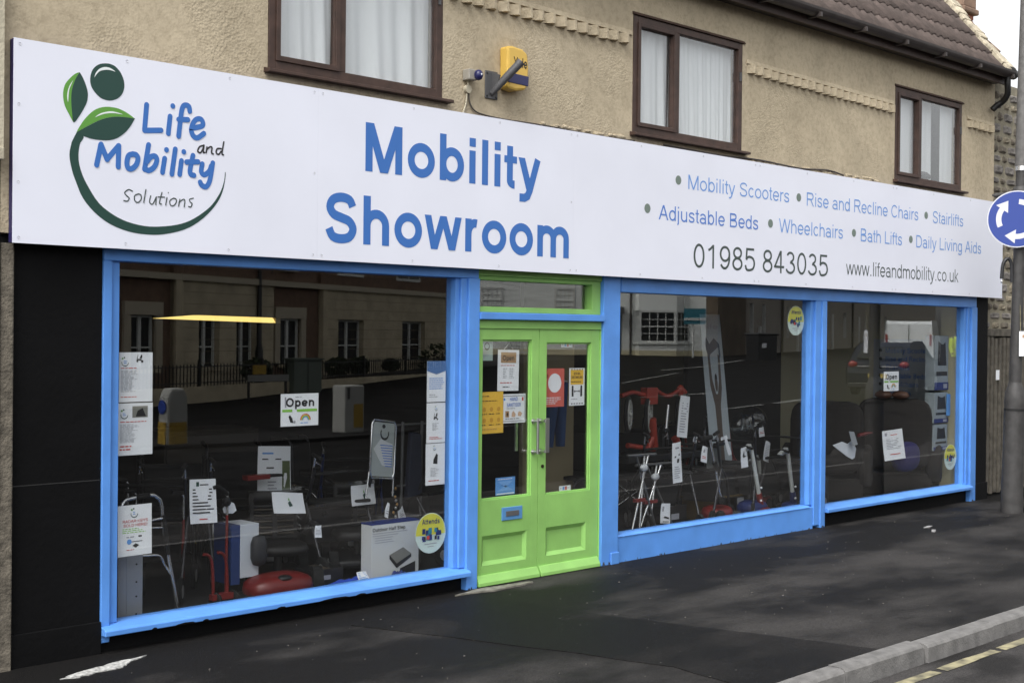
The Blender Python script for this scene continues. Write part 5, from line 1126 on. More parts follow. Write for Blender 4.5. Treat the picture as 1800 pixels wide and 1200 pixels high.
# half step carton
hb = thing('half_step_box', 'large white carton printed Outdoor Half Step beside the round sticker', 'box', (6.45, .42, .06))
HX0, HX1, HY = 6.145, 6.60, .42
MB().box(HX0, HX1, HY, HY+.12, .07, .50).build('carton', mat('carton_pale', (.62, .63, .62), .7), hb, bevel=.002)
MB().box(HX0, HX1, HY-.001, HY+.12, .501, .512).build('blue_lid_edge', DBLUE, hb)
f0 = face_y(HY-.002)
text_mesh(MB(), 'Outdoor Half Step', HX0+.01, HX0+.32, .452, .026, .17, f0).build('lettering', INK, hb)
ln_ = MB()
for i, (a, b) in enumerate(((.01, .34), (.01, .25), (.03, .2), (.03, .19), (.03, .21))): z = .435-.017*i; ln_.poly([f0(HX0+a, z, 0), f0(HX0+b, z, 0), f0(HX0+b, z+.005, 0), f0(HX0+a, z+.005, 0)])
ln_.build('print', INKG, hb)
sp_ = MB(); sp_.poly([f0(HX0+.17, .27, .001), f0(HX0+.30, .315, .001), f0(HX0+.38, .26, .001), f0(HX0+.24, .20, .001)], 0); sp_.poly([f0(HX0+.17, .27, .0005), f0(HX0+.24, .20, .0005), f0(HX0+.38, .26, .0005), f0(HX0+.38, .235, .0005), f0(HX0+.24, .165, .0005), f0(HX0+.17, .24, .0005)], 1); sp_.poly([f0(HX0+.27, .10, .001), f0(HX0+.42, .10, .001), f0(HX0+.42, .20, .001), f0(HX0+.27, .16, .001)], 1)
sp_.build('print', [mat('photo_grey', (.2,)*3, .6), INK], hb)
# double sided A board
ab = thing('sandwich_board', 'grey framed pavement board with company mark and blue text inside the first window', 'board', (6.4, .6, .75))
o1 = Vector((6.39, .6, 1.03)); ax = Vector((.25, .02, -.03)); up = Vector((.02, 0, .43))
def abp(u, v, o=0): return tuple(o1+ax*(u-.5)+up*(v-.5)+Vector((0, -o, 0)))
MB().prism([abp(.04, .03), abp(.96, .03), abp(.96, .97), abp(.04, .97)], (0, .01, 0)).build('panel', mat('board_grey', (.34, .37, .36), .5), ab)
MB().tube([abp(u, v, .004) for u, v in ((.0, .1), (.0, .92), (.08, 1.0), (.92, 1.0), (1.0, .92), (1.0, .1), (.92, 0), (.08, 0))], .0075, 8, closed=True).build('frame', SILVER, ab)
MB().tube([abp(-.01, .1), abp(-.1, -.35)], .007, 6).tube([abp(1.0, .1), abp(1.0, -.3)], .007, 6).build('leg', SILVER, ab)
q_ = MB()
for q in ribbon(arc(.55, .78, .16, .1, 150, 380, 16), .02): q_.poly([abp(a, b, .002) for a, b in q])
q_.poly([abp(.5+.07*math.cos(a*.52), .9+.035*math.sin(a*.52), .0025) for a in range(12)]); q_.build('print', INK, ab)
q_ = MB()
for i in range(9): q_.poly([abp(.38+.03*i, .58-.045*i, .002), abp(.9, .58-.045*i, .002), abp(.9, .565-.045*i, .002), abp(.38+.03*i, .565-.045*i, .002)])
q_.build('print', INKB, ab)
q_ = MB().poly([abp(.12, .5, .0015), abp(.4, .68, .0015), abp(.9, .6, .0015), abp(.85, .2, .0015), abp(.5, .22, .0015)]); q_.build('print', mat('board_white', (.55, .57, .58), .6), ab)
# grey display easel and hanging pouches behind
ds = thing('display_rack', 'dim grey metal rack with hanging pouches at the right back of the first window', 'rack', (6.9, .9, .1))
for x in (6.82, 7.02): MB().tube([(x, .9, .07), (x+.02, .9, 1.2)], .012, 8).build('post', GREYM, ds)
for z in (.3, .7, 1.18): MB().tube([(6.78, .9, z), (7.08, .9, z)], .008, 6).build('rail', GREYM, ds)
MB().prism([(6.86, .86, .6), (7.02, .86, .62), (7.0, .86, 1.1), (6.9, .86, 1.12)], (0, .05, 0)).build('pouch', mat('dull_blue_pouch', (.015, .02, .04), .7), ds, bevel=.01)
for i, (x, z, rl) in enumerate(((6.46, .565, R(25)), (6.60, .52, R(-22)))):
    card('swing_tag', ('narrow white tag twisted beside the sandwich board foot', 'white square tag hanging above the Outdoor Half Step carton')[i], 'tag', (x, .62, z), .05 if i == 0 else .085, .11, R(20), 0, rl, [('lines', INKG, .2, .2, .8, .8, 4)])
kt = thing('key_bunch', 'bunch of small shiny brass and steel fittings hanging left of the white square tag', 'fittings', (6.56, .64, .65))
rk = random.Random(4)
for i in range(9): MB().ball((6.55+rk.uniform(-.02, .02), .64+rk.uniform(-.02, .02), .48+.03*i), .012, .01, .014, 8).build('fitting', STEEL if i % 2 else mat('brass', (.5, .3, .12), .3, .9), kt)
# dark side furniture giving depth: low cabinets
def cabinet(label, x0, x1, y0, y1, z1, m, n=3):
    T = thing('display_cabinet', label, 'cabinet', ((x0+x1)/2, y0, .06)); 
    MB().box(x0, x1, y0+.02, y1, .06, z1).build('body', m, T, bevel=.006)
    for i in range(n): MB().box(x0+.02, x1-.02, y0, y0+.019, .09+(z1-.1)*i/n, .06+(z1-.1)*(i+1)/n).build('drawer_front', m, T, bevel=.004)
    return T
cabinet('dim dark cabinet deep inside behind the scooters', 6.2, 7.2, 3.4, 3.9, 1.0, mat('cab_dark', (.05, .045, .04), .6))

# ---- middle window contents
pb = thing('pull_up_banner', 'pale blue and yellow pull up banner edge at the left of the middle window', 'banner', (8.57, .36, .24))
MB().box(8.53, 8.66, .26, .266, .24, 2.25).build('sheet', mat('banner_pale', (.40, .48, .52), .6), pb)
for (m, z0, z1) in ((YEL, .24, .42), (INK, .50, .66), (mat('carton_blue', (.02,)*3, .6), .74, .86), (YEL, .92, .98), (BLUEL, 1.02, 1.05), (YEL, 1.10, 1.16), (INK, 1.40, 1.43), (LDARK, 1.6, 1.8), (YEL, 1.86, 1.96)):
    MB().prism([(8.535, .258, z0), (8.655, .258, z0+.03), (8.655, .258, z1+.03), (8.535, .258, z1)], (0, .001, 0)).build('print', m, pb)
# folded red chair frame with grey spoked wheels standing on a stand
fw = thing('folding_wheelchair', 'folded red wheelchair with pale spoked wheels on display in the middle window', 'wheelchair', (9.7, 1.0, .7))
def spoked(c, r, name, par_):
    cc = Vector(c); a1 = Vector((.82, .5, 0)).normalized(); mbw = MB().tube([cc+a1*r*math.cos(t*math.pi/12)+Vector((0, 0, r*math.sin(t*math.pi/12))) for t in range(24)], .017, 8, closed=True)
    w_ = mbw.build(name, mat('wheel_grey', (.36, .36, .33), .5), par_); sp = MB()
    for k in range(5): t = k*1.2566+.3; sp.tube([cc, cc+a1*r*math.cos(t)+Vector((0, 0, r*math.sin(t)))], .011, 6)
    sp.ball(cc, .03, .03, .03, 10); sp.build('spokes', mat('wheel_grey', (.3,)*3, .5), w_)
    tr = MB().tube([cc+a1*(r+.025)*math.cos(t*math.pi/12)+Vector((0, .01, (r+.025)*math.sin(t*math.pi/12))) for t in range(24)], .02, 8, closed=True).build('tyre', BLACK, w_)
spoked((10.02, 1.0, 1.13), .15, 'wheel', fw); spoked((9.72, 1.0, 1.15), .13, 'wheel', fw); spoked((10.55, 1.05, 1.12), .13, 'wheel', fw)
rdp = MB()
rdp.tube(catmull([(9.60, 1, 1.33), (9.78, 1, 1.36), (9.95, 1.0, 1.33), (10.1, 1, 1.37), (10.3, 1, 1.31), (10.5, 1, 1.37), (10.58, 1, 1.34)], 5), .022, 8)
rdp.box(9.94, 10.1, .96, 1.04, 1.24, 1.40); rdp.tube([(10.1, 1, .95), (10.0, 1, .80)], .03, 8); rdp.tube([(10.05, 1, 1.1), (10.12, 1, .80)], [.05, .03], 8); rdp.tube([(10.42, 1, .90), (10.5, 1, .78)], .04, 8); rdp.tube([(9.7, 1, .86), (10.1, 1, .8)], .025, 8); rdp.ball((10.5, 1, 1.36), .05, .04, .06, 10)
rdp.build('frame', mat('wheelchair_red', (.30, .030, .015), .45), fw)
MB().box(9.6, 10.75, .9, 1.3, .70, .76).tube([(9.7, 1.2, .76), (9.7, 1.2, 1.3)], .02, 8).build('display_shelf', DARK, fw, bevel=.01)
MB().tube([(10.22, .95, 1.0), (10.25, .95, 1.23)], .016, 8).build('chrome_rod', SILVER, fw)
card('long_price_tag', 'long white price tag hanging over the folded red wheelchair', 'tag', (10.30, .8, 1.12), .13, .40, R(-8), 0, R(7), [('lines', INKG, .2, .1, .85, .85, 12)])
card('long_price_tag', 'long white tag with black picture hanging on the silver folding frames', 'tag', (9.72, .42, .74), .145, .37, R(5), 0, R(-3), [('lines', INKG, .25, .8, .8, .92, 1), ('poly', INK, [(.2, .62), (.75, .68), (.75, .72), (.2, .66)]), ('poly', INK, [(.4, .5), (.6, .5), (.65, .6), (.45, .6)]), ('lines', INKG, .2, .1, .8, .42, 6)])
card('price_tag', 'square white tag at the bottom left of the middle window near the sill', 'tag', (9.56, .42, .29), .15, .18, R(5), 0, R(6), [('rect', INKG, .1, .6, .25, .85), ('poly', INK, [(.3, .28), (.8, .22), (.8, .3), (.4, .36)]), ('lines', INK, .3, .05, .9, .12, 1)])
card('price_tag', 'small tilted white tag right of the silver folding frames', 'tag', (10.24, .5, .78), .10, .15, R(5), 0, R(14), [('lines', INKR, .2, .2, .8, .4, 2), ('rect', INKG, .2, .6, .4, .8)])
card('price_tag', 'folded white tag just under the red wheelchair shelf', 'tag', (10.10, .5, .935), .09, .07, R(15), R(20), R(12), [])
# silver X frames
def xframe(label, x, y, z1, w, group='silver folding walker frames in the middle window'):
    T = thing('folding_walker', label, 'walker', (x, y, .06), group)
    a = MB()
    for (xa, za, xb, zb) in ((x, .10, x+w*.62, z1*.98), (x+w*.30, .16, x+w*.50, z1)): a.tube([(xa, y, za), (xb, y+.02, zb)], .011, 8)
    a.build('leg', SILVER, T)
    MB().tube([(x+w, y+.03, .10), (x+w*.22, y+.02, z1)], .010, 8).build('leg', mat('dull_tube', (.25, .25, .25), .4, .8), T)
    MB().tube([(x-.05, y, z1), (x+w*.9, y+.03, z1-.01)], .013, 8).build('seat_bar', mat('dull_tube', (.25,)*3, .4), T)
    MB().ball((x+w*.4, y-.01, z1-.12), .05, .03, .035, 10).build('hinge', mat('hinge_white', (.6, .62, .65), .4), T)
    MB().box(x+w*.12, x+w*.46, y-.014, y+.014, z1*.5, z1*.5+.03).build('strap', DRED, T)
    for xx, zz in ((x, .10), (x+w, .10), (x+w*.3, .16)): MB().tube([(xx, y, zz), (xx, y, zz-.035)], .018, 8).build('rubber_foot', BLACK, T)
xframe('silver crossed folding walker nearest the left of the middle window', 9.10, .45, .84, .42)
xframe('silver crossed folding walker right of the nearest one behind the long picture tag', 9.42, .62, .72, .55)
for i, (x, z) in enumerate(((10.2, .62), (10.55, .60), (10.9, .66))):
    T = thing('quad_stick', ('dim', 'short', 'slim')[i]+' grey quad stick standing '+('left of', 'between', 'right among')[i]+' the dark walkers', 'walking stick', (x, 1.1, .06))
    MB().tube([(x, 1.1, .16), (x, 1.1, z)], .011, 8).build('shaft', mat('dull_tube', (.25,)*3, .4), T)
    MB().tube([(x-.08, 1.06, .1), (x, 1.1, .18), (x+.08, 1.14, .1)], .01, 6).build('feet', mat('dull_tube', (.25,)*3, .4), T)
# tall white banner with figure, arms raised
bn = thing('athlete_banner', 'tall pale pull up banner showing a person with both arms raised in the middle window', 'banner', (10.95, 1.0, .5))
b0, b1 = Vector((10.80, 1.0, 2.12)), Vector((11.13, 1.0, 2.12)); b2, b3 = Vector((11.38, 1.0, .62)), Vector((11.02, 1.0, .62))
def bp_(u, v, o=0.): t = b3.lerp(b2, u); s = b0.lerp(b1, u); q = t.lerp(s, v); return (q.x, q.y-o, q.z)
MB().prism([bp_(0, 0), bp_(1, 0), bp_(1, 1), bp_(0, 1)], (0, .004, 0)).build('sheet', mat('banner_grey', (.42, .47, .50), .6), bn)
SK = mat('banner_figure', (.10, .075, .06), .6)
q_ = MB()
q_.poly([bp_(u, v, .001) for u, v in ((.42, 0), (.66, 0), (.66, .22), (.68, .38), (.80, .50), (.82, .72), (.72, .73), (.68, .55), (.58, .46), (.50, .46), (.36, .56), (.32, .74), (.22, .73), (.24, .52), (.40, .38), (.42, .22))])
q_.poly([bp_(.54+.07*math.cos(a*.52), .53+.055*math.sin(a*.52), .0015) for a in range(12)]); q_.build('print', SK, bn)
q_ = MB().poly([bp_(.54+.065*math.cos(a*.52), .56+.04*math.sin(a*.52), .002) for a in range(7)]); q_.build('print', INK, bn)
q_ = MB().poly([bp_(u, v, .002) for u, v in ((.12, .80), (.2, .74), (.3, .70), (.36, .73), (.78, .78), (.78, .69), (.86, .72), (.84, .80), (.6, .84), (.35, .80), (.2, .85))]); q_.build('print', mat('banner_board', (.07, .09, .13), .6), bn)
text_mesh(MB(), 'life', .2, .85, .90, .035, .16, lambda a, b, o=0.: bp_(a, b, .002+o*.4)).build('print', INKG, bn)
MB().box(11.0, 11.4, .95, 1.08, .56, .62).build('base_cassette', GREYM, bn, bevel=.01)
MB().box(11.0, 11.45, .85, 1.2, .10, .55).build('plinth_box', DARK, bn, bevel=.01)
# mobility scooters: white tillers over coloured bodies
def tiller_scooter(label, x, y, z_top, col, lean_=.25, seatcol=None):
    T = thing('mobility_scooter', label, 'mobility scooter', (x, y, .06), 'small scooters with pale tillers in the middle window')
    P = catmull([(x-.10, y-.02, z_top), (x-.02, y-.01, z_top+.005), (x+.03, y, z_top-.05), (x+lean_*.55, y+.02, z_top*.62), (x+lean_*.8, y+.03, z_top*.42)], 5)
    MB().tube(P, .021, 10).build('tiller', mat('tiller_white', (.58, .6, .58), .35), T)
    MB().tube([P[-1], (x+lean_, y+.04, .20)], [.030, .038], 10).build('tiller_base', col, T)
    MB().tube([(x-.14, y-.12, z_top+.01), (x-.09, y-.02, z_top+.02), (x-.1, y+.12, z_top+.01)], .014, 8).build('handlebar', BLACK, T)
    MB().prism([(x-.17, y-.04, z_top-.02), (x-.05, y-.05, z_top+.05), (x-.01, y-.04, z_top+.0), (x-.12, y-.04, z_top-.03)], (0, .05, 0)).build('control_head', mat('head_grey', (.35, .36, .36), .4), T, bevel=.008)
    MB().ball((x+lean_+.01, y+.06, .14), .12, .10, .06, 14, k=3).build('front_cowl', col, T)
    MB().box(x+lean_-.55, x+lean_-.08, y-.0, y+.16, .10, .13).build('footboard', DARK, T, bevel=.01)
    MB().ball((x+lean_-.62, y+.12, .17), .16, .13, .09, 14, k=3).build('rear_cowl', col, T)
    for wx in (x+lean_+.02, x+lean_-.66): 
        for wy in (y-.05, y+.20): MB().tube([(wx, wy, .11), (wx, wy+.04, .11)], .055, 14).build('wheel', BLACK, T)
    for k in range(2): MB().ball((x+lean_*.62, y-.03, z_top*(.50-.16*k)), .014, .012, .012, 8).build('knob', PAPER, T)
    return T
tiller_scooter('red based scooter with white tiller and white tag on its handlebar', 10.98, .50, .80, DRED, .25)
tiller_scooter('blue based scooter with white tiller at the right of the middle window', 11.62, .50, .73, mat('scooter_blue', (.008, .02, .11), .5), .20)
tiller_scooter('dim red scooter with short tiller behind the others in the middle window', 11.9, 1.05, .60, mat('dim_red', (.16, .015, .01), .5), .15)
card('swing_tag', 'white tag draped over the handlebar of the red based scooter', 'tag', (10.83, .46, .72), .13, .20, R(8), 0, R(-4), [('poly', INK, [(.2, .6), (.35, .9), (.4, .6), (.7, .55), (.3, .5)])])
card('swing_tag', 'crumpled white card strip left of the red based scooter', 'tag', (10.68, .55, .83), .05, .20, R(8), 0, R(-28), [])
card('swing_tag', 'small white folded card on top of the dark walker in the middle window', 'tag', (10.62, .55, .915), .12, .035, R(8), 0, R(-6), [])
st_ = thing('steel_rollator', 'silver and black rollator with bent chrome tubes before the athlete banner', 'rollator', (10.35, .55, .06))
MB().tube(catmull([(10.32, .5, .92), (10.34, .5, .86), (10.38, .5, .74), (10.43, .5, .58), (10.47, .5, .44), (10.5, .5, .36)], 4), .015, 8).build('chrome_tube', SILVER, st_)
MB().tube([(10.38, .49, .70), (10.42, .49, .64)], .022, 8).build('clamp', BLACK, st_)
MB().tube([(10.20, .5, .93), (10.34, .5, .94)], .024, 8).tube([(10.42, .52, .86), (10.62, .56, .86)], .018, 8).build('grip', BLACK, st_)
MB().prism([(10.38, .56, .60), (10.66, .6, .60), (10.64, .6, .84), (10.40, .56, .84)], (0, .03, 0)).build('bag', mat('mesh_bag', (.10, .11, .11), .7), st_, bevel=.01)
MB().tube([(10.5, .5, .36), (10.5, .5, .30)], .04, 12).ball((10.5, .5, .16), .07, .05, .07, 12).build('wheel', BLACK, st_)
# armchair with clear dome bag behind
dm = thing('clear_bag', 'round clear plastic wrapped item at the back right of the middle window', 'wrapped item', (12.2, 1.2, .8))
MB().ball((12.02, 1.2, .98), .19, .14, .17, 18).build('wrapping', CLEAR, dm)
MB().ball((11.80, 1.2, .95), .13, .1, .13, 14).build('wrapping', CLEAR, dm)
card('price_tag', 'small white label with red text on the clear wrapped item', 'tag', (11.76, .9, .90), .11, .10, R(8), 0, R(-4), [('lines', INKR, .2, .3, .8, .6, 2)])
card('long_price_tag', 'white tag hanging below the clear wrapped item', 'tag', (11.86, .9, .69), .12, .21, R(8), 0, R(18), [('lines', INKG, .15, .15, .85, .85, 8)])
dk = thing('dark_recliner', 'dark recliner back standing behind the small scooters in the middle window', 'armchair', (11.9, 1.35, .06))
MB().ball((11.95, 1.45, .55), .40, .13, .36, 18, k=4).build('backrest', BLACK, dk)
MB().ball((11.95, 1.2, .32), .38, .28, .12, 18, k=4).build('seat', BLACK, dk)
for s_ in (-1, 1): MB().ball((11.95+s_*.42, 1.25, .38), .08, .30, .22, 14, k=4).build('armrest', BLACK, dk)
for i, (x, z, m) in enumerate(((10.75, .22, mat('dull_amber', (.09, .055, .012), .6)), (11.2, .20, mat('dull_amber', (.2,)*3, .6)))):
    T = thing('storage_tub', ('left', 'right')[i]+' dull amber tub on the floor among the small scooters', 'tub', (x, .9, .06)); MB().prism([(x-.12, .85, .07), (x+.12, .85, .07), (x+.15, .85, .07+z), (x-.15, .85, .07+z)], (0, .2, 0)).build('tub', m, T, bevel=.012); MB().box(x-.16, x+.16, .83, 1.07, .07+z, .09+z).build('rim', m, T, bevel=.005)
tag(MB().box(9.98, 10.35, .5, .56, .095, .11).build('silver_plate', SILVER, org=(10.1, .5, .1)), 'flat silver strip lying on the floor of the middle window', 'plate')
tag(MB().box(10.72, 11.0, .62, .70, .14, .165).build('silver_tray', SILVER, org=(10.8, .6, .14)), 'short silver footplate near the red based scooter floor', 'plate')
# legs in jeans at the right door, built as hung trouser tubes; pale hall beyond
gm = thing('jeans_legs', 'pair of legs in dark blue jeans behind the glass of the right door', 'clothing', (9.05, 1.4, 1.3))
MB().tube([(9.10, 1.42, 1.45), (9.09, 1.42, 1.2), (9.05, 1.42, .85)], [.07, .065, .05], 10).build('fabric', mat('denim', (.03, .07, .18), .9), gm)
MB().tube([(9.22, 1.42, 1.45), (9.22, 1.42, 1.2), (9.22, 1.42, .85)], [.07, .06, .045], 10).build('fabric', mat('denim', (.03,)*3, .9), gm)
MB().tube([(9.0, 1.42, 1.46), (9.3, 1.42, 1.46)], .01, 6).build('leg_bar', STEEL, gm)

# ---- far window: two armchairs
def armchair(label):
    T = thing('armchair', label, 'armchair', (0, 0, 0), 'riser recliner armchairs in the far window', local=True)
    FB = mat('brown_upholstery', (.014, .011, .009), .9, var=.25, vscale=20, bump=.3, bscale=80)
    MB().ball((0, .05, .78), .42, .12, .42, 22, k=5).build('backrest', FB, T)
    MB().ball((0, -.08, .90), .36, .07, .26, 20, k=4).build('back_cushion', FB, T)
    MB().ball((0, -.30, .42), .34, .32, .11, 20, k=4).build('seat', FB, T)
    for s_ in (-1, 1): MB().ball((s_*.44, -.25, .42), .09, .38, .24, 16, k=5).build('armrest', FB, T)
    MB().box(-.42, .42, -.55, .1, .02, .30).build('skirt', FB, T, bevel=.03)
    return T
a1 = armchair('dark brown armchair at the left of the far window'); a1.location = (13.15, .98, .04); a1.rotation_euler = (0, 0, R(121)); a1.scale = (.96, 1, .955)
a2 = copy_tree(a1); a2['label'] = 'large dark brown armchair with brown neck pillow in the middle of the far window'; a2.location = (14.22, .74, .04); a2.rotation_euler = (0, 0, R(119)); a2.scale = (1.02, .9, .965)
np_ = thing('neck_pillow', 'brown two lobed neck pillow on top of the large armchair back', 'pillow', (14.10, .71, 1.2))
for k_ in (-1, 1): MB().ball((14.10+k_*.045, .71-k_*.085, 1.235), .085, .105, .05, 16).build('lobe', mat('tan_leather', (.12, .06, .04), .5), np_)
card('paper_sheet', 'white price sheet hanging in front of the large brown armchair', 'card', (13.42, .30, .72), .36, .33, R(-8), R(-5), R(-3), [('rect', INKG, .1, .82, .2, .92), ('lines', INKR, .35, .8, .8, .86, 1), ('lines', INKG, .15, .35, .85, .72, 7), ('lines', INKR, .3, .15, .8, .22, 1)])
fs = thing('folded_sheets', 'crumpled white sheets hanging in front of the left brown armchair', 'paper', (12.6, .45, .65))
MB().prism([(12.33, .40, .765), (12.55, .42, .79), (12.66, .42, .76), (12.78, .44, .79), (12.90, .46, .70), (12.86, .45, .60), (12.76, .42, .59), (12.62, .40, .63)], (0, .004, 0)).build('sheet', mat('shaded_paper', (.62, .65, .7), .6), fs)
MB().prism([(12.62, .38, .90), (12.72, .38, .89), (12.80, .38, .75), (12.70, .38, .74)], (0, .004, 0)).build('sheet', mat('clear_card', (.35, .37, .4), .4), fs)
MB().tube([(12.78, .36, .85), (12.9, .36, .86), (13.06, .36, .865)], [.02, .02, .008], 8).build('red_pen', RED, fs)
cu = thing('cushion', 'dark blue rounded cushion leaning on the large brown armchair', 'cushion', (13.9, .35, .6))
MB().ball((13.83, .38, .56), .25, .10, .17, 18, k=2.6).build('cover', mat('cushion_blue', (.013, .010, .085), .85), cu)
# banner with bullet text behind chairs
tb = thing('services_banner', 'wide pale grey banner with dark bullet points on the end wall behind the armchairs', 'banner', (15.19, 1.15, 1.0))
MB().box(15.188, 15.196, .74, 1.58, .9, 1.88).build('sheet', mat('banner_pale2', (.36, .39, .43), .7), tb)
wx = lambda x, z, o=0.: (15.185-o, 1.58-x, z)
for i in range(6):
    z = 1.74-.105*i
    MB().poly([wx(.10+.022*math.cos(a*.52), z+.022*math.sin(a*.52)) for a in range(12)]).build('bullet', INK, tb)
    text_mesh(MB(), ['Mobility Scooters', 'Rise and Recline', 'Stairlifts', 'Adjustable Beds', 'Wheelchairs', 'Bath Lifts'][i], .17, (.78, .74, .5, .72, .62, .52)[i], z-.03, .06, .15, wx).build('lettering', INKB, tb)
text_mesh(MB(), 'www.lifeandmobility.co.uk', .03, .81, 1.10, .05, .13, wx).build('lettering', GREYT, tb)
# product cartons stacked on the right
for i, (z0, z1) in enumerate(((1.30, 1.93), (.92, 1.27), (.60, .90))):
    T = thing('product_carton', ('topmost', 'middle', 'lowest')[i]+' product carton with dark garment picture at the right of the far window', 'box', (14.55, .32, z0))
    x0, x1 = 14.33, 14.66
    MB().box(x0, x1, .30, .42, z0, z1).build('carton', mat('carton_greyblue', (.30, .34, .36), .6), T, bevel=.004)
    f1 = face_y(.298)
    hh = z1-z0; q_ = MB(); q_.poly([f1(x0+.07, z0+hh*.45), f1(x1-.05, z0+hh*.45), f1(x1-.08, z0+hh*.88), f1(x1-.13, z0+hh*.84), f1(x0+.16, z0+hh*.84), f1(x0+.08, z0+hh*.9)]); q_.poly([f1(x0+.04, z0+hh*.26), f1(x1-.03, z0+hh*.26), f1(x1-.03, z0+hh*.34), f1(x0+.04, z0+hh*.34)]); q_.build('print', INK, T)
    MB().box(x0-.001, x1+.001, .297, .2995, z0+.0, z0+hh*.14).build('blue_band', DBLUE, T)
    MB().box(x1-.12, x1-.03, .2955, .2965, z0+hh*.03, z0+hh*.11).build('print', INKG, T)
MB_ = MB().box(14.60, 14.66, .27, .29, 1.0, 1.25)
tag(MB_.build('blue_leaflet', LBLUE, org=(14.63, .27, 1.0)), 'narrow blue leaflet at the right edge of the far window', 'leaflet')

# ---- the dense dark stock behind: wheelchairs, rollators, cartons
def wheelchair(label, group):
    T = thing('folding_wheelchair', label, 'wheelchair', (0, 0, 0), group, local=True)
    TB = mat('frame_dark_metal', (.05, .05, .055), .35, .7)
    for s_ in (-1, 1):
        MB().tube(catmull([(s_*.22, -.42, .08), (s_*.22, -.38, .40), (s_*.22, -.10, .46), (s_*.22, .14, .47), (s_*.22, .18, .88), (s_*.22, .28, .92)], 4), .011, 6).build('side_frame', TB, T)
        MB().tube([(s_*.22, .26, .915), (s_*.22, .36, .925)], .017, 8).build('push_handle', BLACK, T)
        MB().tube([(s_*.22, -.20, .64), (s_*.22, .10, .64)], .022, 8).build('armrest', BLACK, T)
        w_ = MB().tube([(s_*.27, .12+.27*math.cos(a*math.pi/10), .30+.27*math.sin(a*math.pi/10)) for a in range(20)], .014, 6, closed=True).build('rear_wheel', BLACK, T)
        MB().tube([(s_*.285, .12+.24*math.cos(a*math.pi/10), .30+.24*math.sin(a*math.pi/10)) for a in range(20)], .006, 5, closed=True).build('hand_rim', SILVER, w_)
        sp = MB()
        for a in range(8): sp.tube([(s_*.27, .12, .30), (s_*.27, .12+.26*math.cos(a*.785), .30+.26*math.sin(a*.785))], .003, 4)
        sp.build('spokes', SILVER, w_)
        MB().tube([(s_*.19, -.40, .09), (s_*.22, -.40, .09)], .085, 12).build('castor', BLACK, T)
    MB().box(-.21, .21, -.30, .14, .44, .475).build('seat', BLACK, T, bevel=.01)
    MB().box(-.21, .21, .165, .185, .48, .86).build('back_sling', BLACK, T, bevel=.005)
    MB().tube([(-.21, -.1, .10), (.21, .0, .42)], .01, 6).tube([(.21, -.1, .10), (-.21, .0, .42)], .01, 6).build('cross_brace', SILVER, T)
    return T
def rollator(label, group, col):
    T = thing('rollator', label, 'rollator', (0, 0, 0), group, local=True)
    for s_ in (-1, 1):
        MB().tube(catmull([(s_*.25, -.30, .12), (s_*.25, -.16, .45), (s_*.25, .05, .60), (s_*.25, .16, .84)], 4), .013, 8).build('front_tube', col, T)
        MB().tube([(s_*.25, .30, .12), (s_*.25, .02, .56)], .012, 8).build('rear_tube', col, T)
        MB().tube([(s_*.25, .10, .70), (s_*.25, .17, .92)], .009, 8).build('handle_stem', SILVER, T)
        MB().tube([(s_*.25, .13, .93), (s_*.25, .27, .91)], .016, 8).build('grip', BLACK, T)
        MB().tube([(s_*.25, .18, .88), (s_*.25, .27, .86)], .005, 5).build('brake_lever', SILVER, T)
        for yy in (-.30, .30):
            w_ = MB().tube([(s_*.25-.014, yy, .10), (s_*.25+.014, yy, .10)], .095, 14).build('wheel', BLACK, T); MB().tube([(s_*.25-.016, yy, .10), (s_*.25+.016, yy, .10)], .045, 10).build('hub', mat('rim_grey', (.2,)*3, .4), w_)
    MB().box(-.24, .24, -.10, .14, .55, .575).build('seat', BLACK, T, bevel=.008)
    MB().prism([(-.18, -.24, .22), (.18, -.24, .22), (.2, -.16, .50), (-.2, -.16, .50)], (0, .10, 0)).build('basket', DARK, T, bevel=.01)
    MB().tube(catmull([(-.25, .12, .78), (-.1, .20, .80), (.1, .20, .80), (.25, .12, .78)], 4), .012, 6).build('back_strap', BLACK, T)
    return T
wc = wheelchair('dark wheelchair in the shadows between the two slatted scooter seats', 'dark wheelchairs at the back of the shop')
wc.location = (6.05, 2.0, .06); wc.rotation_euler = (0, 0, R(-20))
spots = [(7.0, 2.2, 35, 0), (5.3, 1.75, 150, 0), (10.2, 1.35, -60, 1), (10.75, 1.75, -75, 1), (11.35, 1.9, -55, 1), (12.2, 1.75, -65, 1), (9.75, 1.7, -80, 1)]
for x, y, a, k in spots:
    c = copy_tree(wc); c.location = (x, y, .06); c.rotation_euler = (0, 0, R(a))
    c['label'] = {7.0: 'dark wheelchair at the back right of the left shop window behind the sandwich board', 5.3: 'dark wheelchair at the back of the left shop window behind the tall rollator card',
        10.2: 'dark wheelchair nearest the glass behind the silver folding walkers', 10.75: 'dark wheelchair directly behind the foot of the athlete banner', 11.35: 'dark wheelchair behind the red based scooter with white tiller',
        12.2: 'dark wheelchair at the far back right corner of the middle window', 9.75: 'dark wheelchair in shadow behind the folded red wheelchair display'}[x]
r0 = rollator('dim black rollator behind the dark red rollator in the left shop window', 'black rollators among the stock', mat('frame_dark_metal', (.05,)*3, .35))
r0.location = (5.05, 1.35, .06); r0.rotation_euler = (0, 0, R(160))
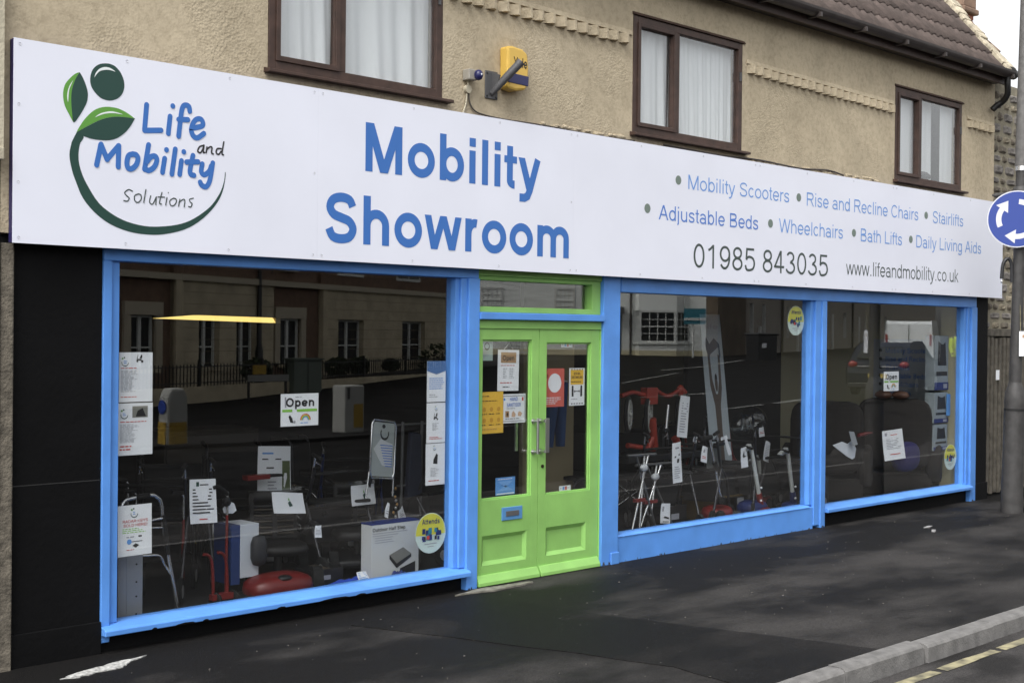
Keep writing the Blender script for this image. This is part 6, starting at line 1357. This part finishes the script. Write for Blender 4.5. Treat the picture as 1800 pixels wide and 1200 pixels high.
for x, y, a, k in ((4.75, 1.1, 140, 0), (6.25, 1.0, 170, 0), (7.2, 1.0, 200, 0), (10.45, .75, 110, 1), (11.15, .85, 120, 1), (9.9, .72, 150, 1), (12.0, .7, 100, 1)):
    c = copy_tree(r0); c.location = (x, y, .06); c.rotation_euler = (0, 0, R(a))
    c['label'] = {4.75: 'dim black rollator at the back left behind the silver walking frame', 6.25: 'dim black rollator between the tall price card and the right scooter seat', 7.2: 'dim black rollator behind the Outdoor Half Step carton at the right end',
        10.45: 'dim black rollator just behind the bent chrome tube rollator', 11.15: 'dim black rollator behind the two pale scooter tillers', 9.9: 'dim black rollator behind the long tag and silver crossed legs',
        12.0: 'dim black rollator at the right end of the middle window near the pilaster'}[x]
r1 = rollator('blue framed rollator half hidden behind the sandwich board in the first window', 'coloured rollators among the stock', mat('frame_blue_metal', (.01, .03, .14), .35, .4))
r1.location = (6.95, 1.7, .06); r1.rotation_euler = (0, 0, R(150))
r2 = rollator('red framed rollator in the middle of the stock behind the quad sticks', 'coloured rollators among the stock', DRED)
r2.location = (11.5, 1.35, .06); r2.rotation_euler = (0, 0, R(105))
for i, (x, y, z0, w, d, h, m, lb) in enumerate(((4.55, 1.25, .06, .35, .3, .3, DARK, 'low black carton behind the walking frame legs'), (5.9, .62, .06, .30, .2, .13, DARK, 'flat black box on the floor between the red scooter and the blue cloth'), (6.75, .75, .06, .3, .25, .42, mat('carton_dim', (.08, .08, .085), .8), 'dim grey carton to the right of the white Outdoor Half Step carton'),
        (10.15, .75, .06, .3, .3, .22, DARK, 'black box on the floor behind the silver strip'), (11.35, .85, .06, .28, .25, .3, mat('carton_dim', (.08,)*3, .8), 'dim grey carton on the floor between the two pale tillers'), (12.35, .55, .06, .3, .3, .35, DARK, 'black box at the bottom left corner of the far window'))):
    T = thing('carton', lb, 'box', (x, y, z0)); MB().box(x-w/2, x+w/2, y, y+d, z0, z0+h).build('box_body', m, T, bevel=.006); MB().box(x-.03, x+.03, y-.002, y+d+.002, z0+h+.0005, z0+h+.002).build('tape', mat('tape_brown', (.08, .06, .04), .4), T); MB().box(x-w*.3, x+w*.1, y-.0015, y-.0003, z0+h*.4, z0+h*.65).build('print', INKG, T)
# ================================================================== THE STREET OPPOSITE (seen mirrored in the shop windows)
OPP = {}
def rot_thing(name, label, cat, loc, ang, group=None):
    T = thing(name, label, cat, loc, group, local=True); T.rotation_euler = (0, 0, ang); return T
STN = mat('bath_stone', (.50, .43, .30), .9, var=.25, vscale=2)
BRK = mat('dark_brick_far', (.17, .105, .07), .9, var=.35, vscale=5)
WHT = mat('white_paint', (.62, .63, .60), .6); DGL = mat('dark_window_glass', (.02, .022, .025), .08)
ter = rot_thing('terrace_house', 'pale stone and brick terrace mirrored in the first window', 'building', (17.19, -23.95, 0), R(-23))
# local: x along wall, y towards the buildings' inside is -y, front face y=0 faces the shop (+y)
TG = .5
bays = [(-14, 2.0, 'b'), (2.0, 7.0, 's'), (7.0, 9.86, 'b'), (9.86, 20.0, 's')]
wins = [(-11, -9.8), (-7, -5.8), (-3, -1.8), (.25, 1.3), (3.15, 4.15), (5.0, 6.05), (7.45, 8.7), (10.98, 12.75), (15.7, 17.6)]
for x0, x1, k in bays:
    m = STN if k == 's' else BRK; off = .12 if k == 's' else 0
    mbw = MB(); xs = x0
    for a, b in [w for w in wins if w[0] >= x0 and w[1] <= x1]:
        mbw.box(xs, a, -.6, off, -.5, 3.25); mbw.box(a, b, -.6, off, -.5, .85); mbw.box(a, b, -.6, off, 2.28, 3.25); xs = b
    mbw.box(xs, x1, -.6, off, -.5, 3.25); mbw.build('ground_floor_wall', m, ter)
    MB().box(x0, x1, -.6, off-.02, 3.42, 7.2).build('upper_wall', BRK if k == 'b' or True else STN, ter)
MB().box(-14, 20.1, -.6, .22, 3.25, 3.42).build('string_band', mat('band_stone', (.42, .37, .28), .9), ter)
MB().box(2.0, 2.32, -.1, .2, -.5, 3.25).box(9.86, 10.15, -.1, .2, -.5, 3.25).build('pilaster', STN, ter)
for i in range(9):
    for x0, x1 in ((2.32, 7.0), (10.15, 20.0)):
        MB().box(x0, x1, .119, .1205, .3+i*.33, .315+i*.33).build('masonry_joint', mat('joint_dark', (.2, .16, .1), .9), ter)
for a, b in wins:
    off = .0; F = MB(); cx = (a+b)/2; z0, z1 = .85, 2.28
    F.box(a, a+.07, -.12, -.06, z0, z1); F.box(b-.07, b, -.12, -.06, z0, z1); F.box(cx-.06, cx+.06, -.12, -.06, z0, z1); F.box(a+.07, cx-.06, -.12, -.06, z1-.07, z1); F.box(cx+.06, b-.07, -.12, -.06, z1-.07, z1)
    F.box(a+.07, cx-.06, -.12, -.06, 1.4, 1.44); F.box(cx+.06, b-.07, -.12, -.06, 1.4, 1.44)
    fw_ = F.build('window', WHT, ter); MB().box(a+.02, b-.02, -.18, -.125, z0, z1).build('pane', DGL, fw_)
    MB().box(a-.05, b+.05, -.1, .2, z0-.1, z0).build('window_sill', STN, ter)
    if not (2 < a < 7 or a > 9.8): MB().box(a-.28, a, -.05, .08, z0, z1+.0).box(b, b+.28, -.05, .08, z0, z1).box(a-.28, b+.28, -.05, .10, z1, z1+.35).build('window_surround', mat('band_stone', (.4,)*3, .9), ter)
for a, b in ((-10, -9), (-5, -4), (1.4, 2.4), (3.2, 4.1), (7.5, 8.4), (10.9, 12.7), (15.2, 17.1)):
    w_ = MB().box(a, b, -.0, .14, 3.75, 5.2).build('window', WHT, ter); MB().box(a+.1, (a+b)/2-.05, .14, .15, 3.85, 5.1).box((a+b)/2+.05, b-.1, .14, .15, 3.85, 5.1).build('pane', DGL, w_)
MB().prism([(-14, .5, 7.2), (-14, -3.5, 9.6), (-14, -7.5, 7.2)], (34.2, 0, 0)).build('roof', TILE, ter)
# garden wall, railing, hedges
rl = rot_thing('iron_railing', 'black iron railing on a low wall in front of the stone terrace', 'railing', (17.19, -23.95, 0), R(-23))
MB().box(-14, 20, 1.4, 1.6, -.5, .42).build('low_wall', STN, rl)
rm = MB(); 
for i in range(226): x = -14+i*.15; rm.box(x, x+.022, 1.49, 1.512, .42, 1.0)
for z in (.5, .92): rm.box(-14, 20, 1.485, 1.515, z, z+.03)
rm.build('bars', mat('railing_black', (.01, .01, .01), .5), rl, kind='stuff')
for i in range(12): MB().box(-13.8+i*3, -13.74+i*3, 1.47, 1.53, .42, 1.12).build('post', mat('railing_black', (.01,)*3, .5), rl)
LEAF = mat('dark_hedge_leaf', (.03, .045, .015), .8, var=.4, vscale=3)
def bush(label, cx, cy, cz, rx, rz, seed):
    rnd = random.Random(seed); mb_ = MB()
    for i in range(420):
        a = rnd.uniform(0, 6.28); u = rnd.uniform(-1, 1); r = rnd.uniform(.6, 1)**.5
        p = Vector((cx+rx*r*math.cos(a)*math.sqrt(1-u*u), cy+rx*.6*r*math.sin(a)*math.sqrt(1-u*u), cz+rz*r*u)); s = .07
        d1 = Vector((rnd.uniform(-1, 1), rnd.uniform(-1, 1), rnd.uniform(-1, 1))).normalized()*s; d2 = Vector((rnd.uniform(-1, 1), rnd.uniform(-1, 1), rnd.uniform(-1, 1))).normalized()*s
        mb_.poly([p-d1, p+d2, p+d1, p-d2])
    T = thing('shrub', label, 'shrub', (cx, cy, .4)); mb_.build('foliage', LEAF, T); MB().tube([(cx, cy, .3), (cx, cy, cz)], .03, 6).build('stem', BRK, T)
def tw(s, y): a = R(-23); return (17.19+s*math.cos(a)-y*math.sin(a), -23.95+s*math.sin(a)+y*math.cos(a))
for i, (s, r, h, lb) in enumerate(((17.3, 1.0, .75, 'largest dark shrub behind the railing in front of the right stone house'), (9.6, .5, .3, 'low dark shrub behind the railing in front of the brick house'), (11, .4, .3, 'small dark shrub by the railing under the wide stone window'), (4.9, .5, .35, 'dark shrub by the railing behind the street name sign'), (13.3, .35, .2, 'tiny low shrub by the railing between two stone windows'))):
    x, y = tw(s, .9); bush(lb, x, y, .75, r, h, i)
# bollards on the splitter islands
bo = thing('keep_left_bollard', 'rounded white traffic bollard with blue disc and yellow sides mirrored left in the first window', 'bollard', (12.11, -12.87, -.12))
cx, cy = 12.11, -12.87
MB().prism([(cx-.22, cy-.15, -.12), (cx+.22, cy-.15, -.12), (cx+.2, cy-.15, .75), (cx+.13, cy-.15, .9), (cx-.13, cy-.15, .9), (cx-.2, cy-.15, .75)], (0, .3, 0)).build('body', mat('dull_bollard_white', (.30, .30, .28), .8), bo, bevel=.05)
MB().box(cx-.17, cx+.17, cy+.151, cy+.16, -.05, .32).build('yellow_panel', mat('bollard_yellow', (.30, .19, .02), .7), bo)
MB().box(cx-.225, cx-.205, cy-.12, cy+.12, -.05, .32).build('yellow_panel', mat('bollard_yellow', (.5,)*3, .5), bo)
MB().tube([(cx-.21, cy, .58), (cx-.225, cy, .58)], .12, 20).build('blue_disc', SIGNB, bo)
b2_ = thing('traffic_bollard', 'square white traffic bollard with yellow lower panel mirrored in the middle of the first window', 'bollard', (16.1, -13.13, -.12))
cx, cy = 16.1, -13.13
MB().box(cx-.24, cx+.24, cy-.2, cy+.2, -.06, .86).build('body', mat('dull_bollard_white', (.3,)*3, .8), b2_, bevel=.03)
MB().box(cx-.02, cx+.2, cy+.201, cy+.21, .05, .50).build('yellow_panel', mat('bollard_yellow', (.5,)*3, .5), b2_)
MB().box(cx-.28, cx+.28, cy-.25, cy+.25, -.115, -.06).build('base', WHT, b2_, bevel=.02)
MB().box(cx-.18, cx-.12, cy+.201, cy+.206, .6, .82).build('arrow_mark', INK, b2_)
isl = bpy.data.objects['pavement']
for i, (x, y, rx, ry) in enumerate(((14.3, -13.2, 3.6, .9), (12.1, -12.9, .9, .7))[:1]):
    MB().prism([(x+rx*math.cos(a*.2618), y+ry*math.sin(a*.2618), -.125) for a in range(24)], (0, 0, .07)).build('traffic_island', mat('island_asphalt', (.022, .021, .021), .95, spec=.1), kind='structure')
# lamp post, street name sign, control cabinet, estate agent board, bin
lp2 = thing('street_lamp', 'dark street lamp post with scrolled bracket mirrored in the first window', 'street lamp', (22.87, -26.14, -.12))
MB().tube([(22.87, -26.14, -.2), (22.87, -26.14, 1.3), (22.87, -26.14, 1.5), (22.87, -26.14, 6)], [.13, .12, .075, .06], 10).build('column', DARK, lp2)
MB().tube(catmull([(22.4, -26.14, 3.6), (22.4, -26.14, 3.85), (22.6, -26.14, 3.95), (22.87, -26.14, 3.9), (23.1, -26.14, 3.95), (23.3, -26.14, 3.85), (23.3, -26.14, 3.6)], 4), .03, 6).build('scroll_bracket', DARK, lp2)
sn = thing('street_name_sign', 'low street name plate on two posts mirrored in the first window', 'sign', (20.4, -24.2, 0))
MB().box(19.9, 21.2, -22.3, -22.27, .55, .72).build('plate', mat('plate_grey', (.2, .2, .19), .6), sn); MB().box(19.92, 19.98, -22.34, -22.3, -.2, .72).box(21.1, 21.16, -22.34, -22.3, -.2, .72).build('post', DARK, sn)
MB().box(20.1, 20.5, -22.36, -22.31, .74, .98).build('yellow_plate', mat('bollard_yellow', (.5,)*3, .5), sn)
cbn = thing('control_cabinet', 'pale green street cabinet in front of the railing', 'cabinet', (24, -24.5, .1))
MB().box(22.9, 23.9, -24.9, -24.4, -.1, 1.05).build('body', mat('cabinet_green', (.10, .12, .10), .6), cbn, bevel=.03); MB().box(23.38, 23.40, -24.396, -24.39, .05, 1.0).build('door_gap', INK, cbn); MB().box(22.85, 23.95, -24.95, -24.35, 1.05, 1.1).build('cap', mat('cabinet_green', (.1,)*3, .6), cbn)

# white cottage with bay window
ct = rot_thing('white_cottage', 'white rendered cottage with small paned bay window mirrored in the middle window', 'building', (51.37, -33.05, 0), R(44.9))
CW = mat('white_masonry', (.86, .88, .84), .9, var=.06, vscale=1); CY = mat('cream_plinth', (.6, .54, .36), .9)
MB().box(-11, 2.0, -4, 0, 1.12, 6.4).build('wall', CW, ct); MB().box(-11, 2.0, -4, .03, -.5, 1.12).build('plinth', CY, ct)
bx0, bx1 = -1.66, .14
bay = MB(); P = [(bx0-.12, 0), (bx0, .75), (bx1, .75), (bx1+.75, 0)]
bay.prism([(x, y, 1.12) for x, y in P], (0, 0, .30)); bay.prism([(x, y, 3.05) for x, y in P], (0, 0, .9)); bay.build('bay_wall', CW, ct)
MB().prism([(x, y*1.03, -.5) for x, y in P], (0, 0, 1.62)).build('bay_plinth', CY, ct)
MB().prism([(P[0][0]-.1, 0, 1.42), (bx0-.05, .85, 1.42), (bx1+.05, .85, 1.42), (P[3][0]+.1, 0, 1.42)], (0, 0, .07)).build('bay_sill', WHT, ct)
def bay_sash(p, q, z0, z1, nc, nr):
    p = Vector((*p, 0)); q = Vector((*q, 0)); d = q-p; Lh = d.length; d.normalize(); nn = Vector((-d.y, d.x, 0))
    if nn.y < 0: nn = -nn
    fr = MB()
    def bar(s0, s1, a, b, t0=-.05, t1=0.0): 
        c = p+d*((s0+s1)/2)+nn*((t0+t1)/2)+Vector((0, 0, (a+b)/2)); fr.obox(c, d*(s1-s0), nn*(t1-t0), Vector((0, 0, b-a)))
    bar(0, .12, z0, z1, -.08, 0); bar(Lh-.12, Lh, z0, z1, -.08, 0); bar(.12, Lh-.12, z0, z0+.1); bar(.12, Lh-.12, z1-.1, z1); bar(.12, Lh-.12, (z0+z1)/2-.03, (z0+z1)/2+.03, -.04, .01)
    for i in range(1, nc): x = .12+(Lh-.24)*i/nc; bar(x-.018, x+.018, z0+.1, z1-.1, -.03, -.008)
    for j in range(1, nr): 
        z = z0+.1+(z1-z0-.2)*j/nr; bar(.12, Lh-.12, z-.016, z+.016, -.032, -.01)
    W_ = fr.build('sash_window', WHT, ct); c = p+d*(Lh/2)-nn*.06+Vector((0, 0, (z0+z1)/2)); MB().obox(c, d*(Lh-.2), nn*.01, Vector((0, 0, z1-z0-.1))).build('pane', DGL, W_)
bay_sash((bx0, .75), (bx1, .75), 1.49, 3.05, 4, 4); bay_sash((bx1, .75), (bx1+.75, 0), 1.49, 3.05, 3, 4)
bay_sash((-5.72, .04), (-4.7, .04), 2.83, 4.12, 4, 4); bay_sash((-9.3, .04), (-8.2, .04), 2.83, 4.12, 4, 4); bay_sash((-3.9, .04), (-2.9, .04), 4.4, 5.6, 3, 4); bay_sash((-8, .04), (-6.9, .04), .9, 2.2, 3, 4)
MB().box(-3.25, -2.35, -.0, .5, 2.9, 3.2).build('door_hood', mat('lead_grey', (.1, .1, .1), .7), ct); MB().box(-3.15, -2.45, .0, .04, .65, 2.8).build('door', DARK, ct)
MB().tube([(-2.0, .08, .6), (-2.0, .08, 6)], .05, 6).build('downpipe', GUT, ct)
MB().prism([(-11.3, .5, 6.4), (-11.3, -2, 8.6), (-11.3, -4.5, 6.4)], (13.5, 0, 0)).build('roof', TILE, ct)
ea = thing('estate_agent_board', 'teal estate agent board on a white post in front of the white cottage', 'sign', (49.7, -30.5, .4))
eb = Vector((49.71, -30.47, 0)); ed = Vector((math.cos(R(35)), math.sin(R(35)), 0))
MB().tube([eb+Vector((0, 0, .4)), eb+Vector((0, 0, 2.4))], .045, 6).build('post', WHT, ea)
TEAL = mat('board_teal', (.04, .20, .26), .5)
MB().obox(eb+ed*-.0+Vector((0, .08, 2.75)), ed*1.05, Vector((-ed.y, ed.x, 0))*.03, Vector((0, 0, .72))).build('board', TEAL, ea)
MB().obox(eb+Vector((-.012, .105, 2.62)), ed*1.0, Vector((-ed.y, ed.x, 0))*.03, Vector((0, 0, .12))).build('white_band', WHT, ea)
# receding grey terrace
row = rot_thing('grey_terrace', 'long grey rendered terrace mirrored in the middle and far windows', 'building', (58.06, -33.44, 0), R(-21.5))
GR = mat('grey_render', (.30, .27, .23), .9, var=.2, vscale=.6); GR2 = mat('brown_gable', (.13, .10, .07), .95, var=.4, vscale=1)
rw = [(.9, 1.8), (3.8, 4.65), (10.1, 10.9), (20, 21), (29.5, 30.8), (39.2, 40.5), (50, 51.4), (62, 64)]
mbw = MB(); xs = 0
for a, b in rw: mbw.box(xs, a, -.6, 0, 0, 7.5); mbw.box(a, b, -.6, 0, 0, 1.75); mbw.box(a, b, -.6, 0, 3.6, 7.5); xs = b
mbw.box(xs, 90, -.6, 0, 0, 7.5); mbw.build('wall', GR, row)
for a, b in rw:
    w_ = MB().box(a, b, -.5, -.42, 1.75, 3.6).build('window', DGL, row); MB().box(b-.06, b, -.42, -.005, 1.75, 3.6).box(a, b, -.42, -.3, 1.75, 1.85).build('white_reveal', WHT, w_)
for x in (2.9, 13.0, 24.8, 36.1, 45.2, 47.0, 56.0): MB().box(x, x+.25, .0, .12, .6, 3.4 if x > 20 else 2.4).build('door_case', WHT, row)
for x in (8.6, 18, 33): MB().tube([(x, .1, .6), (x, .1, 7.4)], .07, 6).build('downpipe', DARK, row)
MB().prism([(0, .4, 7.5), (0, -3, 9.8), (0, -6.5, 7.5)], (90, 0, 0)).build('roof', TILE, row)
gb_ = rot_thing('brown_gable_house', 'dark brown stone house side wall between the white cottage and the grey terrace', 'building', (58.06, -33.44, 0), R(-21.5))
MB().box(-5.7, -.02, -5, .02, 0, 6.5).build('wall', GR2, gb_); MB().prism([(-5.75, .2, 6.5), (-5.75, -2.3, 8.5), (-5.75, -5.2, 6.5)], (5.7, 0, 0)).build('roof', TILE, gb_)
wb = thing('wheelie_bin', 'black wheelie bin with white label by the grey terrace', 'bin', (50.25, -27.1, .4))
MB().prism([(49.6, -27.4, .35), (50.9, -27.4, .35), (51.0, -27.4, 1.9), (49.5, -27.4, 1.9)], (0, .7, 0)).build('body', DARK, wb, bevel=.04); MB().box(49.45, 51.05, -27.45, -26.65, 1.9, 2.0).build('lid', DARK, wb, bevel=.04); MB().box(49.75, 50.1, -26.69, -26.68, 1.35, 1.55).build('label_plate', PAPER, wb)
# parked car and van
def car(T, L_, W_, H_, body, van=False):
    CG = mat('car_glass', (.015, .018, .02), .05)
    if not van:
        prof = [(-2.0, .35), (-2.05, .62), (-1.98, .88), (-1.85, .98), (-1.45, 1.36), (-1.0, 1.46), (.2, 1.47), (.95, 1.0), (1.75, .86), (2.0, .66), (2.0, .32)]
    else:
        prof = [(-2.3, .35), (-2.35, .9), (-2.3, 1.9), (-2.15, 2.0), (.9, 2.0), (1.6, 1.35), (2.25, 1.1), (2.4, .7), (2.4, .35)]
    n = len(prof); mb_ = MB(); ws = []
    for x, z in prof: t = max(0, (z-.95)/(.6 if not van else 2.5)); ws.append(W_/2*(1-.20*t))
    v = []
    for s in (-1, 1):
        for (x, z), w_ in zip(prof, ws): v.append((x, s*w_, z))
    f = [tuple(range(n)), tuple(range(2*n-1, n-1, -1))]+[(i, (i+1) % n, n+(i+1) % n, n+i) for i in range(n)]
    mb_.add(v, f, 0, False); mb_.build('body', body, T, bevel=.05)
    if not van:
        MB().prism([(-1.87, -.62, 1.02), (-1.50, -.55, 1.34), (-1.50, .55, 1.34), (-1.87, .62, 1.02)], (-.03, 0, .02)).build('rear_window', CG, T)
        for s in (-1, 1): MB().prism([(-1.35, s*.775, 1.0), (-1.15, s*.70, 1.36), (.1, s*.70, 1.37), (.65, s*.775, 1.0)], (0, s*.012, 0)).build('side_window', CG, T)
        for s in (-1, 1): MB().ball((-1.97, s*.70, .86), .07, .14, .10, 12).build('tail_light', mat('tail_light_red', (.3, .03, .03), .2), T)
        MB().box(-2.07, -2.03, -.55, .55, .80, .83).build('chrome_strip', SILVER, T); MB().box(-2.085, -2.05, -.26, .26, .50, .62).build('number_plate', mat('plate_yellow', (.6, .45, .1), .5), T)
        MB().ball((-2.04, 0, .90), .03, .05, .06, 8).build('emblem', SILVER, T)
    else:
        MB().box(-2.375, -2.36, -.01, .01, .5, 1.85).build('door_gap', INK, T)
        for s in (-1, 1): MB().box(-2.36, -2.34, s*.86-.04, s*.86+.04, .9, 1.4).build('tail_light', mat('tail_light_red', (.5,)*3, .2), T)
        MB().box(-2.38, -2.36, .2, .7, .55, .68).build('number_plate', mat('plate_yellow', (.6,)*3, .5), T)
    MB().box(-L_/2, L_/2, -W_/2+.03, W_/2-.03, .22, .36).build('bumper', DARK, T, bevel=.03)
    for x in (-1.3, 1.25):
        for s in (-1, 1):
            w_ = MB().tube([(x, s*(W_/2-.16), .31), (x, s*(W_/2+.01), .31)], .31, 18).build('wheel', BLACK, T); MB().tube([(x, s*(W_/2+.012), .31), (x, s*(W_/2+.02), .31)], .19, 16).build('rim', STEEL, w_)
        
ca = thing('parked_car', 'dark blue hatchback seen from behind mirrored in the far window', 'car', (0, 0, 0), local=True); car(ca, 4.05, 1.74, 1.47, mat('car_dark_blue', (.012, .017, .032), .55, spec=.2))
ca.location = (34.9, -11.9, zf(34.9, -11.9)+.02); ca.rotation_euler = (0, 0, R(-16))
va = thing('parked_van', 'white van parked beyond the dark hatchback mirrored in the far window', 'van', (0, 0, 0), local=True); car(va, 4.7, 1.95, 2.0, mat('van_white', (.75, .78, .78), .3, coat=1), True)
va.location = (52, -20.6, zf(52, -20.6)+.02); va.rotation_euler = (0, 0, R(-24)); va.scale = (1, 1, .9)
# person in hi-vis jacket by the van
pe = thing('person', 'person in a yellow high visibility jacket standing beside the white van', 'person', (41.8, -13.5, zf(41.8, -13.5)+.01))
bmb = bpy.data.meshes.new('body')
import bmesh
bm = bmesh.new(); sk = bm.verts.layers.skin.verify()
V = [((0,0,.95),.15),((0,0,1.2),.14),((0,0,1.42),.16),((0,0,1.54),.06),((0,-.01,1.66),.095),((.10,0,.88),.10),((.12,.02,.5),.07),((.12,0,.08),.05),((.12,.14,.04),.045),((-.10,0,.88),.10),((-.12,.02,.5),.07),((-.12,0,.08),.05),((-.12,.14,.04),.045),((.19,0,1.42),.075),((.25,0,1.14),.055),((.24,.08,.90),.035),((-.19,0,1.42),.075),((-.25,0,1.14),.055),((-.24,.08,.90),.035),((0,-.01,1.76),.08)]
bv = []
for c, r in V: q = bm.verts.new(c); q[sk].radius = (r, r*.85); bv.append(q)
for a, b in [(0,1),(1,2),(2,3),(3,4),(4,19),(0,5),(5,6),(6,7),(7,8),(0,9),(9,10),(10,11),(11,12),(2,13),(13,14),(14,15),(2,16),(16,17),(17,18)]: bm.edges.new((bv[a], bv[b]))
bv[0][sk].use_root = True
bm.to_mesh(bmb); bm.free()
bo_ = bpy.data.objects.new('body', bmb); sc.collection.objects.link(bo_); bo_.parent = pe; bo_.modifiers.new('skin', 'SKIN'); ss = bo_.modifiers.new('sub', 'SUBSURF'); ss.levels = ss.render_levels = 1
bmb.materials.append(mat('dark_trousers', (.03, .035, .06), .8))
pj_ = MB().lathe([(.17, .82), (.185, .95), (.18, 1.15), (.215, 1.38), (.17, 1.47), (.07, 1.50)], (0, 0, 0), 16).build('hi_vis_jacket', mat('hi_vis_yellow', (.55, .75, .06), .7)); pj_.parent = pe
for s in (-1, 1): 
    o = MB().tube([(s*.2, 0, 1.42), (s*.26, 0, 1.14), (s*.255, .06, .95)], [.085, .07, .06], 10).build('sleeve', mat('hi_vis_yellow', (.5,)*3, .7)); o.parent = pe
o = MB().lathe([(.19, 1.02), (.19, 1.08)], n=16).build('reflective_band', SILVER); o.parent = pe
o = MB().ball((0, .0, 1.72), .10, .105, .10, 12).build('hair', mat('dark_hair', (.03, .02, .015), .8)); o.parent = pe
pe.rotation_euler = (0, 0, R(20))
# kerbed footway opposite
MB().prism([(14, -21.2, zf(14, -21)-.1), (60, -40.0, zf(60, -40)-.1), (60, -46, zf(60, -46)-.1), (14, -27, zf(14, -27)-.1)], (0, 0, .22)).build('far_pavement', PAVE, kind='structure')
